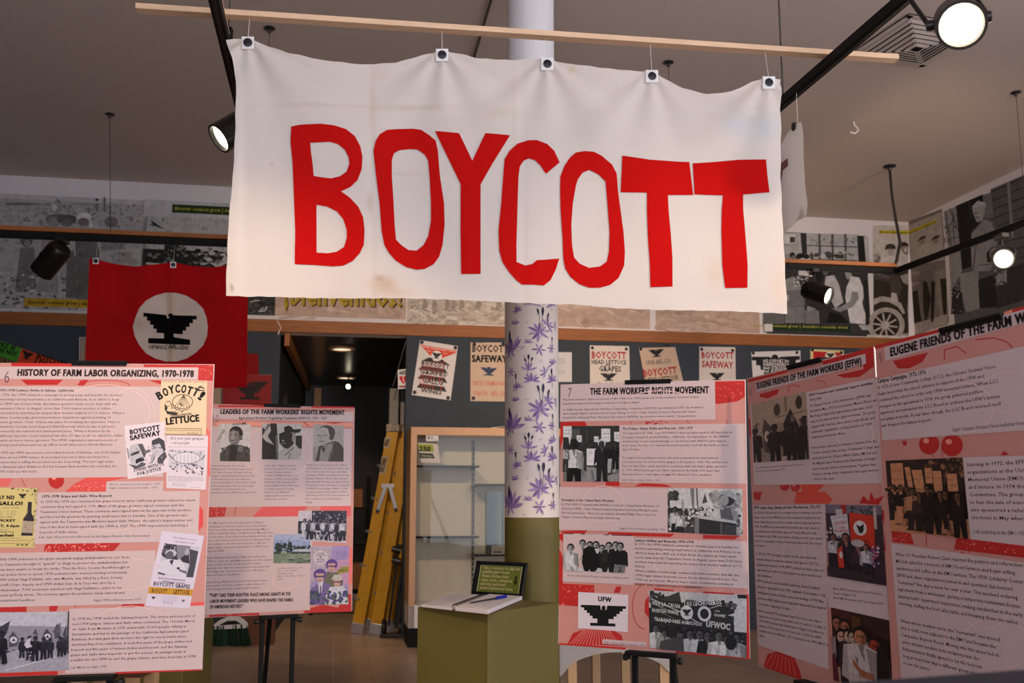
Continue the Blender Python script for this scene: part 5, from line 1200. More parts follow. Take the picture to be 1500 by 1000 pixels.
def d71(d):
    d.R(0, 0, 1, 1, 52); d.R(0, .55, 1, 1, 118); d.P([(.3, 1), (.5, .6), (.9, .8), (1, 1)], 140); d.R(.15, .05, .3, .28, 84); d.R(.42, .05, .43, .4, 90)
    d.S(.05, .62, .95, 1, 26, 2, 6, [40, 60, 150], 3, 1.6)
    for x, y, w, h in ((0, 0, .15, .2), (.24, .17, .09, .12), (.55, .19, .08, .1), (.68, .05, .16, .24), (.91, .11, .09, .18)): d.R(x, y, x + w, y + h, 222); d.T('STRIKE', x + w * .1, y + h * .42, x + w * .9, y + h * .42, 110, 1.2); d.T('DELANO', x + w * .1, y + h * .7, x + w * .9, y + h * .7, 110, 1.2)
    d.man(.19, .24, .95, 222, 16, 40, 24, .27); d.man(.5, .28, .85, 60, 150, 60, 36, .22); d.R(.42, .41, .61, .71, 226); d.T('HUELGA', .45, .5, .58, .5, 150, 1.4)
    d.man(.69, .24, .76, 34, 34, 70, 206, .26); d.man(.86, .28, .58, 24, 170, 60, 30, .24); d.man(.93, .28, .5, 26, 26, 60, 30, .24); d.man(.05, .32, .5, 180, 60, 60, 40, .2); d.P([(.1, .2), (.16, .18), (.12, .35)], 210)
photo(ik, (C7(90, 514), C7(383, 512), C7(386, 803), C7(90, 804)), t7, d71)
def d72(d):
    d.R(0, 0, 1, 1, 205); d.R(0, .45, .5, 1, 62); d.S(0, .45, .55, 1, 120, 1.2, 3.6, [30, 90, 190, 150, 50, 214], 3); d.S(0, .1, .12, .45, 40, 2, 5, [60, 80, 50], 4); d.S(.55, .1, .98, .42, 60, 2, 6, [150, 170, 120, 190], 5)
    d.P([(.3, 0), (.36, 0), (.35, .45), (.33, .45)], 120); d.P([(.38, 0), (.40, 0), (.41, .42), (.39, .42)], 90); d.P([(.5, .1), (.53, .3), (.46, .34)], 70); d.P([(.19, .25), (.21, .25), (.22, .6), (.19, .6)], 150)
    d.R(.03, .28, .15, .44, 214); d.man(.1, .42, .7, 206, 30, 80, 24, .26); d.man(.17, .48, .7, 214, 40, 90, 24, .22); d.P([(.3, .62), (.55, .4), (.62, .62), (.5, .7)], 186); d.S(.28, .4, .6, .66, 40, 1, 3, [60, 220, 130], 6)
    d.P([(.7, .45), (.88, .38), (.92, .8), (.72, .72)], 96); d.P([(.84, .4), (.92, .42), (.96, .72), (.9, .8)], 150); d.E(.8, .22, .1, .16, 50); d.E(.76, .25, .06, .12, 160); d.P([(.66, .18), (.72, .06), (.84, .02), (.92, .14), (.94, .28), (.86, .2), (.74, .12)], 176); d.P([(.6, .36), (.74, .4), (.76, .46), (.62, .44)], 170)
    d.P([(.38, .62), (.92, .7), (.9, 1), (.36, 1)], 44); d.P([(.36, .6), (.6, .62), (.94, .7), (.92, .75), (.4, .66)], 190); d.R(.36, .66, .42, 1, 120); d.R(.7, .74, .73, 1, 90); d.P([(.76, .78), (.92, .8), (.92, 1), (.74, 1)], 66); d.S(.92, .4, 1, 1, 24, 1.5, 4, [60, 160, 200, 90], 8)
photo(ik, (C7(636, 838), C7(1026, 842), C8(1108, 170), C8(686, 150)), t7, d72)
def d73(d):
    d.R(0, 0, 1, 1, 30); d.P([(.14, 0), (.25, 0), (.24, .36), (.2, .36)], 206); d.R(.31, 0, .59, .45, 200); d.E(.45, .12, .1, .12, 176); d.R(.66, 0, .7, .25, 196); d.R(.58, .04, .66, .3, 40); d.P([(.84, .06), (.97, .05), (1, .3), (.92, .2), (.9, .14)], 210); d.P([(.92, .4), (1, .36), (1, .46), (.95, .48)], 200); d.P([(.97, .6), (1, .6), (1, 1), (.95, 1)], 205)
    d.S(0, .1, .2, .45, 30, 1, 2.5, [60, 90, 160, 30], 2)
    for x, y, h, b_, l_ in ((.28, .16, 1.0, 196, 20), (.39, .2, 1.0, 14, 14), (.48, .19, 1.0, 200, 16), (.57, .28, .9, 24, 20), (.67, .2, 1.0, 40, 26), (.77, .18, .95, 24, 24), (.84, .2, 1.05, 16, 120), (.11, .28, 1.0, 212, 206)):
        d.man(x, y, h, b_, l_, 170, 18, .3)
    d.P([(.3, .4), (.38, .32), (.5, .36), (.54, .96), (.3, .94)], 14); d.P([(.74, .45), (.92, .4), (.96, .8), (.76, .78)], 18); d.P([(.46, .38), (.53, .4), (.52, .52), (.49, .5)], 216); d.P([(.22, .9), (.3, .92), (.3, 1), (.2, 1)], 206); d.P([(.51, .9), (.56, .9), (.58, 1), (.5, 1)], 200)
photo(ik, (C8(100, 156), C8(485, 168), C8(474, 380), C8(102, 366)), t7, d73)
def d74(d):
    d.T('UFW', .395, .215, .665, .225, (18, 16, 18), 6.8, 'x'); q = d.q(.507, .33); eagle(d.ik, q, d.W * .45, d.H * .57, (14, 12, 14), 2)
photo(ik, (C8(182, 487), C8(463, 503), C8(460, 713), C8(181, 690)), t7, d74, 'emblem_card', (226, 214, 220), mt='print')
def d75(d):
    d.R(0, 0, 1, 1, 34); d.P([(0, 0), (.9, 0), (.9, .5), (0, .3)], 196); d.R(.87, .06, 1, .6, 200); d.S(.02, .02, .16, .2, 30, 2, 4, [60, 40, 90], 2); d.S(.36, .14, .9, .25, 60, 2, 4, [50, 90, 70], 3)
    d.P([(.02, .14), (.2, .08), (.31, .0), (.33, .18), (.77, .1), (.78, .2), (.87, .25), (.86, .64), (.02, .58)], 40); d.P([(.2, .08), (.31, .01), (.32, .16), (.1, .16)], 60)
    d.L([(.02, .14), (.35, .36), (.5, .5)], 1.4, 190); d.L([(.04, .22), (.3, .4)], 1, 170); d.L([(.03, .3), (.25, .46)], .8, 120); d.L([(.62, .25), (.72, .19), (.74, .2)], 1.2, 190)
    d.T('VIVA LA CAUSA', .03, .24, .32, .28, 206, 5.5); d.T('LOS LECHUGEROS', .36, .24, .74, .17, 220, 6); d.T('NUESTRA UNION', .03, .37, .3, .38, 206, 5); d.T('CON', .67, .3, .72, .3, 206, 2.6); d.T('CHAVEZ', .66, .37, .78, .38, 206, 3.6); d.T('TRABAJADORES AGRICOLAS', .05, .52, .54, .55, 216, 5); d.T('UFWOC', .58, .55, .83, .58, 226, 9, 'x'); d.P([(.8, .34), (.88, .3), (.86, .36)], 200)
    d.E(.385, .345, .065, .12, 216); q = d.q(.385, .29); eagle(d.ik, q, 7, 9, 24); d.E(.565, .345, .07, .13, 216); d.E(.565, .345, .045, .085, 26); d.E(.565, .345, .04, .075, 40)
    d.S(.0, .6, 1, 1, 90, 1.5, 4, [24, 60, 40, 90, 16], 5)
    for x, y, h, b_ in ((.07, .58, .7, 206), (.42, .62, .8, 196), (.52, .6, .9, 210), (.6, .62, .8, 30), (.72, .6, .9, 214), (.8, .66, .8, 206), (.9, .62, .8, 170), (.16, .66, .6, 150)): d.man(x, y, h, b_, b_, 90, 22, .34)
    d.E(.84, .78, .06, .12, 22); d.P([(.12, .86), (.35, .74), (.36, 1), (.1, 1)], 70)
photo(ik, (C8(578, 478), C8(1134, 504), C8(1130, 858), C8(584, 800)), t7, d75)

# ---- board 10: leaders
t10, p10, ik = exhibit(-1.3158, 4.369, .3592, .0281, .7518, .0063, .64, 'exhibit board of three leaders portraits, half behind the history board', 'black easel under the leaders board beside the broom', ((387, 595), (440, 596)), ((381, 899), (436, 897)))
def D3(x, y): return (290 + x / 3.848, 500 + y / 3.848)
def D4(x, y): return (290 + x / 3.848, 740 + y / 3.848)
ik.poly([D3(115, 357), D3(374, 360), D3(374, 372), D3(115, 370)], RED_); ik.poly([D3(640, 364), D3(880, 368), D3(880, 376), D3(640, 374)], RED_); ik.poly([D3(100, 452), D3(876, 460), D3(876, 478), D3(100, 472)], (238, 156, 132)); ik.line([D3(595, 452), D3(624, 476)], 1.2, RED_); ik.poly([D3(700, 455), D3(830, 455), D3(770, 463)], RED_)
ik.poly([D3(58, 930), D3(160, 930), D3(150, 985), D3(55, 990)], RED_); ik.poly([D3(305, 990), D3(365, 930), D3(620, 928), D3(570, 985)], (226, 92, 92)); ik.poly([D3(690, 925), D3(862, 925), D3(860, 985), D3(690, 980)], (226, 100, 100)); ik.specks(*D3(60, 932), *D3(150, 984), 40, .5, 1.2, [(238, 130, 116)], 1, 2)
ik.poly([D4(60, 594), D4(345, 586), D4(345, 618), D4(64, 630)], RED_); ik.poly([D4(590, 590), D4(700, 560), D4(790, 575), D4(830, 500), D4(864, 500), D4(864, 598), D4(600, 606)], RED_); ik.poly([D4(840, 240), D4(872, 240), D4(870, 440), D4(842, 440)], (232, 120, 112)); ik.specks(*D4(70, 596), *D4(340, 618), 30, .5, 1.2, [(242, 150, 138)], 1, 3)
ik.line([D3(215, 930), D3(205, 980)], 1, RED_)
ik.rect(D3(85, 378), D3(876, 452), WHT); ik.rect(D3(70, 478), D3(862, 926), WHT); ik.rect(D4(45, 68), D4(632, 590), WHT); ik.rect(D4(430, 68), D4(640, 470), WHT)
faint(ik, D3(450, 620), 50, 40); faint(ik, D4(490, 420), 18, 14)
ik.text('10', D3(76, 456), D3(118, 456), (120, 96, 104), 11, 'l'); ik.text('Agricultural Workers Organizing Committee (AWOC), 1959 - 1967', D3(229, 437), D3(727, 438), INKD, 3.4, 'b')
ik.block(["Larry Itliong was born in the", "Philippines in 1913 and came to the", "U.S. when he was 15 years old. He", "began organizing farm workers in the", "1930's and has been described as", '"one of the fathers of the West Coast', 'labor movement." He was the leader', "of AWOC and then first vice", "president of the UFW from 1967-1971."], D3(78, 704), D3(320, 763), D3(72, 856), TXT, 3)
ik.block(["Peter Gines Velasco came to", "the U.S. by ship in 1931 when", "he was 21 years old and", "served in WWII. He was a co-", "founder of AWOC and a grape", "striker in 1965. He was third", "vice president of the UFW and", "secretary treasurer, raising", "funds for the UFW and", "organizing food caravans for", "striking farm workers."], D3(376, 703), D3(563, 815), D3(372, 892), TXT, 6)
ik.block(["Philip Vera Cruz was born in 1904 in", "the Philippines. He came by ship to the", "U.S. when he was 20 years old. After", "serving in WWII, he worked in the San", "Joaquin Valley in CA and did seasonal", "farm work 8-10 hours per day at about", "70 cents per hour. He was a co-founder", "of AWOC and a grape striker in 1965.", "He was second vice president of the", "UFW from 1967-1977 and chairman of", "the committee to build Agbayani", "Village."], D3(609, 700), D3(852, 718), D3(604, 910), TXT, 1)
ik.block(["The Manong were the first generation of Filipino", "immigrants to arrive en masse in the United States.", "Their four strike in the grape vineyards began May 3,", "1965 in Coachella Valley, CA. Most of the Manongs were", "over 50 years old and did not have families of their own", "due to laws that prohibited them from marrying. They", "were willing to risk what little they had to fight for", "higher wages. They were all members of AWOC and", "then the UFW."], D4(56, 104), D4(418, 176), D4(50, 262), TXT, 4)
ik.block(["Paulo Agbayani Retirement Village was built by the", "UFW to house the aging Manong who were the original", "grape strikers in 1965. It was named for Paulo", "Agbayani who died of a heart attack on the picket line.", "The village was dedicated on June 15, 1975 and is a", "National Historic Landmark."], D4(50, 300), D4(408, 356), D4(46, 398), TXT, 3)
ik.block(["Larry Itliong, Philip Vera Cruz and Pete Velasco were", "inducted into the Dept. of Labor's Hall of Honor in", "2024. Acting Secretary of Labor Julie Su stated,"], D4(46, 438), D4(392, 430), D4(44, 478), TXT, 0)
for i, (tx, x1) in enumerate((('"THEY TAKE THEIR RIGHTFUL PLACE AMONG GIANTS IN THE', 522), ('LABOR MOVEMENT LEADERS WHO HAVE SHAPED THE FABRIC', 538), ('OF AMERICAN HISTORY."', 254))): ik.text(tx, D4(66, 516 + i * 32), D4(x1, 506 + i * 32 + (2 if i == 1 else 6 if i == 2 else 0)), INKD, 4.8, 'x')
ik.block(["Top: Manong workers, 1917", "Above: Paulo Agbayani", "Retirement Village", "Right: US Department of Labor", "poster"], D4(448, 358), D4(604, 398), D4(446, 418), (100, 84, 96), 3)
ik.out('printed_sheet', t10)
ik = Ink(p10, 2e-3); ik.text("LEADERS OF THE FARM WORKERS' RIGHTS MOVEMENT", D3(126, 407), D3(827, 412), (36, 26, 30), 6.8, 'x'); ik.out('heading', t10)
SEP = lambda v: (v + 8, v, v - 6)
def d101(d):
    d.R(0, 0, 1, 1, SEP(206)); d.T('UNITED', .0, .5, .22, .16, SEP(40), 4, 'n'); d.T('FARM', .44, .06, .86, .02, SEP(36), 4, 'n')
    d.P([(.05, 1), (.04, .8), (.3, .58), (.42, .54), (.7, .56), (.98, .64), (1, 1)], SEP(62)); d.S(.05, .62, 1, 1, 60, 1, 3, [SEP(44), SEP(88), SEP(76)], 3, .6); d.P([(.36, .6), (.5, .56), (.6, .66), (.54, 1), (.32, 1)], SEP(28)); d.P([(.66, .56), (.78, .62), (.74, .76), (.58, .72)], SEP(110))
    d.E(.54, .26, .22, .2, SEP(26)); d.P([(.32, .24), (.44, .16), (.62, .2), (.68, .4), (.62, .54), (.4, .56), (.32, .44)], SEP(120)); d.P([(.36, .24), (.5, .2), (.5, .48), (.38, .5)], SEP(150)); d.L([(.34, .29), (.42, .28)], 1.2, SEP(40)); d.L([(.48, .29), (.56, .3)], 1.2, SEP(50)); d.L([(.38, .45), (.48, .44)], 1.2, SEP(50)); d.P([(.62, .16), (.74, .2), (.74, .42), (.66, .44)], SEP(26)); d.E(.69, .36, .03, .05, SEP(110))
photo(ik, (D3(118, 462), D3(297, 465), D3(294, 677), D3(115, 674)), t10, d101)
def d102(d):
    d.R(0, 0, 1, 1, SEP(196)); d.P([(0, .1), (.22, .3), (.42, .8), (.42, 1), (0, 1)], SEP(34)); d.P([(.0, .38), (.18, .2), (.2, 0), (.36, 0), (.38, .3), (.42, .7), (.3, .56), (.16, .48)], SEP(40)); d.P([(.0, .38), (.08, .18), (.2, .06), (.22, .2), (.14, .36), (.3, .6), (.1, .5)], SEP(180)); d.T('FARM', .06, .28, .2, .04, SEP(40), 4)
    d.L([(.36, .36), (.4, 1)], 3, SEP(110)); d.R(.84, .33, 1, .7, SEP(36)); d.P([(.46, 1), (.44, .78), (.6, .66), (.84, .58), (1, .76), (.96, 1)], SEP(176)); d.L([(.58, .88), (.8, .66)], 1.2, SEP(80)); d.L([(.66, 1), (.72, .8)], 1, SEP(100))
    d.P([(.4, .3), (.56, .22), (.54, .1), (.66, .05), (.74, .1), (.78, .16), (.98, .14), (.94, .24), (.84, .26), (.74, .24), (.46, .36)], SEP(30)); d.P([(.42, .36), (.6, .26), (.84, .25), (.83, .42), (.8, .56), (.66, .7), (.56, .68), (.44, .56)], SEP(38)); d.P([(.76, .26), (.84, .25), (.83, .44), (.8, .54), (.74, .46)], SEP(140)); d.L([(.46, .56), (.6, .55)], 1, SEP(130)); d.E(.53, .48, .03, .02, SEP(160))
photo(ik, (D3(362, 461), D3(588, 464), D3(583, 666), D3(360, 664)), t10, d102)
def d103(d):
    d.R(0, 0, 1, 1, SEP(176)); d.R(.7, 0, 1, .6, SEP(166)); d.P([(0, .6), (.1, .62), (.1, 1), (0, 1)], SEP(150)); d.P([(.08, 1), (.18, .6), (.34, .54), (.66, .44), (.84, .46), (1, .62), (1, 1)], SEP(72)); d.P([(.26, .6), (.4, .56), (.62, .48), (.62, .6), (.48, 1), (.2, 1)], SEP(150)); d.P([(.24, .58), (.34, .54), (.4, .66), (.34, .78)], SEP(70)); d.L([(.66, .48), (.6, .8), (.5, 1)], 1.6, SEP(110))
    d.E(.44, .2, .28, .19, SEP(70)); d.E(.6, .25, .1, .17, SEP(78)); d.P([(.14, .16), (.3, .06), (.48, .1), (.54, .3), (.48, .5), (.3, .58), (.18, .48), (.12, .3)], SEP(172)); d.L([(.12, .3), (.26, .3)], 1.1, SEP(90)); d.L([(.3, .31), (.48, .28)], 1.1, SEP(90)); d.L([(.2, .46), (.36, .45)], 1.2, SEP(90)); d.L([(.25, .33), (.24, .4)], .9, SEP(120)); d.P([(.3, .56), (.48, .48), (.46, .6), (.36, .64)], SEP(130))
photo(ik, (D3(650, 466), D3(822, 474), D3(820, 677), D3(648, 675)), t10, d103)
def d104(d):
    d.R(0, 0, 1, 1, (206, 200, 214)); d.P([(.28, 0), (1, 0), (1, .5), (.28, .5)], (40, 44, 62)); d.R(.0, .35, 1, .78, (40, 40, 58)); d.S(.2, .0, 1, .35, 60, .8, 2.4, [(60, 64, 84), (150, 150, 170), (26, 28, 44), (90, 94, 110)], 2); d.P([(0, 0), (.28, 0), (.2, .2), (.24, .34), (0, .34)], (206, 198, 208))
    for k in range(9):
        x = .14 + k * .098; d.man(x, .26 + .03 * (k % 2), .66, [(206, 204, 214), (60, 60, 80), (190, 190, 206), (34, 34, 52)][k % 4], [(200, 198, 210), (34, 34, 52), (40, 40, 58)][k % 3], (110, 104, 120), (30, 30, 46), .3)
    d.S(.3, .6, .8, .85, 30, 1, 2.6, [(40, 40, 58), (150, 150, 170), (26, 26, 40)], 4)
photo(ik, (D4(566, 30), D4(838, 30), D4(834, 212), D4(562, 196)), t10, d104)
def d105(d):
    d.R(0, 0, 1, 1, (150, 166, 200)); d.R(0, 0, 1, .2, (170, 180, 212)); d.R(0, .62, 1, 1, (126, 140, 120)); d.P([(.2, .15), (.22, .5), (.18, .5)], (28, 40, 44)); d.P([(.41, .08), (.44, .5), (.39, .5)], (28, 40, 44)); d.S(.06, .32, .5, .62, 60, 1.5, 3.6, [(34, 50, 50), (48, 64, 58), (26, 38, 40)], 3); d.S(.55, .42, 1, .52, 26, 1.5, 3, [(40, 54, 54), (54, 66, 60)], 4); d.P([(.55, .52), (1, .5), (1, .6), (.55, .58)], (190, 194, 206)); d.R(0, .6, 1, .68, (60, 72, 66)); d.P([(.34, .85), (.6, .86), (.9, .72), (1, .74), (1, 1), (.62, 1)], (44, 58, 60)); d.S(0, .68, 1, 1, 40, 1, 4, [(120, 136, 112), (140, 150, 130), (104, 120, 100)], 5, 2.4); d.E(.28, .62, .08, .05, (150, 160, 150))
photo(ik, (D4(428, 162), D4(634, 164), D4(633, 326), D4(424, 326)), t10, d105)
def d106(d):
    d.R(0, 0, 1, 1, (166, 146, 196)); d.P([(0, 0), (.55, 0), (.5, .4), (0, .64)], (186, 168, 186)); d.P([(.5, .3), (1, .2), (1, .7), (.7, .55)], (196, 150, 180)); d.P([(.6, .5), (.8, .36), (1, .35), (1, .45)], (150, 140, 60))
    for k in range(14): a = k * .449; d.P([(.26 + .15 * math.cos(a - .1), .2 + .1 * math.sin(a - .1)), (.26 + .32 * math.cos(a), .2 + .2 * math.sin(a)), (.26 + .15 * math.cos(a + .1), .2 + .1 * math.sin(a + .1))], (200, 190, 190))
    d.E(.26, .2, .2, .125, (206, 196, 206))
    for i, tx in enumerate(('Courage,', 'Perseverance', '&', 'Enduring', 'Spirit')): d.T(tx, .26 - .1 * (.4 if tx == '&' else 1.3 if i == 1 else 1), .13 + i * .035, .26 + .1 * (.4 if tx == '&' else 1.3 if i == 1 else 1), .13 + i * .035, (60, 44, 70), 1.9)
    for i in range(6): d.T('in honor of the manong labor', .66, .1 + i * .026, .94, .1 + i * .026, (84, 66, 110), 1, 'n')
    d.T('PILIPINOS', .72, .425, .93, .425, (70, 40, 60), 1.6)
    def head(x, y, r, hair, face, hat=None):
        d.E(x, y - r * .1, r * 1.2, r * .72, hair); d.P([(x - r * .75, y - r * .25), (x + r * .75, y - r * .25), (x + r * .66, y + r * .5), (x, y + r * .95), (x - r * .66, y + r * .5)], face); d.P([(x - r * .7, y + r * .05), (x + r * .7, y + r * .05), (x + r * .66, y + r * .22), (x - r * .66, y + r * .22)], (70, 44, 110)); d.L([(x - r * .25, y + r * .62), (x + r * .25, y + r * .62)], .7, (110, 60, 70))
        if hat: d.P([(x - r * 1.3, y - r * .2), (x - r * .7, y - r * .9), (x + r * .7, y - r * .9), (x + r * 1.3, y - r * .15)], hat)
    d.P([(.34, .62), (.44, .44), (.7, .46), (.86, .6), (.8, .8)], (110, 104, 84)); head(.55, .33, .13, (96, 66, 140), (206, 160, 150)); d.P([(.0, 1), (.02, .74), (.26, .6), (.52, .66), (.6, 1)], (116, 100, 150)); d.P([(.2, .62), (.34, .6), (.3, .8), (.24, .8)], (214, 206, 216)); d.R(.26, .68, .29, .85, (70, 40, 100)); head(.25, .5, .14, (96, 66, 140), (200, 160, 150)); d.P([(.42, .84), (.52, .7), (.86, .68), (1, .84), (1, 1), (.4, 1)], (206, 206, 216)); head(.7, .6, .12, (120, 90, 100), (206, 166, 150), (190, 186, 176)); d.S(.0, .78, 1, 1, 90, 1.2, 3.6, [(80, 96, 84), (70, 60, 130), (60, 84, 70), (100, 84, 150)], 6)
photo(ik, (D4(636, 229), D4(852, 228), D4(846, 556), D4(629, 560)), t10, d106, 'small_poster')

# ---- board 6: history of farm labor organizing
t6, p6, ik = exhibit(-1.5694, 2.9698, .1287, .0268, .7443, .0113, .66, 'largest exhibit board in the near corner, history of labor organizing', 'black easel under the history board in the near corner', ((106, 532), (186, 533)), ((84, 986), (170, 984)))
def H1(x, y): return (x / 4.545, 480 + y / 4.545)
def H2(x, y): return (x / 3.124, 680 + y / 3.124)
ik.poly([H1(70, 232), H1(480, 238), H1(480, 256), H1(80, 256)], RED_); ik.poly([H1(955, 242), H1(1420, 246), H1(1418, 352), H1(1320, 350), H1(1318, 262), H1(960, 262)], RED_); ik.specks(*H1(1325, 252), *H1(1412, 346), 40, .5, 1.2, [(240, 130, 116), (200, 40, 40)], 1, 2); ik.poly([H1(140, 345), H1(420, 345), H1(380, 380), H1(180, 380)], RED_); ik.poly([H1(990, 350), H1(1075, 350), H1(1075, 378)], RED_); ik.ring(H1(700, 385), 36, 8, 1, RED_, 180, 360); ik.poly([H1(515, 382), H1(540, 348), H1(590, 346), H1(560, 384)], RED_)
ik.poly([H1(1368, 660), H1(1395, 690), H1(1400, 980), H1(1386, 1000), H1(1384, 720)], (230, 100, 96))
ik.poly([H2(300, 125), H2(340, 90), H2(400, 58), H2(590, 58), H2(490, 78), H2(488, 124)], (226, 84, 78)); ik.specks(*H2(340, 80), *H2(490, 124), 60, .5, 1.3, [(240, 150, 140), (210, 50, 48)], 1.2, 3); grape(ik, H2(258, 74), 11.5, 4); ik.ell(H2(258, 105), 1.6, 2.6, RED_); ik.line([H2(95, 58), H2(120, 104)], .8, RED_); ik.poly([H2(0, 58), H2(60, 58), H2(40, 100), H2(0, 100)], (226, 110, 104))
ik.poly([H2(200, 408), H2(205, 372), H2(225, 356), H2(552, 360), H2(510, 408)], RED_); ik.specks(*H2(205, 360), *H2(500, 406), 130, .5, 1.6, [(240, 150, 140), (206, 44, 44)], 1.2, 5); ik.poly([H2(905, 180), H2(930, 210), H2(930, 280), H2(905, 310)], (226, 76, 72))
ik.poly([H2(0, 645), H2(122, 645), H2(122, 675), H2(0, 675)], RED_); ik.poly([H2(226, 640), H2(270, 640), H2(258, 672), H2(226, 672)], RED_); ik.poly([H2(560, 640), H2(660, 634), H2(655, 660), H2(545, 664)], RED_); ik.poly([H2(874, 632), H2(936, 628), H2(934, 652), H2(872, 656)], (230, 90, 86)); ik.line([H2(348, 640), H2(336, 672)], .8, RED_)
ik.poly([H2(0, 955), H2(265, 945), H2(265, 962), H2(0, 970)], RED_); ik.poly([H2(525, 945), H2(924, 928), H2(924, 942), H2(530, 958)], RED_)
for p, q in ((H1(-180, 258), H1(1318, 346)), (H1(-180, 388), H1(1085, 992)), (H2(172, 128), H2(906, 352)), (H2(-150, 408), H2(700, 636)), (H2(318, 660), H2(926, 936))): ik.rect(p, q, WHT)
ik.rect(H2(488, 78), H2(746, 122), WHT)
for c, rx, ry in ((H1(700, 560), 66, 40), (H1(880, 600), 34, 44), (H2(560, 500), 60, 24), (H2(600, 760), 60, 36), (H2(500, 240), 50, 20)): faint(ik, c, rx, ry)
ik.text('6', H1(24, 366), H1(66, 366), (110, 84, 96), 17, 'l')
BLK = ["1970-1978 Lettuce Strike in Salinas, California:", "In 1970, the UFW initiated a campaign to increase pay and benefits for workers", "harvesting iceberg head lettuce in California and Arizona. In an effort to keep", "the UFW out of their fields, the lettuce growers made secret deals with the", "Teamsters Union. In August, more than 7,000 lettuce workers in Salinas", "responded by launching the largest farm worker walkout in U.S. history. When a", "Salinas County judge granted permanent injunctions against picketing 30", "lettuce growers, César Chávez was jailed for breaking the injunction. Visits to", "Chávez by Coretta Scott King and Ethel Kennedy while he was in jail were", "covered by the national and international press. When a decision by the", "California Supreme Court released him after 20 days in jail, he called for strikes", "against six more lettuce growers. The UFW organized a national boycott of", "iceberg head lettuce and set up offices in 64 cities across North America."]
ik.block(BLK, H1(-14, 423), H1(820, 577), H1(-20, 787), TXT, 5, bold0=True)
ik.block(["In 1973 the UFW announced a secondary boycott of Safeway, one of the largest", "sellers of non-UFW lettuce. A secondary boycott is when you boycott a", "business that is selling the product you are boycotting. This isn't legal under", "the National Labor Relations Act but because farm workers are excluded, the", "UFW could use this tactic."], H1(-20, 839), H1(803, 838), H1(-24, 964), TXT, 0)
ik.block(["Above: Lettuce boycott graphic, 1970", "Right: Safeway boycott leaflet, 1973"], H2(502, 95), H2(735, 91), H2(502, 112), (100, 84, 96))
ik.block(["1973-1978 Grape and Gallo Wine Boycott"], H2(190, 152), H2(513, 150), H2(190, 152), INKD, st='b')
ik.block(["In 1973 the UFW also reinstated the grape boycott when California growers refused to renew", "contracts they had signed in 1970. Many of the grape growers signed contracts with the", "Teamsters Union instead. These contracts were signed without the approval of the workers", "and favored the growers by granting small raises but no benefits. One of the growers who", "signed with the Teamsters was Modesto-based Gallo Winery, the nation's largest vintner and", "one of the first to have signed with the UFW in 1967. The UFW responded by launching a", "boycott of Gallo wines."], H2(187, 176), H2(894, 170), H2(181, 316), TXT)
ik.block(["Left: Gallo Wine boycott leaflet made by the Eugene Friends of the Farmworkers"], H2(179, 338), H2(687, 333), H2(179, 338), (100, 84, 96))
ik.block(["With UFW picketers in the grape vineyards urging strikebreakers to join them,", 'the Teamsters brought in "guards" or thugs to protect the strikebreakers but', "they were unable to break the strike. Then the Kern County Sheriff brought in", "their police force to arrest UFW picketers who were protesting nonviolently.", "UFW striker Nagi Daifallah, who was Muslim, was killed by a Kern County", "Sheriff's Dept. deputy, and UFW striker Juan de la Cruz was shot by a", "strikebreaker. 7,000 mourners marched with Nagi Daifallah's casket to his", "funeral at Forty Acres. The violence against the picketers made national and", "international headlines."], H2(-8, 440), H2(598, 430), H2(-16, 628), TXT)
ik.block(["Right: UFW solidarity poster, 1973"], H2(430, 626), H2(646, 622), H2(430, 626), (100, 84, 96))
ik.block(["In 1974 the UFW ended the Safeway boycott. The strikes and boycotts of", "non-UFW grapes, lettuce and Gallo wines continued. The 110-mile March", "on Gallo from Modesto in 1975 ended with 15,000 people rallying in", "Sacramento and led to the passage of the California Agricultural Labor", "Relations Act that gave farm workers the right to secret ballot union", "elections free from retaliation. It took five years of the grape strikes and", "boycott and five years of lettuce strikes and boycott, and the Safeway,", "grape and Gallo wine boycotts to get this passed. Its passage made it", "possible for the UFW to end the grape, lettuce, and wine boycotts in 1978."], H2(333, 712), H2(894, 699), H2(324, 900), TXT)
ik.block(["Left: March on Gallo, 1975"], H2(322, 934), H2(490, 929), H2(322, 934), (100, 84, 96))
ik.out('printed_sheet', t6)
ik = Ink(p6, 2e-3); ik.text("HISTORY OF FARM LABOR ORGANIZING, 1970-1978", H1(115, 318), H1(1292, 326), (58, 38, 40), 9.6, 'x'); ik.out('heading', t6)
CRM, LK = (232, 206, 170), (46, 36, 34)
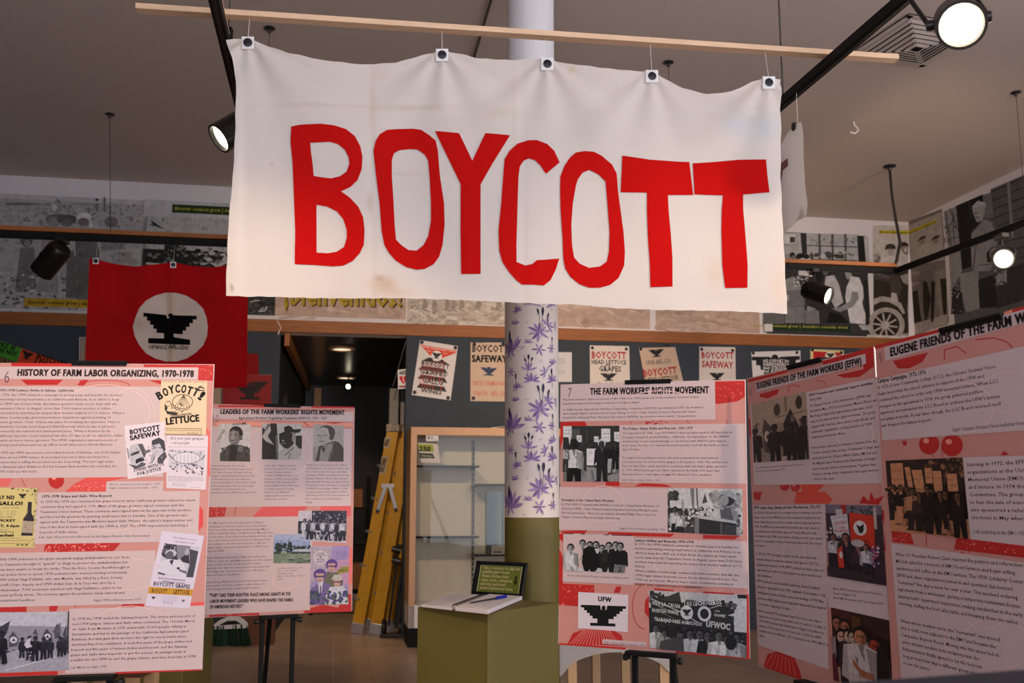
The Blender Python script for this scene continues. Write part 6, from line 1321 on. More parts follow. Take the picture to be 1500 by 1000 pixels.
def d61(d):
    d.R(0, .0, 1, .05, (222, 196, 160)); d.T('Vol. III No. 2     Delano, Calif.    July 1, 1970', .05, .03, .95, .03, LK, 1.2, 'n')
    for i, ch in enumerate('BOYCOTT!'):
        a = i - 3.4; x = .42 + a * .118; y = .22 + .011 * a * a - (.02 if i > 5 else 0); d.ik.text(ch, d.q(x - .055, y + .02 * -a * .3), d.q(x + .055, y + .02 * a * .5), LK, 11.5 if i != 7 else 13, 'x')
    d.L([(.74, .22), (.84, .12), (.94, .14)], 1.6, LK); d.L([(.8, .18), (.95, .18)], 1.4, LK); d.L([(.8, .12), (.9, .1)], 1, LK)
    d.E(.48, .4, .22, .13, CRM); d.ik.ring(d.q(.48, .39), .22 * d.W, .13 * d.H, 1, LK)
    for k in range(6): d.L([(.3 + k * .07, .5), (.42 + k * .03, .36), (.5, .27)], .7, LK)
    d.P([(.12, .4), (.2, .36), (.26, .5), (.46, .56), (.62, .52), (.66, .58), (.4, .62), (.16, .6)], CRM); d.L([(.12, .4), (.2, .38), (.26, .5), (.46, .56), (.64, .52)], .9, LK); d.P([(.12, .56), (.3, .58), (.4, .6), (.34, .64), (.16, .62)], LK); d.P([(.1, .42), (.16, .5), (.14, .58), (.1, .54)], LK); d.S(.14, .42, .6, .6, 20, .6, 1.6, [LK, (150, 126, 104)], 3)
    d.T('NON-UNION', .24, .68, .68, .63, LK, 3.6, 'b'); d.T('LETTUCE', .14, .815, .86, .74, LK, 10, 'x'); d.R(.12, .88, .9, .99, (224, 198, 160)); d.L([(.12, .88), (.9, .88), (.9, .99), (.12, .99)], .6, LK); d.T('BOYCOTT OF NON-UNION LETTUCE BEGINS', .15, .925, .86, .925, (110, 90, 70), 1.6, 'n'); d.T('See Page 2', .6, .97, .84, .97, LK, 1.6, 'b')
photo(ik, (H1(1074, 348), H1(1380, 352), H1(1372, 716), H1(1060, 712)), t6, d61, 'leaflet', CRM, 1.6e-3, 'print')
def d62(d):
    lk = (44, 40, 50); d.T('It\'s not just grapes', .1, .08, .9, .075, lk, 4, 'n'); d.T('—it\'s people', .1, .165, .56, .16, lk, 4, 'n'); d.L([(.04, .22), (.96, .21)], .4, (150, 146, 156)); d.R(.06, .27, .94, .6, (206, 202, 212))
    d.E(.5, .42, .32, .11, (222, 216, 224)); d.ik.ring(d.q(.5, .42), .32 * d.W, .11 * d.H, .7, lk)
    for k in range(6): d.L([(.26 + k * .09, .36), (.25 + k * .095, .52)], .5, (120, 116, 128))
    d.L([(.06, .36), (.16, .45)], 1.2, lk); d.L([(.94, .36), (.86, .45)], 1.2, lk); d.S(.06, .28, .94, .36, 30, .6, 2, [(90, 86, 98), (160, 156, 166), (222, 216, 224)], 2); d.S(.06, .52, .94, .72, 70, .6, 2.2, [(60, 56, 66), (130, 126, 138), (222, 216, 224), (100, 96, 108)], 3)
    for i in range(4): d.T('growers who sell grapes know that people who pick them', .04, .78 + i * .028, .94 - (.3 if i == 3 else 0), .78 + i * .028, (96, 92, 104), 1.1, 'n')
    for i in range(3): d.T('farm workers union', .16, .905 + i * .024, .5, .905 + i * .024, (120, 116, 128), 1, 'n')
    d.T('labor donated', .62, .97, .86, .97, (120, 116, 128), 1, 'n')
photo(ik, (H1(1108, 715), H1(1387, 719), (301.5, 717), (244, 714.5)), t6, d62, 'leaflet', (228, 214, 220), 1.4e-3, 'print')
def d63(d):
    lk = (36, 32, 44); d.T('BOYCOTT', .12, .175, .88, .145, lk, 7, 'x'); d.T('SAFEWAY', .12, .285, .88, .255, lk, 7, 'x')
    gy = lambda v: (v, v - 4, v + 4)
    d.P([(.04, .5), (.12, .38), (.3, .36), (.42, .5), (.46, .62), (.4, .72), (.24, .8), (.1, .72)], gy(196)); d.P([(.3, .37), (.42, .38), (.5, .56), (.44, .66)], gy(90)); d.P([(.1, .54), (.3, .5), (.32, .55), (.12, .58)], gy(60)); d.P([(.22, .66), (.4, .62), (.44, .7), (.3, .72), (.22, .74)], gy(40)); d.P([(.04, .72), (.24, .78), (.4, .72), (.44, .8), (.2, .84)], gy(90)); d.L([(.03, .42), (.06, .62)], 1, gy(60))
    d.P([(.62, .46), (.66, .34), (.84, .3), (.96, .38), (.98, .56), (.9, .6), (.84, .48)], gy(66)); d.P([(.62, .44), (.84, .42), (.92, .56), (.86, .66), (.7, .66), (.62, .56)], gy(200)); d.L([(.66, .5), (.76, .49)], 1.1, gy(50)); d.L([(.82, .5), (.9, .51)], 1.1, gy(50)); d.P([(.6, .62), (.74, .58), (.7, .72), (.58, .8)], gy(180)); d.P([(.76, .7), (.96, .58), (1, .7), (.86, .82), (.76, .8)], gy(80)); d.L([(.62, .78), (.7, .66)], 1, gy(80)); d.P([(.44, .52), (.6, .5), (.6, .56), (.46, .57)], gy(110)); d.S(.06, .4, .96, .82, 40, .6, 1.8, [gy(120), gy(210), gy(80), gy(160)], 3)
    d.T('STAND WITH US', .16, .885, .92, .855, lk, 4.6, 'b'); d.T('FOR JUSTICE', .24, .965, .84, .94, lk, 4.6, 'b')
photo(ik, (H1(830, 652), H1(1096, 624), H2(770, 34), H2(586, 68)), t6, d63, 'leaflet', (230, 216, 222), 1.9e-3, 'print')
def d64(d):
    yel, k_ = (214, 198, 130), (38, 34, 30); d.S(.5, .0, 1, .12, 60, .6, 1.8, [(110, 100, 80), (70, 62, 50), (150, 140, 100)], 2); d.S(.93, .0, 1, 1, 80, .5, 1.4, [(110, 100, 80), (70, 62, 50), (180, 166, 112)], 3); d.E(.5, .3, .48, .28, yel)
    d.T('SATURDAY ND', -.1, .19, .58, .19, k_, 5.4, 'x'); d.T('TO GALLO!', .02, .29, .74, .29, k_, 5.4, 'x'); q = d.q(.72, .1); eagle(d.ik, q, 6.2, 6.4, k_); d.T('BOYCOTT ALL GALLO WINES', 0, .345, .68, .345, (90, 80, 60), 1.6, 'n')
    for i in range(3): d.T('picket    line    today', 0, .4 + i * .03, .62, .4 + i * .03, (120, 116, 96), 1.6, 'n')
    d.T('AUGUST 1ST, 1975', .05, .5, .56, .5, k_, 1.6, 'b'); d.T('MASS  PICKET', 0, .565, .62, .565, k_, 3.4, 'x'); d.T('Sat, May 7, 4-6pm', -.02, .655, .7, .655, k_, 3.6, 'x'); d.T('at the Mall St.', .1, .71, .5, .71, k_, 1.4, 'n'); d.T('THE GALLO DISTRIBUTOR', 0, .75, .6, .75, k_, 1.6, 'b'); d.T('18th & Garfield', 0, .815, .6, .815, k_, 3.8, 'x'); d.T('for more information call the UFW House', 0, .85, .74, .85, k_, 1.2, 'n'); d.L([(0, .88), (.9, .88), (.9, .93), (0, .93)], .5, (150, 90, 60)); d.T('w w w', .66, .965, .88, .965, k_, 2.4, 'x')
    d.P([(.83, .235), (.9, .235), (.905, .42), (.96, .52), (.95, .8), (.74, .8), (.76, .52), (.825, .42)], (48, 40, 46)); d.P([(.755, .55), (.955, .56), (.945, .76), (.745, .75)], (176, 160, 140)); d.S(.76, .57, .94, .74, 16, .6, 1.4, [(120, 100, 90), (196, 180, 150)], 5); d.L([(.8, .5), (.86, .36)], .8, (110, 96, 100))
photo(ik, (H2(-78, 106), H2(177, 108), H2(158, 380), H2(-84, 380)), t6, d64, 'leaflet', (214, 198, 130), 1.4e-3, 'print')
def d65(d):
    lk = (44, 40, 60); gy = lambda v: (v, v - 2, v + 8); d.T('"An injury to one is', .28, .075, .84, .08, lk, 2.2, 'n'); d.T('an injury to all."', .36, .125, .84, .13, lk, 2.2, 'n')
    d.R(.12, .16, .94, .58, gy(200)); d.P([(.12, .16), (.46, .16), (.5, .36), (.38, .4), (.12, .32)], gy(60)); d.S(.12, .16, .42, .3, 50, .8, 2.2, [gy(30), gy(150), gy(90)], 2); d.P([(.4, .16), (.74, .16), (.7, .3), (.5, .36)], gy(130)); d.P([(.72, .2), (.94, .22), (.94, .58), (.78, .58), (.8, .4)], gy(70)); d.P([(.56, .34), (.72, .24), (.8, .4), (.62, .38)], gy(50))
    d.E(.32, .28, .13, .05, gy(196)); d.E(.3, .31, .09, .06, gy(96)); d.P([(.12, .4), (.28, .36), (.5, .36), (.66, .4), (.74, .5), (.76, .58), (.12, .56)], gy(214)); d.P([(.32, .38), (.42, .36), (.4, .44)], gy(50)); d.E(.56, .47, .04, .015, gy(40)); d.P([(.56, .48), (.76, .5), (.78, .54), (.6, .51)], gy(110)); d.P([(.13, .54), (.3, .56), (.28, .575), (.12, .56)], gy(50)); d.E(.68, .24, .05, .05, gy(170))
    d.T('Show your solidarity with', .16, .625, .78, .635, lk, 2, 'b'); d.T('striking farm workers', .26, .665, .78, .675, lk, 2, 'b'); d.T('BOYCOTT GRAPES', .08, .72, .92, .735, lk, 5.8, 'b'); d.R(0, .742, 1, .83, (206, 150, 44)); d.T('BOYCOTT', .08, .815, .43, .815, (60, 40, 20), 6, 'b'); d.T('LETTUCE', .57, .815, .93, .815, (60, 40, 20), 6, 'b')
    for i in range(3): d.T('united farm workers', .34, .862 + i * .026, .7, .862 + i * .026, (140, 136, 156), 1, 'n')
    d.T('912', .38, .955, .62, .955, (150, 146, 166), 3.4, 'n'); q = d.q(.16, .865); d.P([(.1, .87), (.2, .87), (.15, .905)], lk); d.P([(.78, .89), (.87, .89), (.83, .925)], (90, 86, 110))
photo(ik, (H2(742, 304), H2(935, 326), H2(868, 657), H2(664, 648)), t6, d65, 'leaflet', (220, 210, 226), 1.6e-3, 'print')
def d66(d):
    gy = lambda v: (v - 2, v - 4, v + 10); d.R(0, 0, 1, 1, gy(196)); d.P([(0, .2), (.25, .22), (1, .26), (1, .62), (0, .66)], gy(150)); d.S(0, .52, 1, .66, 40, 1, 3, [gy(130), gy(110), gy(160)], 2, 2.4); d.R(0, .64, .3, .72, gy(70)); d.P([(0, .76), (.3, .66), (1, .64), (1, 1), (0, 1)], gy(166)); d.L([(.25, .96), (1, .72)], 1.2, gy(210)); d.L([(0, .92), (.3, .84)], .8, gy(190))
    d.P([(0, .28), (.14, .26), (.29, .14), (.25, .35), (.18, .47), (0, .47)], gy(62)); d.E(.07, .38, .1, .085, gy(214)); d.P([(.02, .34), (.09, .33), (.12, .32), (.09, .38), (.06, .43), (.03, .4)], gy(30)); d.L([(.075, .47), (.06, .58)], .9, gy(40))
    for x, y, r in ((.335, .46, .045), (.74, .42, .04), (.86, .34, .03)):
        d.P([(x - r * 1.3, y - .05), (x - r * .2, y - .14), (x + r * 1.4, y - .02), (x + r, y + .1), (x - r, y + .12)], gy(80)); d.E(x, y, r, r * 1.25, gy(206)); d.P([(x - r * .5, y + .02), (x, y - .03), (x + r * .5, y + .02)], gy(50))
    d.P([(.56, .36), (.6, .28), (.63, .4)], gy(80)); d.P([(.8, .34), (.9, .18), (.88, .4)], gy(90)); d.P([(.92, .4), (.97, .22), (.96, .46)], gy(70))
    for x, y, h, c in ((.44, .42, .34, 40), (.53, .4, .4, 36), (.6, .4, .42, 30), (.7, .42, .38, 34), (.78, .44, .34, 40), (.9, .42, .34, 36), (.94, .44, .3, 40), (.985, .42, .3, 40)): d.man(x, y, h, gy(c), gy(c - 6), gy(60), gy(26), .26)
    d.P([(.5, .46), (.56, .42), (.54, .52), (.57, .58), (.5, .6), (.47, .54)], gy(206)); d.man(.2, .31, .54, gy(26), gy(22), gy(50), gy(20), .26); d.P([(.13, .62), (.2, .6), (.18, .8), (.13, .9), (.06, .91)], gy(22)); d.P([(.2, .62), (.26, .66), (.28, .84), (.24, .85), (.22, .74)], gy(22)); d.L([(1, 0), (.985, .6)], 2, gy(60)); d.S(.4, .66, .6, .78, 20, .6, 1.6, [gy(120), gy(60), gy(180)], 7)
photo(ik, (H2(-60, 678), H2(318, 672), H2(316, 940), H2(-70, 956)), t6, d66)
# ---- boards 8 and 9: the local friends group, seen at a steep angle
t8, p8, ik = exhibit(.7767, 3.2587, -1.2722, .0049, .7304, .0135, .66, 'steeply angled exhibit board about the friends group, beside the rights movement board', 'black easel behind the first steeply angled board', ((1155, 533), (1205, 522)), None)
def G1(x, y): return (1080 + x / 3.571, 440 + y / 3.571)
def G2(x, y): return (1080 + x / 3.571, 720 + y / 3.571)
ik.poly([G1(55, 414), G1(262, 364), G1(262, 376), G1(60, 428)], RED_); ik.poly([G1(445, 318), G1(712, 240), G1(715, 345), G1(640, 400), G1(560, 405), G1(520, 390), G1(660, 360), G1(660, 290), G1(450, 336)], RED_); ik.poly([G1(115, 490), G1(220, 462), G1(210, 490), G1(160, 512), G1(120, 505)], RED_); ik.line([G1(270, 480), G1(268, 450), G1(300, 440), G1(330, 452)], 1, RED_); ik.line([G1(410, 415), G1(450, 422), G1(470, 450)], .8, RED_); ik.poly([G1(60, 610), G1(70, 620), G1(74, 730), G1(64, 700)], RED_)
grape(ik, G1(250, 970), 7, 2); grape(ik, G1(305, 975), 7, 3); ik.poly([G1(330, 960), G1(460, 962), G1(420, 1000), G1(340, 1000)], (222, 80, 60)); ik.poly([G2(85, 0), G2(130, 0), G2(120, 45), G2(90, 40)], RED_); ik.poly([G2(310, 0), G2(460, 0), G2(500, 40), G2(480, 62), G2(300, 60)], (222, 80, 60)); ik.poly([G2(640, 60), G2(660, 20), G2(690, 50), G2(700, 0), (G2(720, 40)), G2(770, 20), G2(740, 68)], RED_); ik.poly([G2(740, 80), G2(770, 100), G2(800, 160), G2(795, 300), G2(770, 310), G2(775, 180)], RED_); ik.poly([G2(792, 590), G2(830, 600), G2(850, 930), G2(812, 935)], (216, 70, 56)); ik.poly([G2(140, 910), G2(160, 850), G2(220, 830), G2(300, 870), G2(330, 940), G2(340, 985), G2(145, 920)], RED_)
for k in range(7): ik.line([G2(150 + k * 26, 915 + k * 8), G2(190 + k * 16, 842 + k * 5)], .5, (240, 150, 136))
ik.poly([G1(96, 440), G1(672, 278), G1(676, 330), G1(100, 480)], WHT); ik.poly([G1(70, 545), G1(735, 400), G1(775, 955), G1(90, 965)], WHT); ik.poly([G2(84, 70), G2(462, 66), G2(480, 930), G2(112, 800)], WHT); ik.poly([G2(462, 440), G2(785, 490), G2(800, 680), G2(480, 610)], WHT)
faint(ik, G1(620, 700), 26, 26); faint(ik, G2(250, 520), 26, 40); faint(ik, G2(300, 330), 16, 30)
ik.text('8', G1(64, 502), G1(80, 498), (140, 110, 118), 11, 'l')
ik.block(["EFFW Formation and Community Support Activities", "1972-1976"], G1(378, 502), G1(712, 440), G1(380, 528), INKD, st='b')
ik.block(["The Eugene Friends of the Farmworkers (EFFW) was", "founded in May, 1972 by local activists Marion Phison and", "Ma Hung as Eugene/Springfield-based advocates could", "support the farm workers' rights movement. The group", "engaged with churches, labor unions, local officials, and", "community organizations to bring attention to UFW", "organizing and boycott efforts.", "", "Farm worker advocate José Romero, students from the", "Chicano Student Union at Lane Community College, and", "students from the Chicano Affairs Center, MEChA and", "the Migrant Labor Project at the University of Oregon", "were a big part of the local movement. Together they", "formed a strong, active organization that supported the", "UFW for five years."], G1(382, 558), G1(735, 520), G1(400, 942), TXT, 1)
ik.block(["Above: EFFW members supporting the grape boycott at a local store,", "picketing outside the store in Eugene, 1975"], G1(98, 880), G1(352, 866), G1(98, 898), (100, 84, 90))
ik.block(["EFFW Lettuce, Grape, Safeway, and Gallo Wine Boycotts, 1972-1976"], G2(90, 90), G2(440, 98), G2(90, 90), INKD, st='b')
ik.block(["In 1973 the UFW announced a secondary boycott of Safeway, one of the", "largest sellers of non-UFW lettuce. It also reinstated the grape boycott", "when California growers refused to renew contracts they had signed in", "1970. The EFFW set up informational picket lines two days a week at", 'five Safeway stores with leaflets, signs and "human billboards" with', "and reports to the UFW on the number of customers who were turned", "away. One campaign in October, Robert Lines turned out 100 or more", "participants."], G2(92, 115), G2(448, 128), G2(98, 285), TXT, 0)
ik.block(["In 1973 the UFW also began a boycott of Gallo wines when that", "company refused to renew the contract it had signed in 1967. The", "Safeway boycott ended in 1974. EFFW continued its lettuce, grape and", "Gallo wine boycott efforts by picketing grocery stores and the local", "Gallo distributor."], G2(100, 330), G2(455, 412), G2(106, 442), TXT, 2)
ik.block(["EFFW members joined and staffed picket lines, formed Solidarity", "Dinners to raise funds for the UFW, organized a food caravan to help", "striking farm workers in Delano, sponsored showings of UFW films,", "and successfully fought proposed legislation that would have impaired", "farm worker organizing in Oregon."], G2(106, 472), G2(466, 560), G2(112, 592), TXT, 1)
ik.block(["EFFW hosted UFW Vice President Philip Vera Cruz on two visits to", "Eugene where he spoke to large rallies at the UO and LCC. On May 13,", "1978, UFW President César Chávez came to Eugene and spoke to an", "audience of 700 people at the UO's Erb Court. In 1975, five EFFW", "members traveled to Modesto, CA to participate in the UFW's March on", "Gallo."], G2(112, 628), G2(470, 728), G2(118, 756), TXT, 1)
ik.block(['Above: EFFW Safeway boycott march "Down the', 'Grapes" in Eugene, 1975', "Below: MEChA students with César Chávez, 1974"], G2(503, 510), G2(760, 555), G2(505, 558), (100, 84, 90), 0)
ik.out('printed_sheet', t8)
ik = Ink(p8, 2e-3); ik.text("EUGENE FRIENDS OF THE FARM WORKERS (EFFW)", G1(105, 462), G1(655, 332), (36, 26, 30), 8.6, 'x'); ik.out('heading', t8)
BR_ = lambda v: (v, int(v * .86), int(v * .74))
def d81(d):
    d.R(0, 0, 1, 1, BR_(176)); d.E(.46, .18, .06, .1, BR_(70)); d.E(.86, .14, .06, .1, BR_(60)); d.R(.6, .0, .64, .24, BR_(130)); d.L([(.4, .3), (1, .28)], 1, BR_(90)); d.R(.3, .4, .7, .52, BR_(150)); d.R(0, .5, 1, .56, BR_(140)); d.S(.0, .35, 1, .6, 50, 1, 3, [BR_(140), BR_(110), BR_(190)], 2); d.P([(0, .8), (1, .7), (1, 1), (0, 1)], BR_(150)); d.P([(.55, .8), (.75, .75), (.75, 1), (.5, 1)], BR_(196))
    d.P([(.18, .46), (.22, .28), (.34, .44), (.34, .86), (.2, .84)], BR_(80)); d.E(.26, .58, .05, .09, BR_(210)); d.P([(.24, .61), (.26, .53), (.28, .61)], BR_(40)); d.P([(.56, .42), (.7, .2), (.82, .44), (.8, .66), (.6, .66)], BR_(46)); d.E(.73, .36, .04, .06, BR_(110))
    for x, y, h in ((.05, .42, .6), (.4, .4, .62), (.62, .42, .5), (.7, .44, .6), (.8, .44, .56), (.96, .36, .66)): d.man(x, y, h, BR_(34), BR_(28), BR_(60), BR_(24), .3)
photo(ik, (G1(75, 546), G1(362, 474), G1(381, 830), G1(90, 848)), t8, d81)
def d82(d):
    d.R(0, 0, 1, 1, (60, 44, 52)); d.R(0, 0, 1, .12, (120, 110, 126)); d.S(.4, .02, .85, .14, 24, 1, 3, [(40, 56, 50), (60, 70, 66)], 2); d.R(.85, .02, .9, .3, (196, 180, 170)); d.R(.27, 0, .37, .12, (170, 50, 44)); d.P([(.18, .06), (.3, .06), (.3, .14), (.18, .14)], (196, 188, 190))
    d.P([(.08, .16), (.38, .12), (.4, .42), (.14, .46)], (208, 200, 204)); d.T('SUPPORT THE', .12, .2, .36, .17, (110, 100, 120), 2.2, 'n'); d.T('UNITED', .15, .28, .36, .25, (206, 80, 70), 4, 'b'); d.T('FARM', .2, .33, .32, .31, (206, 80, 70), 2, 'b'); d.T('WORKERS', .14, .385, .38, .36, (206, 80, 70), 4, 'b'); d.P([(.18, .43), (.24, .42), (.21, .45)], (60, 60, 120))
    d.P([(.42, .1), (.85, .13), (.85, .56), (.42, .48)], (206, 56, 34)); d.E(.6, .3, .12, .1, (226, 214, 210)); d.P([(.53, .25), (.6, .28), (.67, .24), (.66, .33), (.62, .37), (.58, .36)], (26, 22, 24)); d.T('SUPPORT', .48, .47, .76, .49, (120, 30, 24), 3.4, 'b')
    for x, y, h, b_, l_ in ((.12, .4, .5, (200, 192, 196), (30, 26, 36)), (.34, .38, .6, (40, 34, 44), (36, 30, 40)), (.56, .5, .5, (60, 40, 50), (30, 26, 34)), (.7, .5, .46, (206, 200, 204), (40, 34, 44))): d.man(x, y, h, b_, l_, (150, 100, 90), (30, 22, 24), .3)
    d.P([(.18, .62), (.28, .55), (.3, .85), (.2, .86)], (206, 60, 36)); d.E(.25, .68, .03, .05, (220, 206, 200)); d.E(.56, .5, .12, .05, (190, 170, 170)); d.S(.78, .52, .92, .8, 30, 1, 2.4, [(196, 110, 140), (120, 60, 110), (206, 190, 200)], 4); d.P([(0, .86), (1, .9), (1, 1), (0, 1)], (50, 40, 48)); d.S(.0, .3, .1, .55, 14, 1, 2.6, [(200, 120, 110), (206, 196, 200), (60, 50, 70)], 5)
photo(ik, (G2(463, 66), G2(756, 72), G2(783, 491), G2(482, 440)), t8, d82)
def d83(d):
    d.R(0, 0, 1, 1, (52, 28, 22)); d.R(.35, .05, .5, .25, (90, 54, 24)); d.P([(0, 0), (.3, 0), (.36, .2), (0, .2)], (80, 34, 28))
    for x, y, h, b_, l_, f in ((.1, .1, .9, (40, 32, 38), (60, 36, 34), (160, 100, 80)), (.24, .12, .9, (60, 36, 34), (40, 30, 30), (170, 100, 80)), (.18, .26, 1, (110, 34, 34), (186, 160, 130), (196, 150, 130)), (.3, .24, .9, (50, 36, 40), (40, 30, 30), (196, 160, 140)), (.38, .24, .9, (60, 44, 46), (40, 30, 30), (190, 160, 140)), (.64, .26, .8, (70, 60, 64), (40, 30, 30), (176, 150, 134)), (.76, .26, 1.1, (206, 190, 176), (24, 18, 18), (160, 60, 40)), (.52, .17, 1.2, (200, 184, 180), (190, 170, 166), (186, 120, 80))): d.man(x, y, h, b_, l_, f, (30, 20, 18), .34)
    d.P([(.8, .4), (.95, .26), (1, .3), (1, 1), (.76, 1), (.78, .6)], (22, 16, 16)); d.P([(.36, .62), (.5, .74), (.72, .76), (.72, .84), (.52, .84), (.36, .7)], (160, 96, 66)); d.R(.55, .52, .57, .62, (70, 60, 70)); d.P([(0, .4), (.08, .38), (.08, .66), (0, .66)], (150, 130, 126)); d.P([(0, .66), (.06, .6), (.1, 1), (0, 1)], (96, 30, 44))
photo(ik, (G2(492, 604), G2(796, 672), G2(816, 1080), G2(516, 985)), t8, d83)
# ---- board 9
t9, p9, ik = exhibit(.957, 2.604, -1.335, .0049, .7304, .0, .66, 'nearest steeply angled exhibit board, cut off at the picture edge', 'black easel behind the nearest steeply angled board', ((1379, 478), (1470, 453)), None)
ik.poly([G1(718, 236), G1(1058, 148), G1(1058, 166), G1(722, 256)], RED_); ik.poly([G1(1395, 60), G1(1440, 46), G1(1440, 68), G1(1398, 80)], (236, 140, 110)); ik.poly([G1(1440, 46), G1(1900, -70), G1(1900, -40), G1(1440, 66)], RED_); ik.poly([G1(815, 316), G1(1000, 270), G1(970, 320), G1(900, 355), G1(840, 355)], RED_); ik.line([G1(1085, 310), G1(1085, 258), G1(1150, 240), G1(1200, 278)], 1.6, RED_); ik.line([G1(1250, 205), G1(1340, 195), G1(1410, 215), G1(1440, 245)], 1.6, RED_)
grape(ik, G1(1005, 752), 15, 4); grape(ik, G1(1125, 758), 16, 5); ik.line([G1(1020, 790), G1(1030, 820)], 1, RED_); ik.line([G1(1070, 770), G1(1075, 818)], 1, RED_); ik.poly([G1(862, 735), G1(890, 733), G1(885, 760), G1(872, 760)], RED_); ik.poly([G1(1380, 810), G1(1395, 786), G1(1425, 806)], RED_)
ik.poly([G2(808, 200), G2(910, 220), G2(925, 275), G2(812, 262)], RED_); ik.specks(*G2(815, 225), *G2(920, 268), 30, .6, 1.6, [(236, 120, 104), (196, 40, 40)], 1, 3); ik.line([G2(988, 225), G2(992, 285)], 1.2, RED_); ik.poly([G2(1135, 300), G2(1150, 240), G2(1900, 290), G2(1900, 390), G2(1500, 345)], RED_); ik.specks(*G2(1150, 250), *G2(1490, 330), 60, .8, 2.4, [(236, 120, 104), (196, 40, 40)], 1, 4)
ik.poly([G1(772, 244), G1(1900, -60), G1(1900, 10), G1(776, 316)], WHT); ik.poly([G1(733, 412), G1(1900, 150), G1(1900, 650), G1(760, 732)], WHT); ik.poly([G1(1182, 820), G1(1900, 800), G2(1900, 330), G2(1222, 248)], WHT); ik.poly([G2(806, 268), G2(1900, 430), G2(1900, 1500), G2(880, 1250)], WHT)
for c, rx, ry in ((G1(1200, 560), 40, 36), (G1(1420, 480), 40, 30), (G2(1000, 760), 26, 60), (G2(1350, 800), 50, 40), (G2(1300, 560), 40, 44)): faint(ik, c, rx, ry)
ik.text('9', G1(742, 336), G1(764, 330), (140, 110, 118), 17, 'l')
ik.block(["Campus Campaigns, 1972-1976"], G1(736, 432), G1(990, 378), G1(736, 432), INKD, st='b')
ik.block(["In 1972 at Lane Community College (LCC), the Chicano Student Union", "began boycotting the school cafeteria in support of the UFW and", "convinced the school to order only UFW harvested lettuce. When LCC", "reneged on this agreement in 1974, the group gathered petition", "signatures and persuaded the LCC Board to endorse the UFW's lettuce", "and grape boycotts. A year later, though, the LCC Board reversed itself", "and dropped the lettuce boycott."], G1(738, 464), G1(1355, 350), G1(758, 662), TXT)
ik.block(["Right: Chicano Student Union leafletter from flyer"], G1(1130, 686), G1(1560, 652), G1(1130, 686), (100, 84, 90))
ik.block(["Starting in 1972, the EFFW joined student", "organizations at the University and the Erb", "Memorial Union (EMU) cafeteria to boycott grapes", "and lettuce. In 1974 these groups formed a", "Committee. The group gathered signatures", "to ban the sale of non-UFW produce and", "also sponsored a referendum in campus", "elections in May where TWO-THIRDS agreed."], G1(1203, 868), G1(1900, 852), G2(1228, 142), TXT, 2)
ik.block(["Left: picketing at the EMU, 1974"], G2(1240, 216), G2(1520, 240), G2(1240, 216), (100, 84, 90))
ik.block(["When UO President Robert Clark rejected the petition and referendum", "MEChA called for a boycott of EMU Food Services and began selling", "sandwiches and coffee on the EMU terrace. The UFW Solidarity Comm.", "EFFW and other organizations joined in and operated this boycott", '"restaurant" five days a week for over a year. This involved ordering', "ingredients from a wholesaler, getting a temporary restaurant license", "passing health department inspections, making sandwiches in the early", "morning, staffing the food sales table, and breaking down the tables."], G2(830, 334), G2(1502, 424), G2(850, 590), TXT)
ik.block(['When winter weather set in, the "restaurant" was moved', "into a small room adjacent to the EMU and became the", "Campesino Boycott Room. Moving into this space led to", "some student conduct code violations but the", "Administration finally agreed to let the boycott", "long as every few days a different group asked", "to use the space."], G2(858, 682), G2(1380, 812), G2(872, 900), TXT)
ik.out('printed_sheet', t9)
ik = Ink(p9, 2e-3); ik.text("EUGENE FRIENDS OF THE FARM WORKERS (EFFW)", G1(804, 292), G1(1950, -2), (36, 26, 30), 12.5, 'x'); ik.out('heading', t9)
OR_ = lambda v: (v, int(v * .68), int(v * .48))
def d91(d):
    d.R(0, 0, 1, 1, OR_(44)); d.P([(0, .7), (.3, .72), (1, .76), (1, 1), (0, 1)], OR_(206)); d.S(.5, 0, 1, .3, 60, 1.5, 4, [OR_(150), OR_(90), OR_(60), OR_(120)], 2); d.S(0, .0, .5, .2, 20, 2, 5, [OR_(60), OR_(44)], 3)
    for x, y, w, h, sk in ((.06, .04, .16, .34, 0), (.24, .1, .07, .28, .02), (.33, .14, .13, .38, .03), (.5, .12, .09, .2, 0), (.6, .16, .11, .28, 0), (.78, .2, .13, .22, 0)): d.P([(x, y), (x + w, y), (x + w + sk, y + h), (x + sk * 1.5, y + h)], OR_(206)); d.T('BOYCOTT', x + w * .1, y + h * .36, x + w * .9, y + h * .36, OR_(110), 1.8, 'b'); d.T('LETTUCE', x + w * .15 + sk, y + h * .7, x + w * .9 + sk, y + h * .7, OR_(110), 1.8, 'b')
    for x, y, h, b_, l_ in ((.08, .34, .5, 40, 36), (.18, .34, .56, 30, 200), (.26, .36, .44, 30, 30), (.33, .38, .58, 190, 40), (.42, .44, .52, 60, 30), (.58, .38, .6, 30, 26), (.53, .34, .46, 26, 26), (.76, .4, .58, 24, 170), (.92, .42, .6, 24, 20), (.7, .42, .48, 26, 26)): d.man(x, y, h, OR_(b_), OR_(l_), OR_(110), OR_(24), .34)
    d.S(.0, .36, .25, .6, 24, 1, 3, [OR_(190), OR_(40), OR_(110)], 4)
photo(ik, (G1(778, 838), G1(1180, 820), G2(1223, 246), G2(806, 204)), t9, d91)

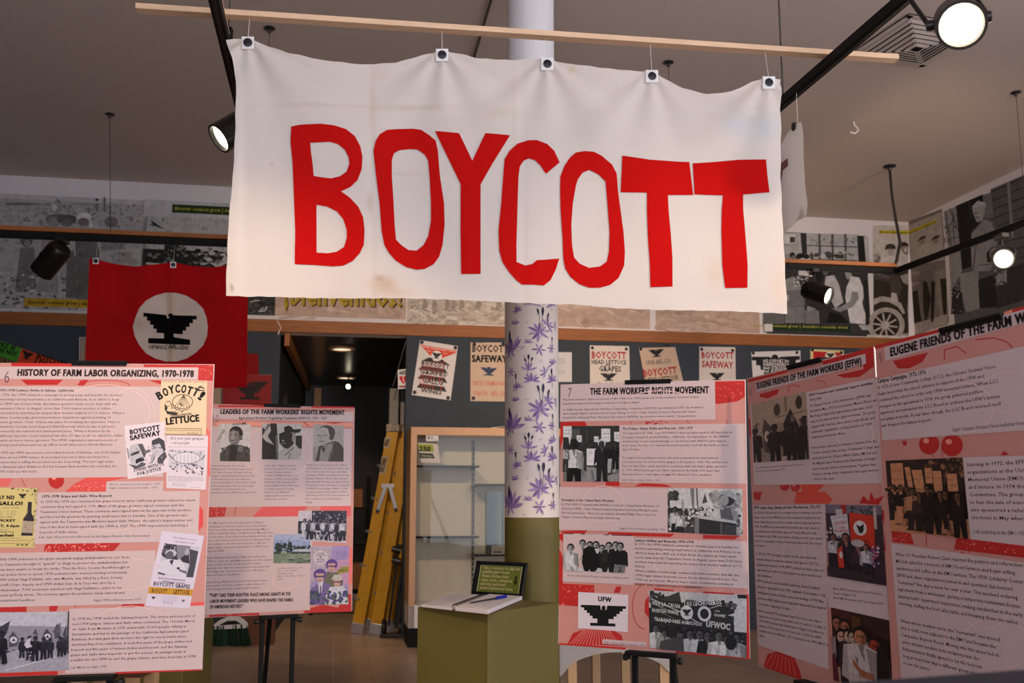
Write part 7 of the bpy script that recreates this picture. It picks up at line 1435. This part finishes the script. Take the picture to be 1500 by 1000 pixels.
# ------------------------------------------------------------------ olive plinth with guest book, pen and framed sign
ZP = .80
Fc, Lc, Rc = at_z(715, 897.5, ZP), at_z(611.5, 888.5, ZP), at_z(785, 881.5, ZP)
uu = nrm(Lc - Fc); vv = Rc - Fc; vv = nrm(vv - uu * np.dot(vv, uu)); wu, wv = np.linalg.norm(Lc - Fc), .50
t = thing('plinth', (*((Fc + uu * wu / 2 + vv * wv / 2)[:2]), 0), 'olive green plinth in front of the column, holding the guest book', 'plinth', 'olive plinths')
bc = Fc + uu * wu / 2 + vv * wv / 2; bc[2] = ZP / 2
MB().box(bc, uu * wu / 2, vv * wv / 2, UPZ * ZP / 2).out('box', M['olive'], t, bevel=.004)
# guest book
k0, k1, k2, k3 = at_z(617, 885.5, ZP + .012), at_z(665, 868.5, ZP + .012), at_z(765, 875, ZP + .012), at_z(714.5, 896, ZP + .012)
def bil(s, v): return (k0 * (1 - s) + k3 * s) * (1 - v) + (k1 * (1 - s) + k2 * s) * v
tb_ = thing('guest_book', bil(.5, .5) * np.array([1, 1, 0]) + UPZ * ZP, 'open spiral-bound guest book with white pages on the olive plinth', 'notebook')
for nm, s0, s1, hh in (('left_pages', .0, .475, .010), ('right_pages', .525, 1.0, .016)):
    q = [bil(s0, 0), bil(s1, 0), bil(s1, 1), bil(s0, 1)]
    for z_ in q: z_[2] = 0
    v = [p + UPZ * (ZP + .003) for p in q] + [p + UPZ * (ZP + .003 + hh) for p in q]
    ob(nm, v, [[3, 2, 1, 0], [4, 5, 6, 7], [0, 1, 5, 4], [1, 2, 6, 5], [2, 3, 7, 6], [3, 0, 4, 7]], M['paper'], tb_, bevel=.001)
q = [bil(-.01, -.01), bil(1.01, -.01), bil(1.01, 1.01), bil(-.01, 1.01)]
v = [p * np.array([1, 1, 0]) + UPZ * (ZP + .0005) for p in q] + [p * np.array([1, 1, 0]) + UPZ * (ZP + .003) for p in q]
ob('cover', v, [[3, 2, 1, 0], [4, 5, 6, 7], [0, 1, 5, 4], [1, 2, 6, 5], [2, 3, 7, 6], [3, 0, 4, 7]], M['wood_dark'], tb_)
mb = MB(); ax = nrm((bil(.5, 1) - bil(.5, 0)) * np.array([1, 1, 0])); sdv = np.cross(ax, UPZ)
for i in range(17):
    c = bil(.5, .04 + i * .057); c[2] = ZP + .012
    mb.tube([c + (sdv * math.cos(a) + UPZ * math.sin(a)) * .014 + ax * .003 * (a / 3.14) for a in np.linspace(-.5, math.pi + .5, 9)], .0018, 6)
mb.out('spiral_binding', M['blackplastic'], tb_)
HP = Plane((0, 0, ZP + .0135), (1, 0, 0), (0, 1, 0))
ik = Ink(HP, 3e-4)
for i in range(7): ik.line([tuple(np.array((624 + i * 6.2, 884.5 - i * 2.1)) + 0), (652 + i * 5.4, 886 - i * 2.1)], .35, (170, 164, 170))
ik.out('handwriting', tb_)
zpen = ZP + .003 + .016 + .006
a, b = at_z(688, 882.6, zpen), at_z(742, 873.5, zpen); dd = nrm(b - a); Lp = np.linalg.norm(b - a)
t = thing('ballpoint_pen', (a + b) / 2 - UPZ * .006, 'ballpoint pen with blue cap lying on the guest book', 'pen')
MB().lathe(a, dd, [(0, .001), (.012, .003), (Lp * .70, .0042)], n=12).out('barrel', M['steel'], t, smooth=True)
MB().lathe(a + dd * Lp * .70, dd, [(0, .0058), (Lp * .28, .0058), (Lp * .30, .004)], n=14).out('cap', M['blue'], t, smooth=True)
MB().beam(a + dd * Lp * .72 + UPZ * .007, a + dd * Lp * .98 + UPZ * .007, .003, .002).out('clip', M['blue'], t)
# framed sign leaning back
s0, s1 = at_z(691, 871, ZP), at_z(765.5, 876, ZP)
su = nrm(s1 - s0); sb = np.cross(su, UPZ) * -1; sv = nrm(UPZ * 1.0 + sb * .28)
FSP = Plane(s0 + sb * 0, su, sv)
tl_, tr2 = FSP.px((702.5, 821)), FSP.px((773, 825)); W_, H_ = np.linalg.norm(s1 - s0), (tl_[1] + tr2[1]) / 2
t = thing('framed_sign', (s0 + s1) / 2, 'black framed green sign with arrow leaning at the back of the olive plinth', 'sign')
fw = .018
sh = tl_[0]
def FQ(a, b, k=0): return FSP.P((a * W_ + 0, b * H_), k)
mb = MB()
for (a0, b0, a1, b1) in ((0, 0, 1, fw / H_), (0, 1 - fw / H_, 1, 1), (0, 0, fw / W_, 1), (1 - fw / W_, 0, 1, 1)):
    mb.slab([FQ(a0, b0, .008), FQ(a1, b0, .008), FQ(a1, b1, .008), FQ(a0, b1, .008)], FSP.n, .014)
mb.out('frame', M['blackplastic'], t, bevel=.002)
MB().slab([FQ(.02, .02, 0), FQ(.98, .02, 0), FQ(.98, .98, 0), FQ(.02, .98, 0)], FSP.n, .004).out('backing', M['black'], t)
MB().beam(FQ(.5, .75, -.006), FQ(.5, .75, -.006) + sb * .11 - UPZ * (FQ(.5, .75, -.006)[2] - ZP - .004), .05, .004, su).out('strut', M['black'], t)
ik = Ink(FSP, 8e-4)
def Z(a, b): return (a * W_, b * H_)
ik.uvpoly([Z(.085, .1), Z(.915, .1), Z(.915, .9), Z(.085, .9)], (214, 214, 170)); ik.uvpoly([Z(.1, .118), Z(.9, .118), Z(.9, .882), Z(.1, .882)], (112, 128, 48))
G_ = (214, 190, 150); ik.k += ik.STEP
for i, (tx, L) in enumerate((('Take a moment to sign the', .74), ('exhibit guest book', .54), ('Please include your', .54), ('name, town, comments', .62), ('and any personal', .5), ('memories/stories here.', .66))):
    G = layout(tx, 'b'); sx = L * W_ / G[2]; v = G[0]; ik.raw(np.stack([.14 * W_ + v[:, 0] * sx, (.78 - i * .118) * H_ + v[:, 1] * sx * 1.05], 1), G[1], G_, ik.k)
ik.uvpoly([Z(.80, .62), Z(.84, .62), Z(.84, .45), Z(.865, .45), Z(.82, .34), Z(.775, .45), Z(.80, .45)], (52, 34, 24)); ik.out('printed_sheet', t)

# second olive plinth behind the history board
pr = at_z(311.5, 1000, 0.0)
x1, yq = at_y(311, 950, 4.85)[0], 4.43
t = thing('plinth', (x1 - .22, yq + .2, 0), 'olive green plinth mostly hidden behind the history board', 'plinth', 'olive plinths')
MB().abox(x1 - .46, x1, yq, yq + .42, 0, .82).out('box', M['olive'], t, bevel=.004)
# table with wooden legs seen under the history board
t = thing('wooden_table', (-1.5, 3.84, 0), 'small wooden table whose pale leg shows under the history board', 'table')
ty = 3.74
for px_ in (116, 194):
    c = at_y(px_, 990, ty); MB().beam((c[0], ty, 0), (c[0], ty, .62), .045, .045).out('leg', M['wood_leg'], t, bevel=.003)
for px_ in (116, 194):
    c = at_y(px_, 990, ty); MB().beam((c[0], ty + .2, 0), (c[0], ty + .2, .62), .045, .045).out('leg', M['wood_leg'], t, bevel=.003)
ca_, cb_ = at_y(116, 990, ty)[0], at_y(194, 990, ty)[0]
MB().abox(ca_ - .05, cb_ + .05, ty - .04, ty + .25, .62, .65).out('tabletop', M['wood_dark'], t, bevel=.004)

# arched table behind the rights movement board
t = thing('arched_table', (.45, 4.75, 0), 'grey table with arched apron and pale wooden legs under the rights movement board', 'table')
ay = 4.55
def AX(px_): return at_y(px_, 960, ay)[0]
def AZ(py): return at_y(860, py, ay)[2]
pts = [(819.5, 930), (980, 930), (980, 985)] + [(980 - 155 * k / 14 if k else 978, 985 - 30 * math.sin(math.pi * k / 14) ** .6) for k in range(1, 14)] + [(822, 990), (819.5, 990)]
fr_ = [np.array([AX(a), ay, AZ(b)]) for a, b in pts]; n = len(fr_)
v = fr_ + [p + np.array([0, .02, 0]) for p in fr_]
tess = tessellate_polygon([[Vector((p[0], p[2], 0)) for p in fr_]])
ob('apron', v, [list(q) for q in tess] + [[n + i for i in q][::-1] for q in tess] + [[i, (i + 1) % n, n + (i + 1) % n, n + i] for i in range(n)], M['greywhite'], t)
zt_ = AZ(930)
MB().abox(AX(817), AX(983), ay - .02, ay + .55, zt_, zt_ + .03).out('tabletop', M['greywhite'], t, bevel=.004)
for px_, dy in ((838, .03), (873, .5), (916, .5), (972, .03)):
    yy = ay + dy; xx = at_y(px_, 975, yy)[0]
    MB().beam((xx, yy, 0), (xx, yy, zt_), .04, .04).out('leg', M['wood_leg'], t, bevel=.003)

# foreground ledge at the lower right
zl = at_y(1304, 986, 1.0)[2]
a, b = at_y(1165, 999, 1.0), at_y(1900, 950, 1.0)
t = thing('display_ledge', (a[0] + .4, 1.0, 0), 'blurred blue-grey ledge crossing the bottom corner before the angled boards', 'ledge')
e0, e1 = at_z(1150, 1003, zl), at_z(1500, 978, zl); ed = nrm(e1 - e0); en = np.cross(ed, UPZ)
if en[1] > 0: en = -en
e1 = e0 + ed * .62; ec = (e0 + e1) / 2 + en * .035
t.location = (ec[0], ec[1], 0); ORG[t.name] = np.array([ec[0], ec[1], 0])
MB().box(ec - UPZ * .025, ed * .31, en * .035, UPZ * .025).out('ledge_top', M['ledge'], t, bevel=.008)
MB().box((*(ec + ed * .1)[:2], (zl - .05) / 2), ed * .03, en * .025, UPZ * (zl - .05) / 2).out('post', M['ledge'], t)
MB().box((*(ec + ed * .1)[:2], .0075), ed * .13, en * .065, UPZ * .0075).out('foot', M['ledge'], t)

# ------------------------------------------------------------------ display cabinet
CB = at_z(597, 949, 0); CBP = Plane((CB[0], CB[1], 0), WD, UPZ)
def cs(px_, y=800): return CBP.px((px_, y))[0]
ztop = CBP.px((605, 625))[1]; wC = cs(836); dC = .46
t = thing('display_cabinet', CBP.P((wC / 2, 0), -dC / 2), 'tall glazed display cabinet with pale wooden frame, between the ladder and the column', 'cabinet')
def cb(s0, s1, z0, z1, k0, k1, name, m, bevel=.003, parent=t):
    return MB().box(CBP.P(((s0 + s1) / 2, (z0 + z1) / 2), (k0 + k1) / 2), WD * (s1 - s0) / 2, UPZ * (z1 - z0) / 2, CBP.n * abs(k1 - k0) / 2).out(name, m, parent, bevel=bevel)
zb0 = CBP.px((605, 920))[1]; zb1 = CBP.px((650, 886))[1]
cb(.0, wC, .0, zb0, -.03, -dC, 'kick_base', M['black']); cb(0, wC, zb0, zb1, 0, -dC, 'lower_panel', M['white'])
cb(0, .055, zb0, ztop, .0, -.03, 'frame_stile', M['wood_frame']); cb(wC - .05, wC, zb0, ztop, .0, -.03, 'frame_stile', M['wood_frame'])
cb(0, wC, ztop - .07, ztop, .002, -dC, 'frame_top', M['wood_frame']); cb(0.0, .02, zb1, ztop - .07, -.03, -dC, 'side_panel', M['wood_frame']); cb(wC - .02, wC, zb1, ztop - .07, -.03, -dC, 'side_panel', M['wood_frame'])
cb(.02, wC - .02, zb1, ztop - .07, -dC + .02, -dC, 'back_panel', M['cabback'], 0)
kb = Plane(CBP.P((0, 0), -dC + .02), WD, UPZ)
sS = kb.px((693, 720))[0]
o = cb(sS - .012, sS + .012, zb1 + .02, ztop - .09, -dC + .036, -dC + .0205, 'shelf_standard', M['slotgrey'], 0)
mb = MB()
for i in range(28): mb.box(kb.P((sS, zb1 + .08 + i * (ztop - zb1 - .2) / 28), .0165), WD * .006, UPZ * .014, kb.n * .0006)
mb.out('standard_slots', M['black'], o)
def shelf(s0, s1, py, px_=650):
    z = Plane(CBP.P((0, 0), -.1), WD, UPZ).px((px_, py))[1]
    g_ = cb(s0, s1, z - .004, z + .004, -.1, -dC + .04, 'glass_shelf', M['glass'], 0)
    cb(s0, s1, z - .009, z + .009, -.088, -.1, 'shelf_edge', M['glassedge'], 0, g_)
    for s in (s0 + .03, s1 - .03): MB().beam(CBP.P((s, z - .012), -dC + .03), CBP.P((s, z - .008), -.14), .006, .02).out('bracket', M['steel'], g_)
shelf(.024, cs(704), 683); shelf(.024, cs(704), 786.5); shelf(cs(697), wC - .03, 710, 715); shelf(cs(697), wC - .03, 813, 715)
cb(.055, wC - .05, zb1, ztop - .07, -.012, -.017, 'glass_door', M['glass'], 0)
Gp = Plane(CBP.P((0, 0), -.0105), WD, UPZ)
ik = Ink(Gp); ik.poly([(624, 633), (642, 633), (642, 646), (624, 646)], (210, 206, 204)); ik.text('81', (625.5, 643), (635, 643.5), (60, 56, 60), 5, 'n'); ik.out('number_card', t)
Gp2 = Plane(CBP.P((0, 0), -.0115), WD, UPZ)
q = [(612, 648), (641, 650), (645, 678), (617, 677)]
tt_ = thing('price_card', Gp2.at(q[3]), 'small tilted green and black card reading 250 inside the cabinet glass', 'card')
MB().slab([Gp2.at(p) for p in q][::-1], Gp2.n, .0008).out('card', M['paper'], tt_)
ik = Ink(Gp2); ik.poly(q, (196, 188, 182)); ik.poly([(612, 650), (634, 651), (636, 662), (614, 660)], (150, 160, 50)); ik.text('250', (614, 660), (631, 661), (30, 34, 24), 7, 'x'); ik.poly([(614, 663), (634, 664), (637, 671), (615, 671)], (40, 46, 48)); ik.text('YEARS', (616, 668.5), (634, 669.5), (150, 156, 110), 3, 'b'); ik.out('print', tt_)
# acrylic holders inside the right bay
Hp_ = Plane(CBP.P((0, 0), -.25), WD, UPZ)
a, b = Hp_.px((713, 720)), Hp_.px((738, 806))
zsh = Plane(CBP.P((0, 0), -.1), WD, UPZ).px((715, 813))[1] + .0045
t = thing('acrylic_box', Hp_.P(((a[0] + b[0]) / 2, zsh)), 'tall clear acrylic box standing on the lower shelf of the cabinet', 'box')
for (s0, s1, k0, k1) in ((a[0], b[0], .0, .003), (a[0], a[0] + .003, 0, -.12), (b[0] - .003, b[0], 0, -.12), (a[0], b[0], -.117, -.12)):
    MB().box(Hp_.P(((s0 + s1) / 2, (zsh + a[1]) / 2), (k0 + k1) / 2), WD * (s1 - s0) / 2, UPZ * (a[1] - zsh) / 2, Hp_.n * abs(k1 - k0) / 2).out('acrylic_wall', M['glass'], t)
c = Hp_.px((728, 777)); t2 = thing('caption_card', Hp_.P((c[0], zsh), .03), 'tiny dark printed card in front of the acrylic box', 'card')
MB().box(Hp_.P((c[0], zsh + .035), .03), WD * .05, UPZ * .035, Hp_.n * .002).out('card', M['paper'], t2)
ik = Ink(Plane(Hp_.o + Hp_.n * .0322, WD, UPZ)); ik.uvpoly([(c[0] - .048, zsh + .002), (c[0] + .048, zsh + .002), (c[0] + .048, zsh + .068), (c[0] - .048, zsh + .068)], (120, 104, 80)); ik.uvpoly([(c[0] - .04, zsh + .008), (c[0] + .04, zsh + .008), (c[0] + .04, zsh + .024), (c[0] - .04, zsh + .024)], (40, 40, 44)); ik.out('print', t2)
p = CBP.P((cs(735, 620), ztop), -.12)
tag(MB().box(p + UPZ * .012, WD * .09 + UPZ * .01, CBP.n * .10, UPZ * .002).out('paper_sheet', M['paper'], base=p), 'white paper sheet lying on top of the display cabinet', 'paper')

# ------------------------------------------------------------------ yellow folded stepladder leaning in the doorway
LF = at_z(522, 928, 0); LB = at_z(549, 929, 0)
top_z = 1.93
dy_ = np.array([0, 0, 0.0])
lt = at_y(576, 640, LF[1] - .05); rt = at_y(599, 640, LB[1] + .0)
lt[2] = top_z; rt[2] = top_z
depthv = nrm(np.array([.25, 1.0, 0])) * .32
t = thing('stepladder', (LF + LB) / 2 + depthv / 2, 'folded yellow stepladder leaning in the doorway beside the cabinet', 'ladder')
ups = []
for (bt, tp, nm) in ((LF, lt, 0), (LB, rt, 1)):
    for k in (0, 1):
        p, q = bt + depthv * k * 1.0, tp + depthv * k * .8; d = nrm(q - p); wv_ = np.array([1.0, 0, 0]); wv_ = nrm(wv_ - d * np.dot(wv_, d)); fv = np.cross(wv_, d)
        if fv[1] > 0: fv = -fv
        w = .056
        mb = MB(); c = (p + q) / 2; h = (q - p) / 2
        mb.box(c, h, wv_ * w, fv * .004); mb.box(c - wv_ * (w - .004) - fv * .016, h, wv_ * .004, fv * .016); mb.box(c + wv_ * (w - .004) - fv * .016, h, wv_ * .004, fv * .016)
        mb.out('side_rail', M['yellow'], t, bevel=.002)
        MB().box(p + d * .05, wv_ * (w + .004), d * .05, fv * .009).out('foot', M['alu'], t, bevel=.003)
        ups.append((p, q, wv_, fv, w))
(p0, q0, wv0, fv0, w0), (p1, q1, *_), (p2, q2, wv2, fv2, w2), (p3, q3, *_) = ups
for i in range(1, 6):
    f = i / 6.2
    a, b = p0 + (q0 - p0) * f - wv0 * (w0 + .004), p1 + (q1 - p1) * f - wv0 * (w0 + .004)
    MB().beam(a, b, .07, .022, nrm(q0 - p0)).out('step', M['alu'], t, bevel=.002)
for i in range(1, 5):
    f = i / 5.2
    MB().beam(p2 + (q2 - p2) * f - wv2 * (w2 + .003), p3 + (q3 - p3) * f - wv2 * (w2 + .003), .03, .03).out('rear_brace', M['alu'], t)
capm = mat('splattered_cap', (206, 190, 168), .6, noise=.6, nscale=40)
for (a, b) in ((q0, q1), (q2, q3)):
    MB().beam(a + UPZ * .0 - depthv * .1, b + UPZ * .0 + depthv * .1, .135, .075).out('top_cap', capm, t, bevel=.012)
for a, b in (((565, 712), (553, 748)), ((571, 712), (580, 746))):
    A_, B_ = at_y(a[0], a[1], p0[1] - .07), at_y(b[0], b[1], p0[1] - .07)
    MB().beam(A_, B_, .035, .006, (0, 1, 0)).out('spreader_bar', M['alu'], t, bevel=.002)
    MB().lathe(B_ + np.array([0, -.004, 0]), (0, -1, 0), [(0, .016), (.008, .016)], n=12).out('rivet', M['steel'], t)
MB().box(at_y(568, 711, p0[1] - .075), (.06, 0, 0), (0, .006, 0), (0, 0, .018)).out('spreader_hinge', M['alu'], t)
LP = Plane(p0 + fv0 * .0045, wv0, nrm(q0 - p0))
ik = Ink(LP, 6e-4)
for y0, y1 in ((640, 656), (668, 694)):
    ik.poly([(LPx - 4.5, yy) for LPx, yy in ((566 - (y0 - 655) * .16, y0),)] + [(566 - (y0 - 655) * .16 + 5, y0), (566 - (y1 - 655) * .16 + 5, y1), (566 - (y1 - 655) * .16 - 4.5, y1)], (196, 176, 140)); ik.poly([(565 - (y0 - 655) * .16 - 2, y0 + 3), (565 - (y0 - 655) * .16 + 4, y0 + 3), (565 - (y1 - 655) * .16 + 3, y1 - 3), (565 - (y1 - 655) * .16 - 3, y1 - 3)], (120, 100, 76))
ik.out('warning_label', t)
# hand truck
a, b = at_y(584, 800, LB[1] - .08), at_z(562, 930, .09)
b = at_y(563, 918, LB[1] - .12); 
t = thing('hand_truck', (b[0] + .08, b[1], 0), 'folded steel hand truck standing between the ladder and the cabinet', 'hand truck')
for dx in (0, .055): MB().tube([(b[0] + .04 + dx, b[1], .1), (a[0] + dx, a[1], a[2])], .013, 10).out('tube', M['steel'], t, smooth=True)
MB().tube([(a[0] - .01, a[1], a[2]), (a[0] + .065, a[1], a[2])], .02, 10).out('handle', M['blackplastic'], t, smooth=True)
for dz in (.12, .02): MB().tube([(a[0] - .06, a[1] - .02, a[2] - dz), (a[0] + .02, a[1] - .02, a[2] - dz - .02)], .03, 12).out('clamp', M['steel'], t, smooth=True)
for dx in (-.02, .14): MB().lathe((b[0] + dx, b[1] - .03, .08), (1, 0, 0), [(0, .05), (.006, .078), (.034, .078), (.04, .05)], n=24).out('wheel', M['blackplastic'], t, smooth=True)
MB().abox(b[0] - .03, b[0] + .18, b[1] - .10, b[1] + .02, .005, .03).out('toe_plate', M['steel'], t, bevel=.003)

# ------------------------------------------------------------------ broom and wooden box left of the doorway
bp = at_z(340, 946, 0)
t = thing('broom', bp, 'broom with green bristles and white head standing on the tiles below the leaders board', 'broom')
hw = 30 / 1458 * bp[1]
def BXP(x, y): return at_y(x, y, bp[1])
bt = [BXP(315, 918), BXP(361, 915)]
z0, z1 = bt[0][2], bt[1][2]
v = []
for yy in (-.045, .045):
    v += [(BXP(311, 948)[0], bp[1] + yy, .005), (BXP(368, 938)[0], bp[1] + yy, .005), (BXP(361, 938)[0], bp[1] + yy * .8, z1), (BXP(315, 948)[0], bp[1] + yy * .8, z0)]
mb = MB(); R = random.Random(3)
for i in range(90):
    f = R.random(); yy = R.uniform(-.04, .04); x0 = BXP(315, 918)[0] * (1 - f) + BXP(361, 915)[0] * f; x1 = BXP(310, 918)[0] * (1 - f) + BXP(369, 915)[0] * f
    mb.beam((x1 + R.uniform(-.01, .01), bp[1] + yy * 1.2, .004), (x0, bp[1] + yy, z0 + (z1 - z0) * f + .01), .010, .006)
o = mb.out('bristles', M['bristle'], t); o['kind'] = 'stuff'
pts = [(315, 920), (316, 914), (324, 908), (336, 903), (347, 903), (356, 909), (361, 914), (361, 918)]
fr_ = [BXP(*p) for p in pts]; n = len(fr_); v = [p + np.array([0, -.03, 0]) for p in fr_] + [p + np.array([0, .03, 0]) for p in fr_]
inner = [BXP(*p) for p in ((322, 915), (334, 908.5), (347, 908), (355, 913))]
mb = MB().add(v, [list(range(n)), [n + i for i in range(n)][::-1]] + [[i, (i + 1) % n, n + (i + 1) % n, n + i] for i in range(n)])
mb.out('head', M['white'], t, bevel=.006)
MB().slab([p + np.array([0, -.032, 0]) for p in inner], (0, -1, 0), .004).out('head_slot', M['blackplastic'], t)
tp = BXP(344, 905); MB().tube([tp, tp + np.array([.01, .06, .95])], .011, 10).out('handle', M['white'], t, smooth=True)
q0_, q1_ = at_z(352, 940, 0), at_z(397, 936, 0)
c = WALL.P((WALL.px((372, 920))[0], 0), .13)
t = thing('wooden_box', (c[0], c[1], 0), 'low brown wooden box on the tiles behind the broom', 'box')
MB().box((c[0], c[1], .16), WD * .19, WN * .10, UPZ * .16).out('body', M['wood_dark'], t, bevel=.004)
MB().box((c[0], c[1], .326), WD * .20, WN * .11, UPZ * .006).out('lid', M['wood_dark'], t, bevel=.003)

# ------------------------------------------------------------------ dim things in the hall behind the ladder
base = WALL.P((D_L + .62, 0), -2.2)
t = thing('storage_rack', base, 'dark storage rack standing in the dim hall left of the ladder', 'rack')
for du in (-.3, .3):
    for dv in (-.18, .18): MB().beam(base + WD * du + WN * dv, base + WD * du + WN * dv + UPZ * 1.5, .03, .03).out('post', M['black'], t)
for zz in (.25, .75, 1.15): MB().box(base + UPZ * zz, WD * .32, WN * .2, UPZ * .012).out('shelf', M['black'], t)
for zz, du, w, h, lab in ((.762, -.1, .14, .12, 'cardboard box on the middle shelf of the dark storage rack'), (1.162, .05, .18, .10, 'cardboard box on the top shelf of the dark storage rack'), (.262, .1, .16, .14, 'cardboard box on the bottom shelf of the dark storage rack')):
    p = base + WD * du + UPZ * zz
    t = thing('cardboard_box', p, lab, 'box', 'boxes on the rack')
    MB().box(p + UPZ * h, WD * w, WN * .12, UPZ * h).out('carton', M['cardboard'], t)
    MB().box(p + UPZ * (2 * h + .001), WD * w, WN * .025, UPZ * .001).out('tape', M['wood_frame'], t)
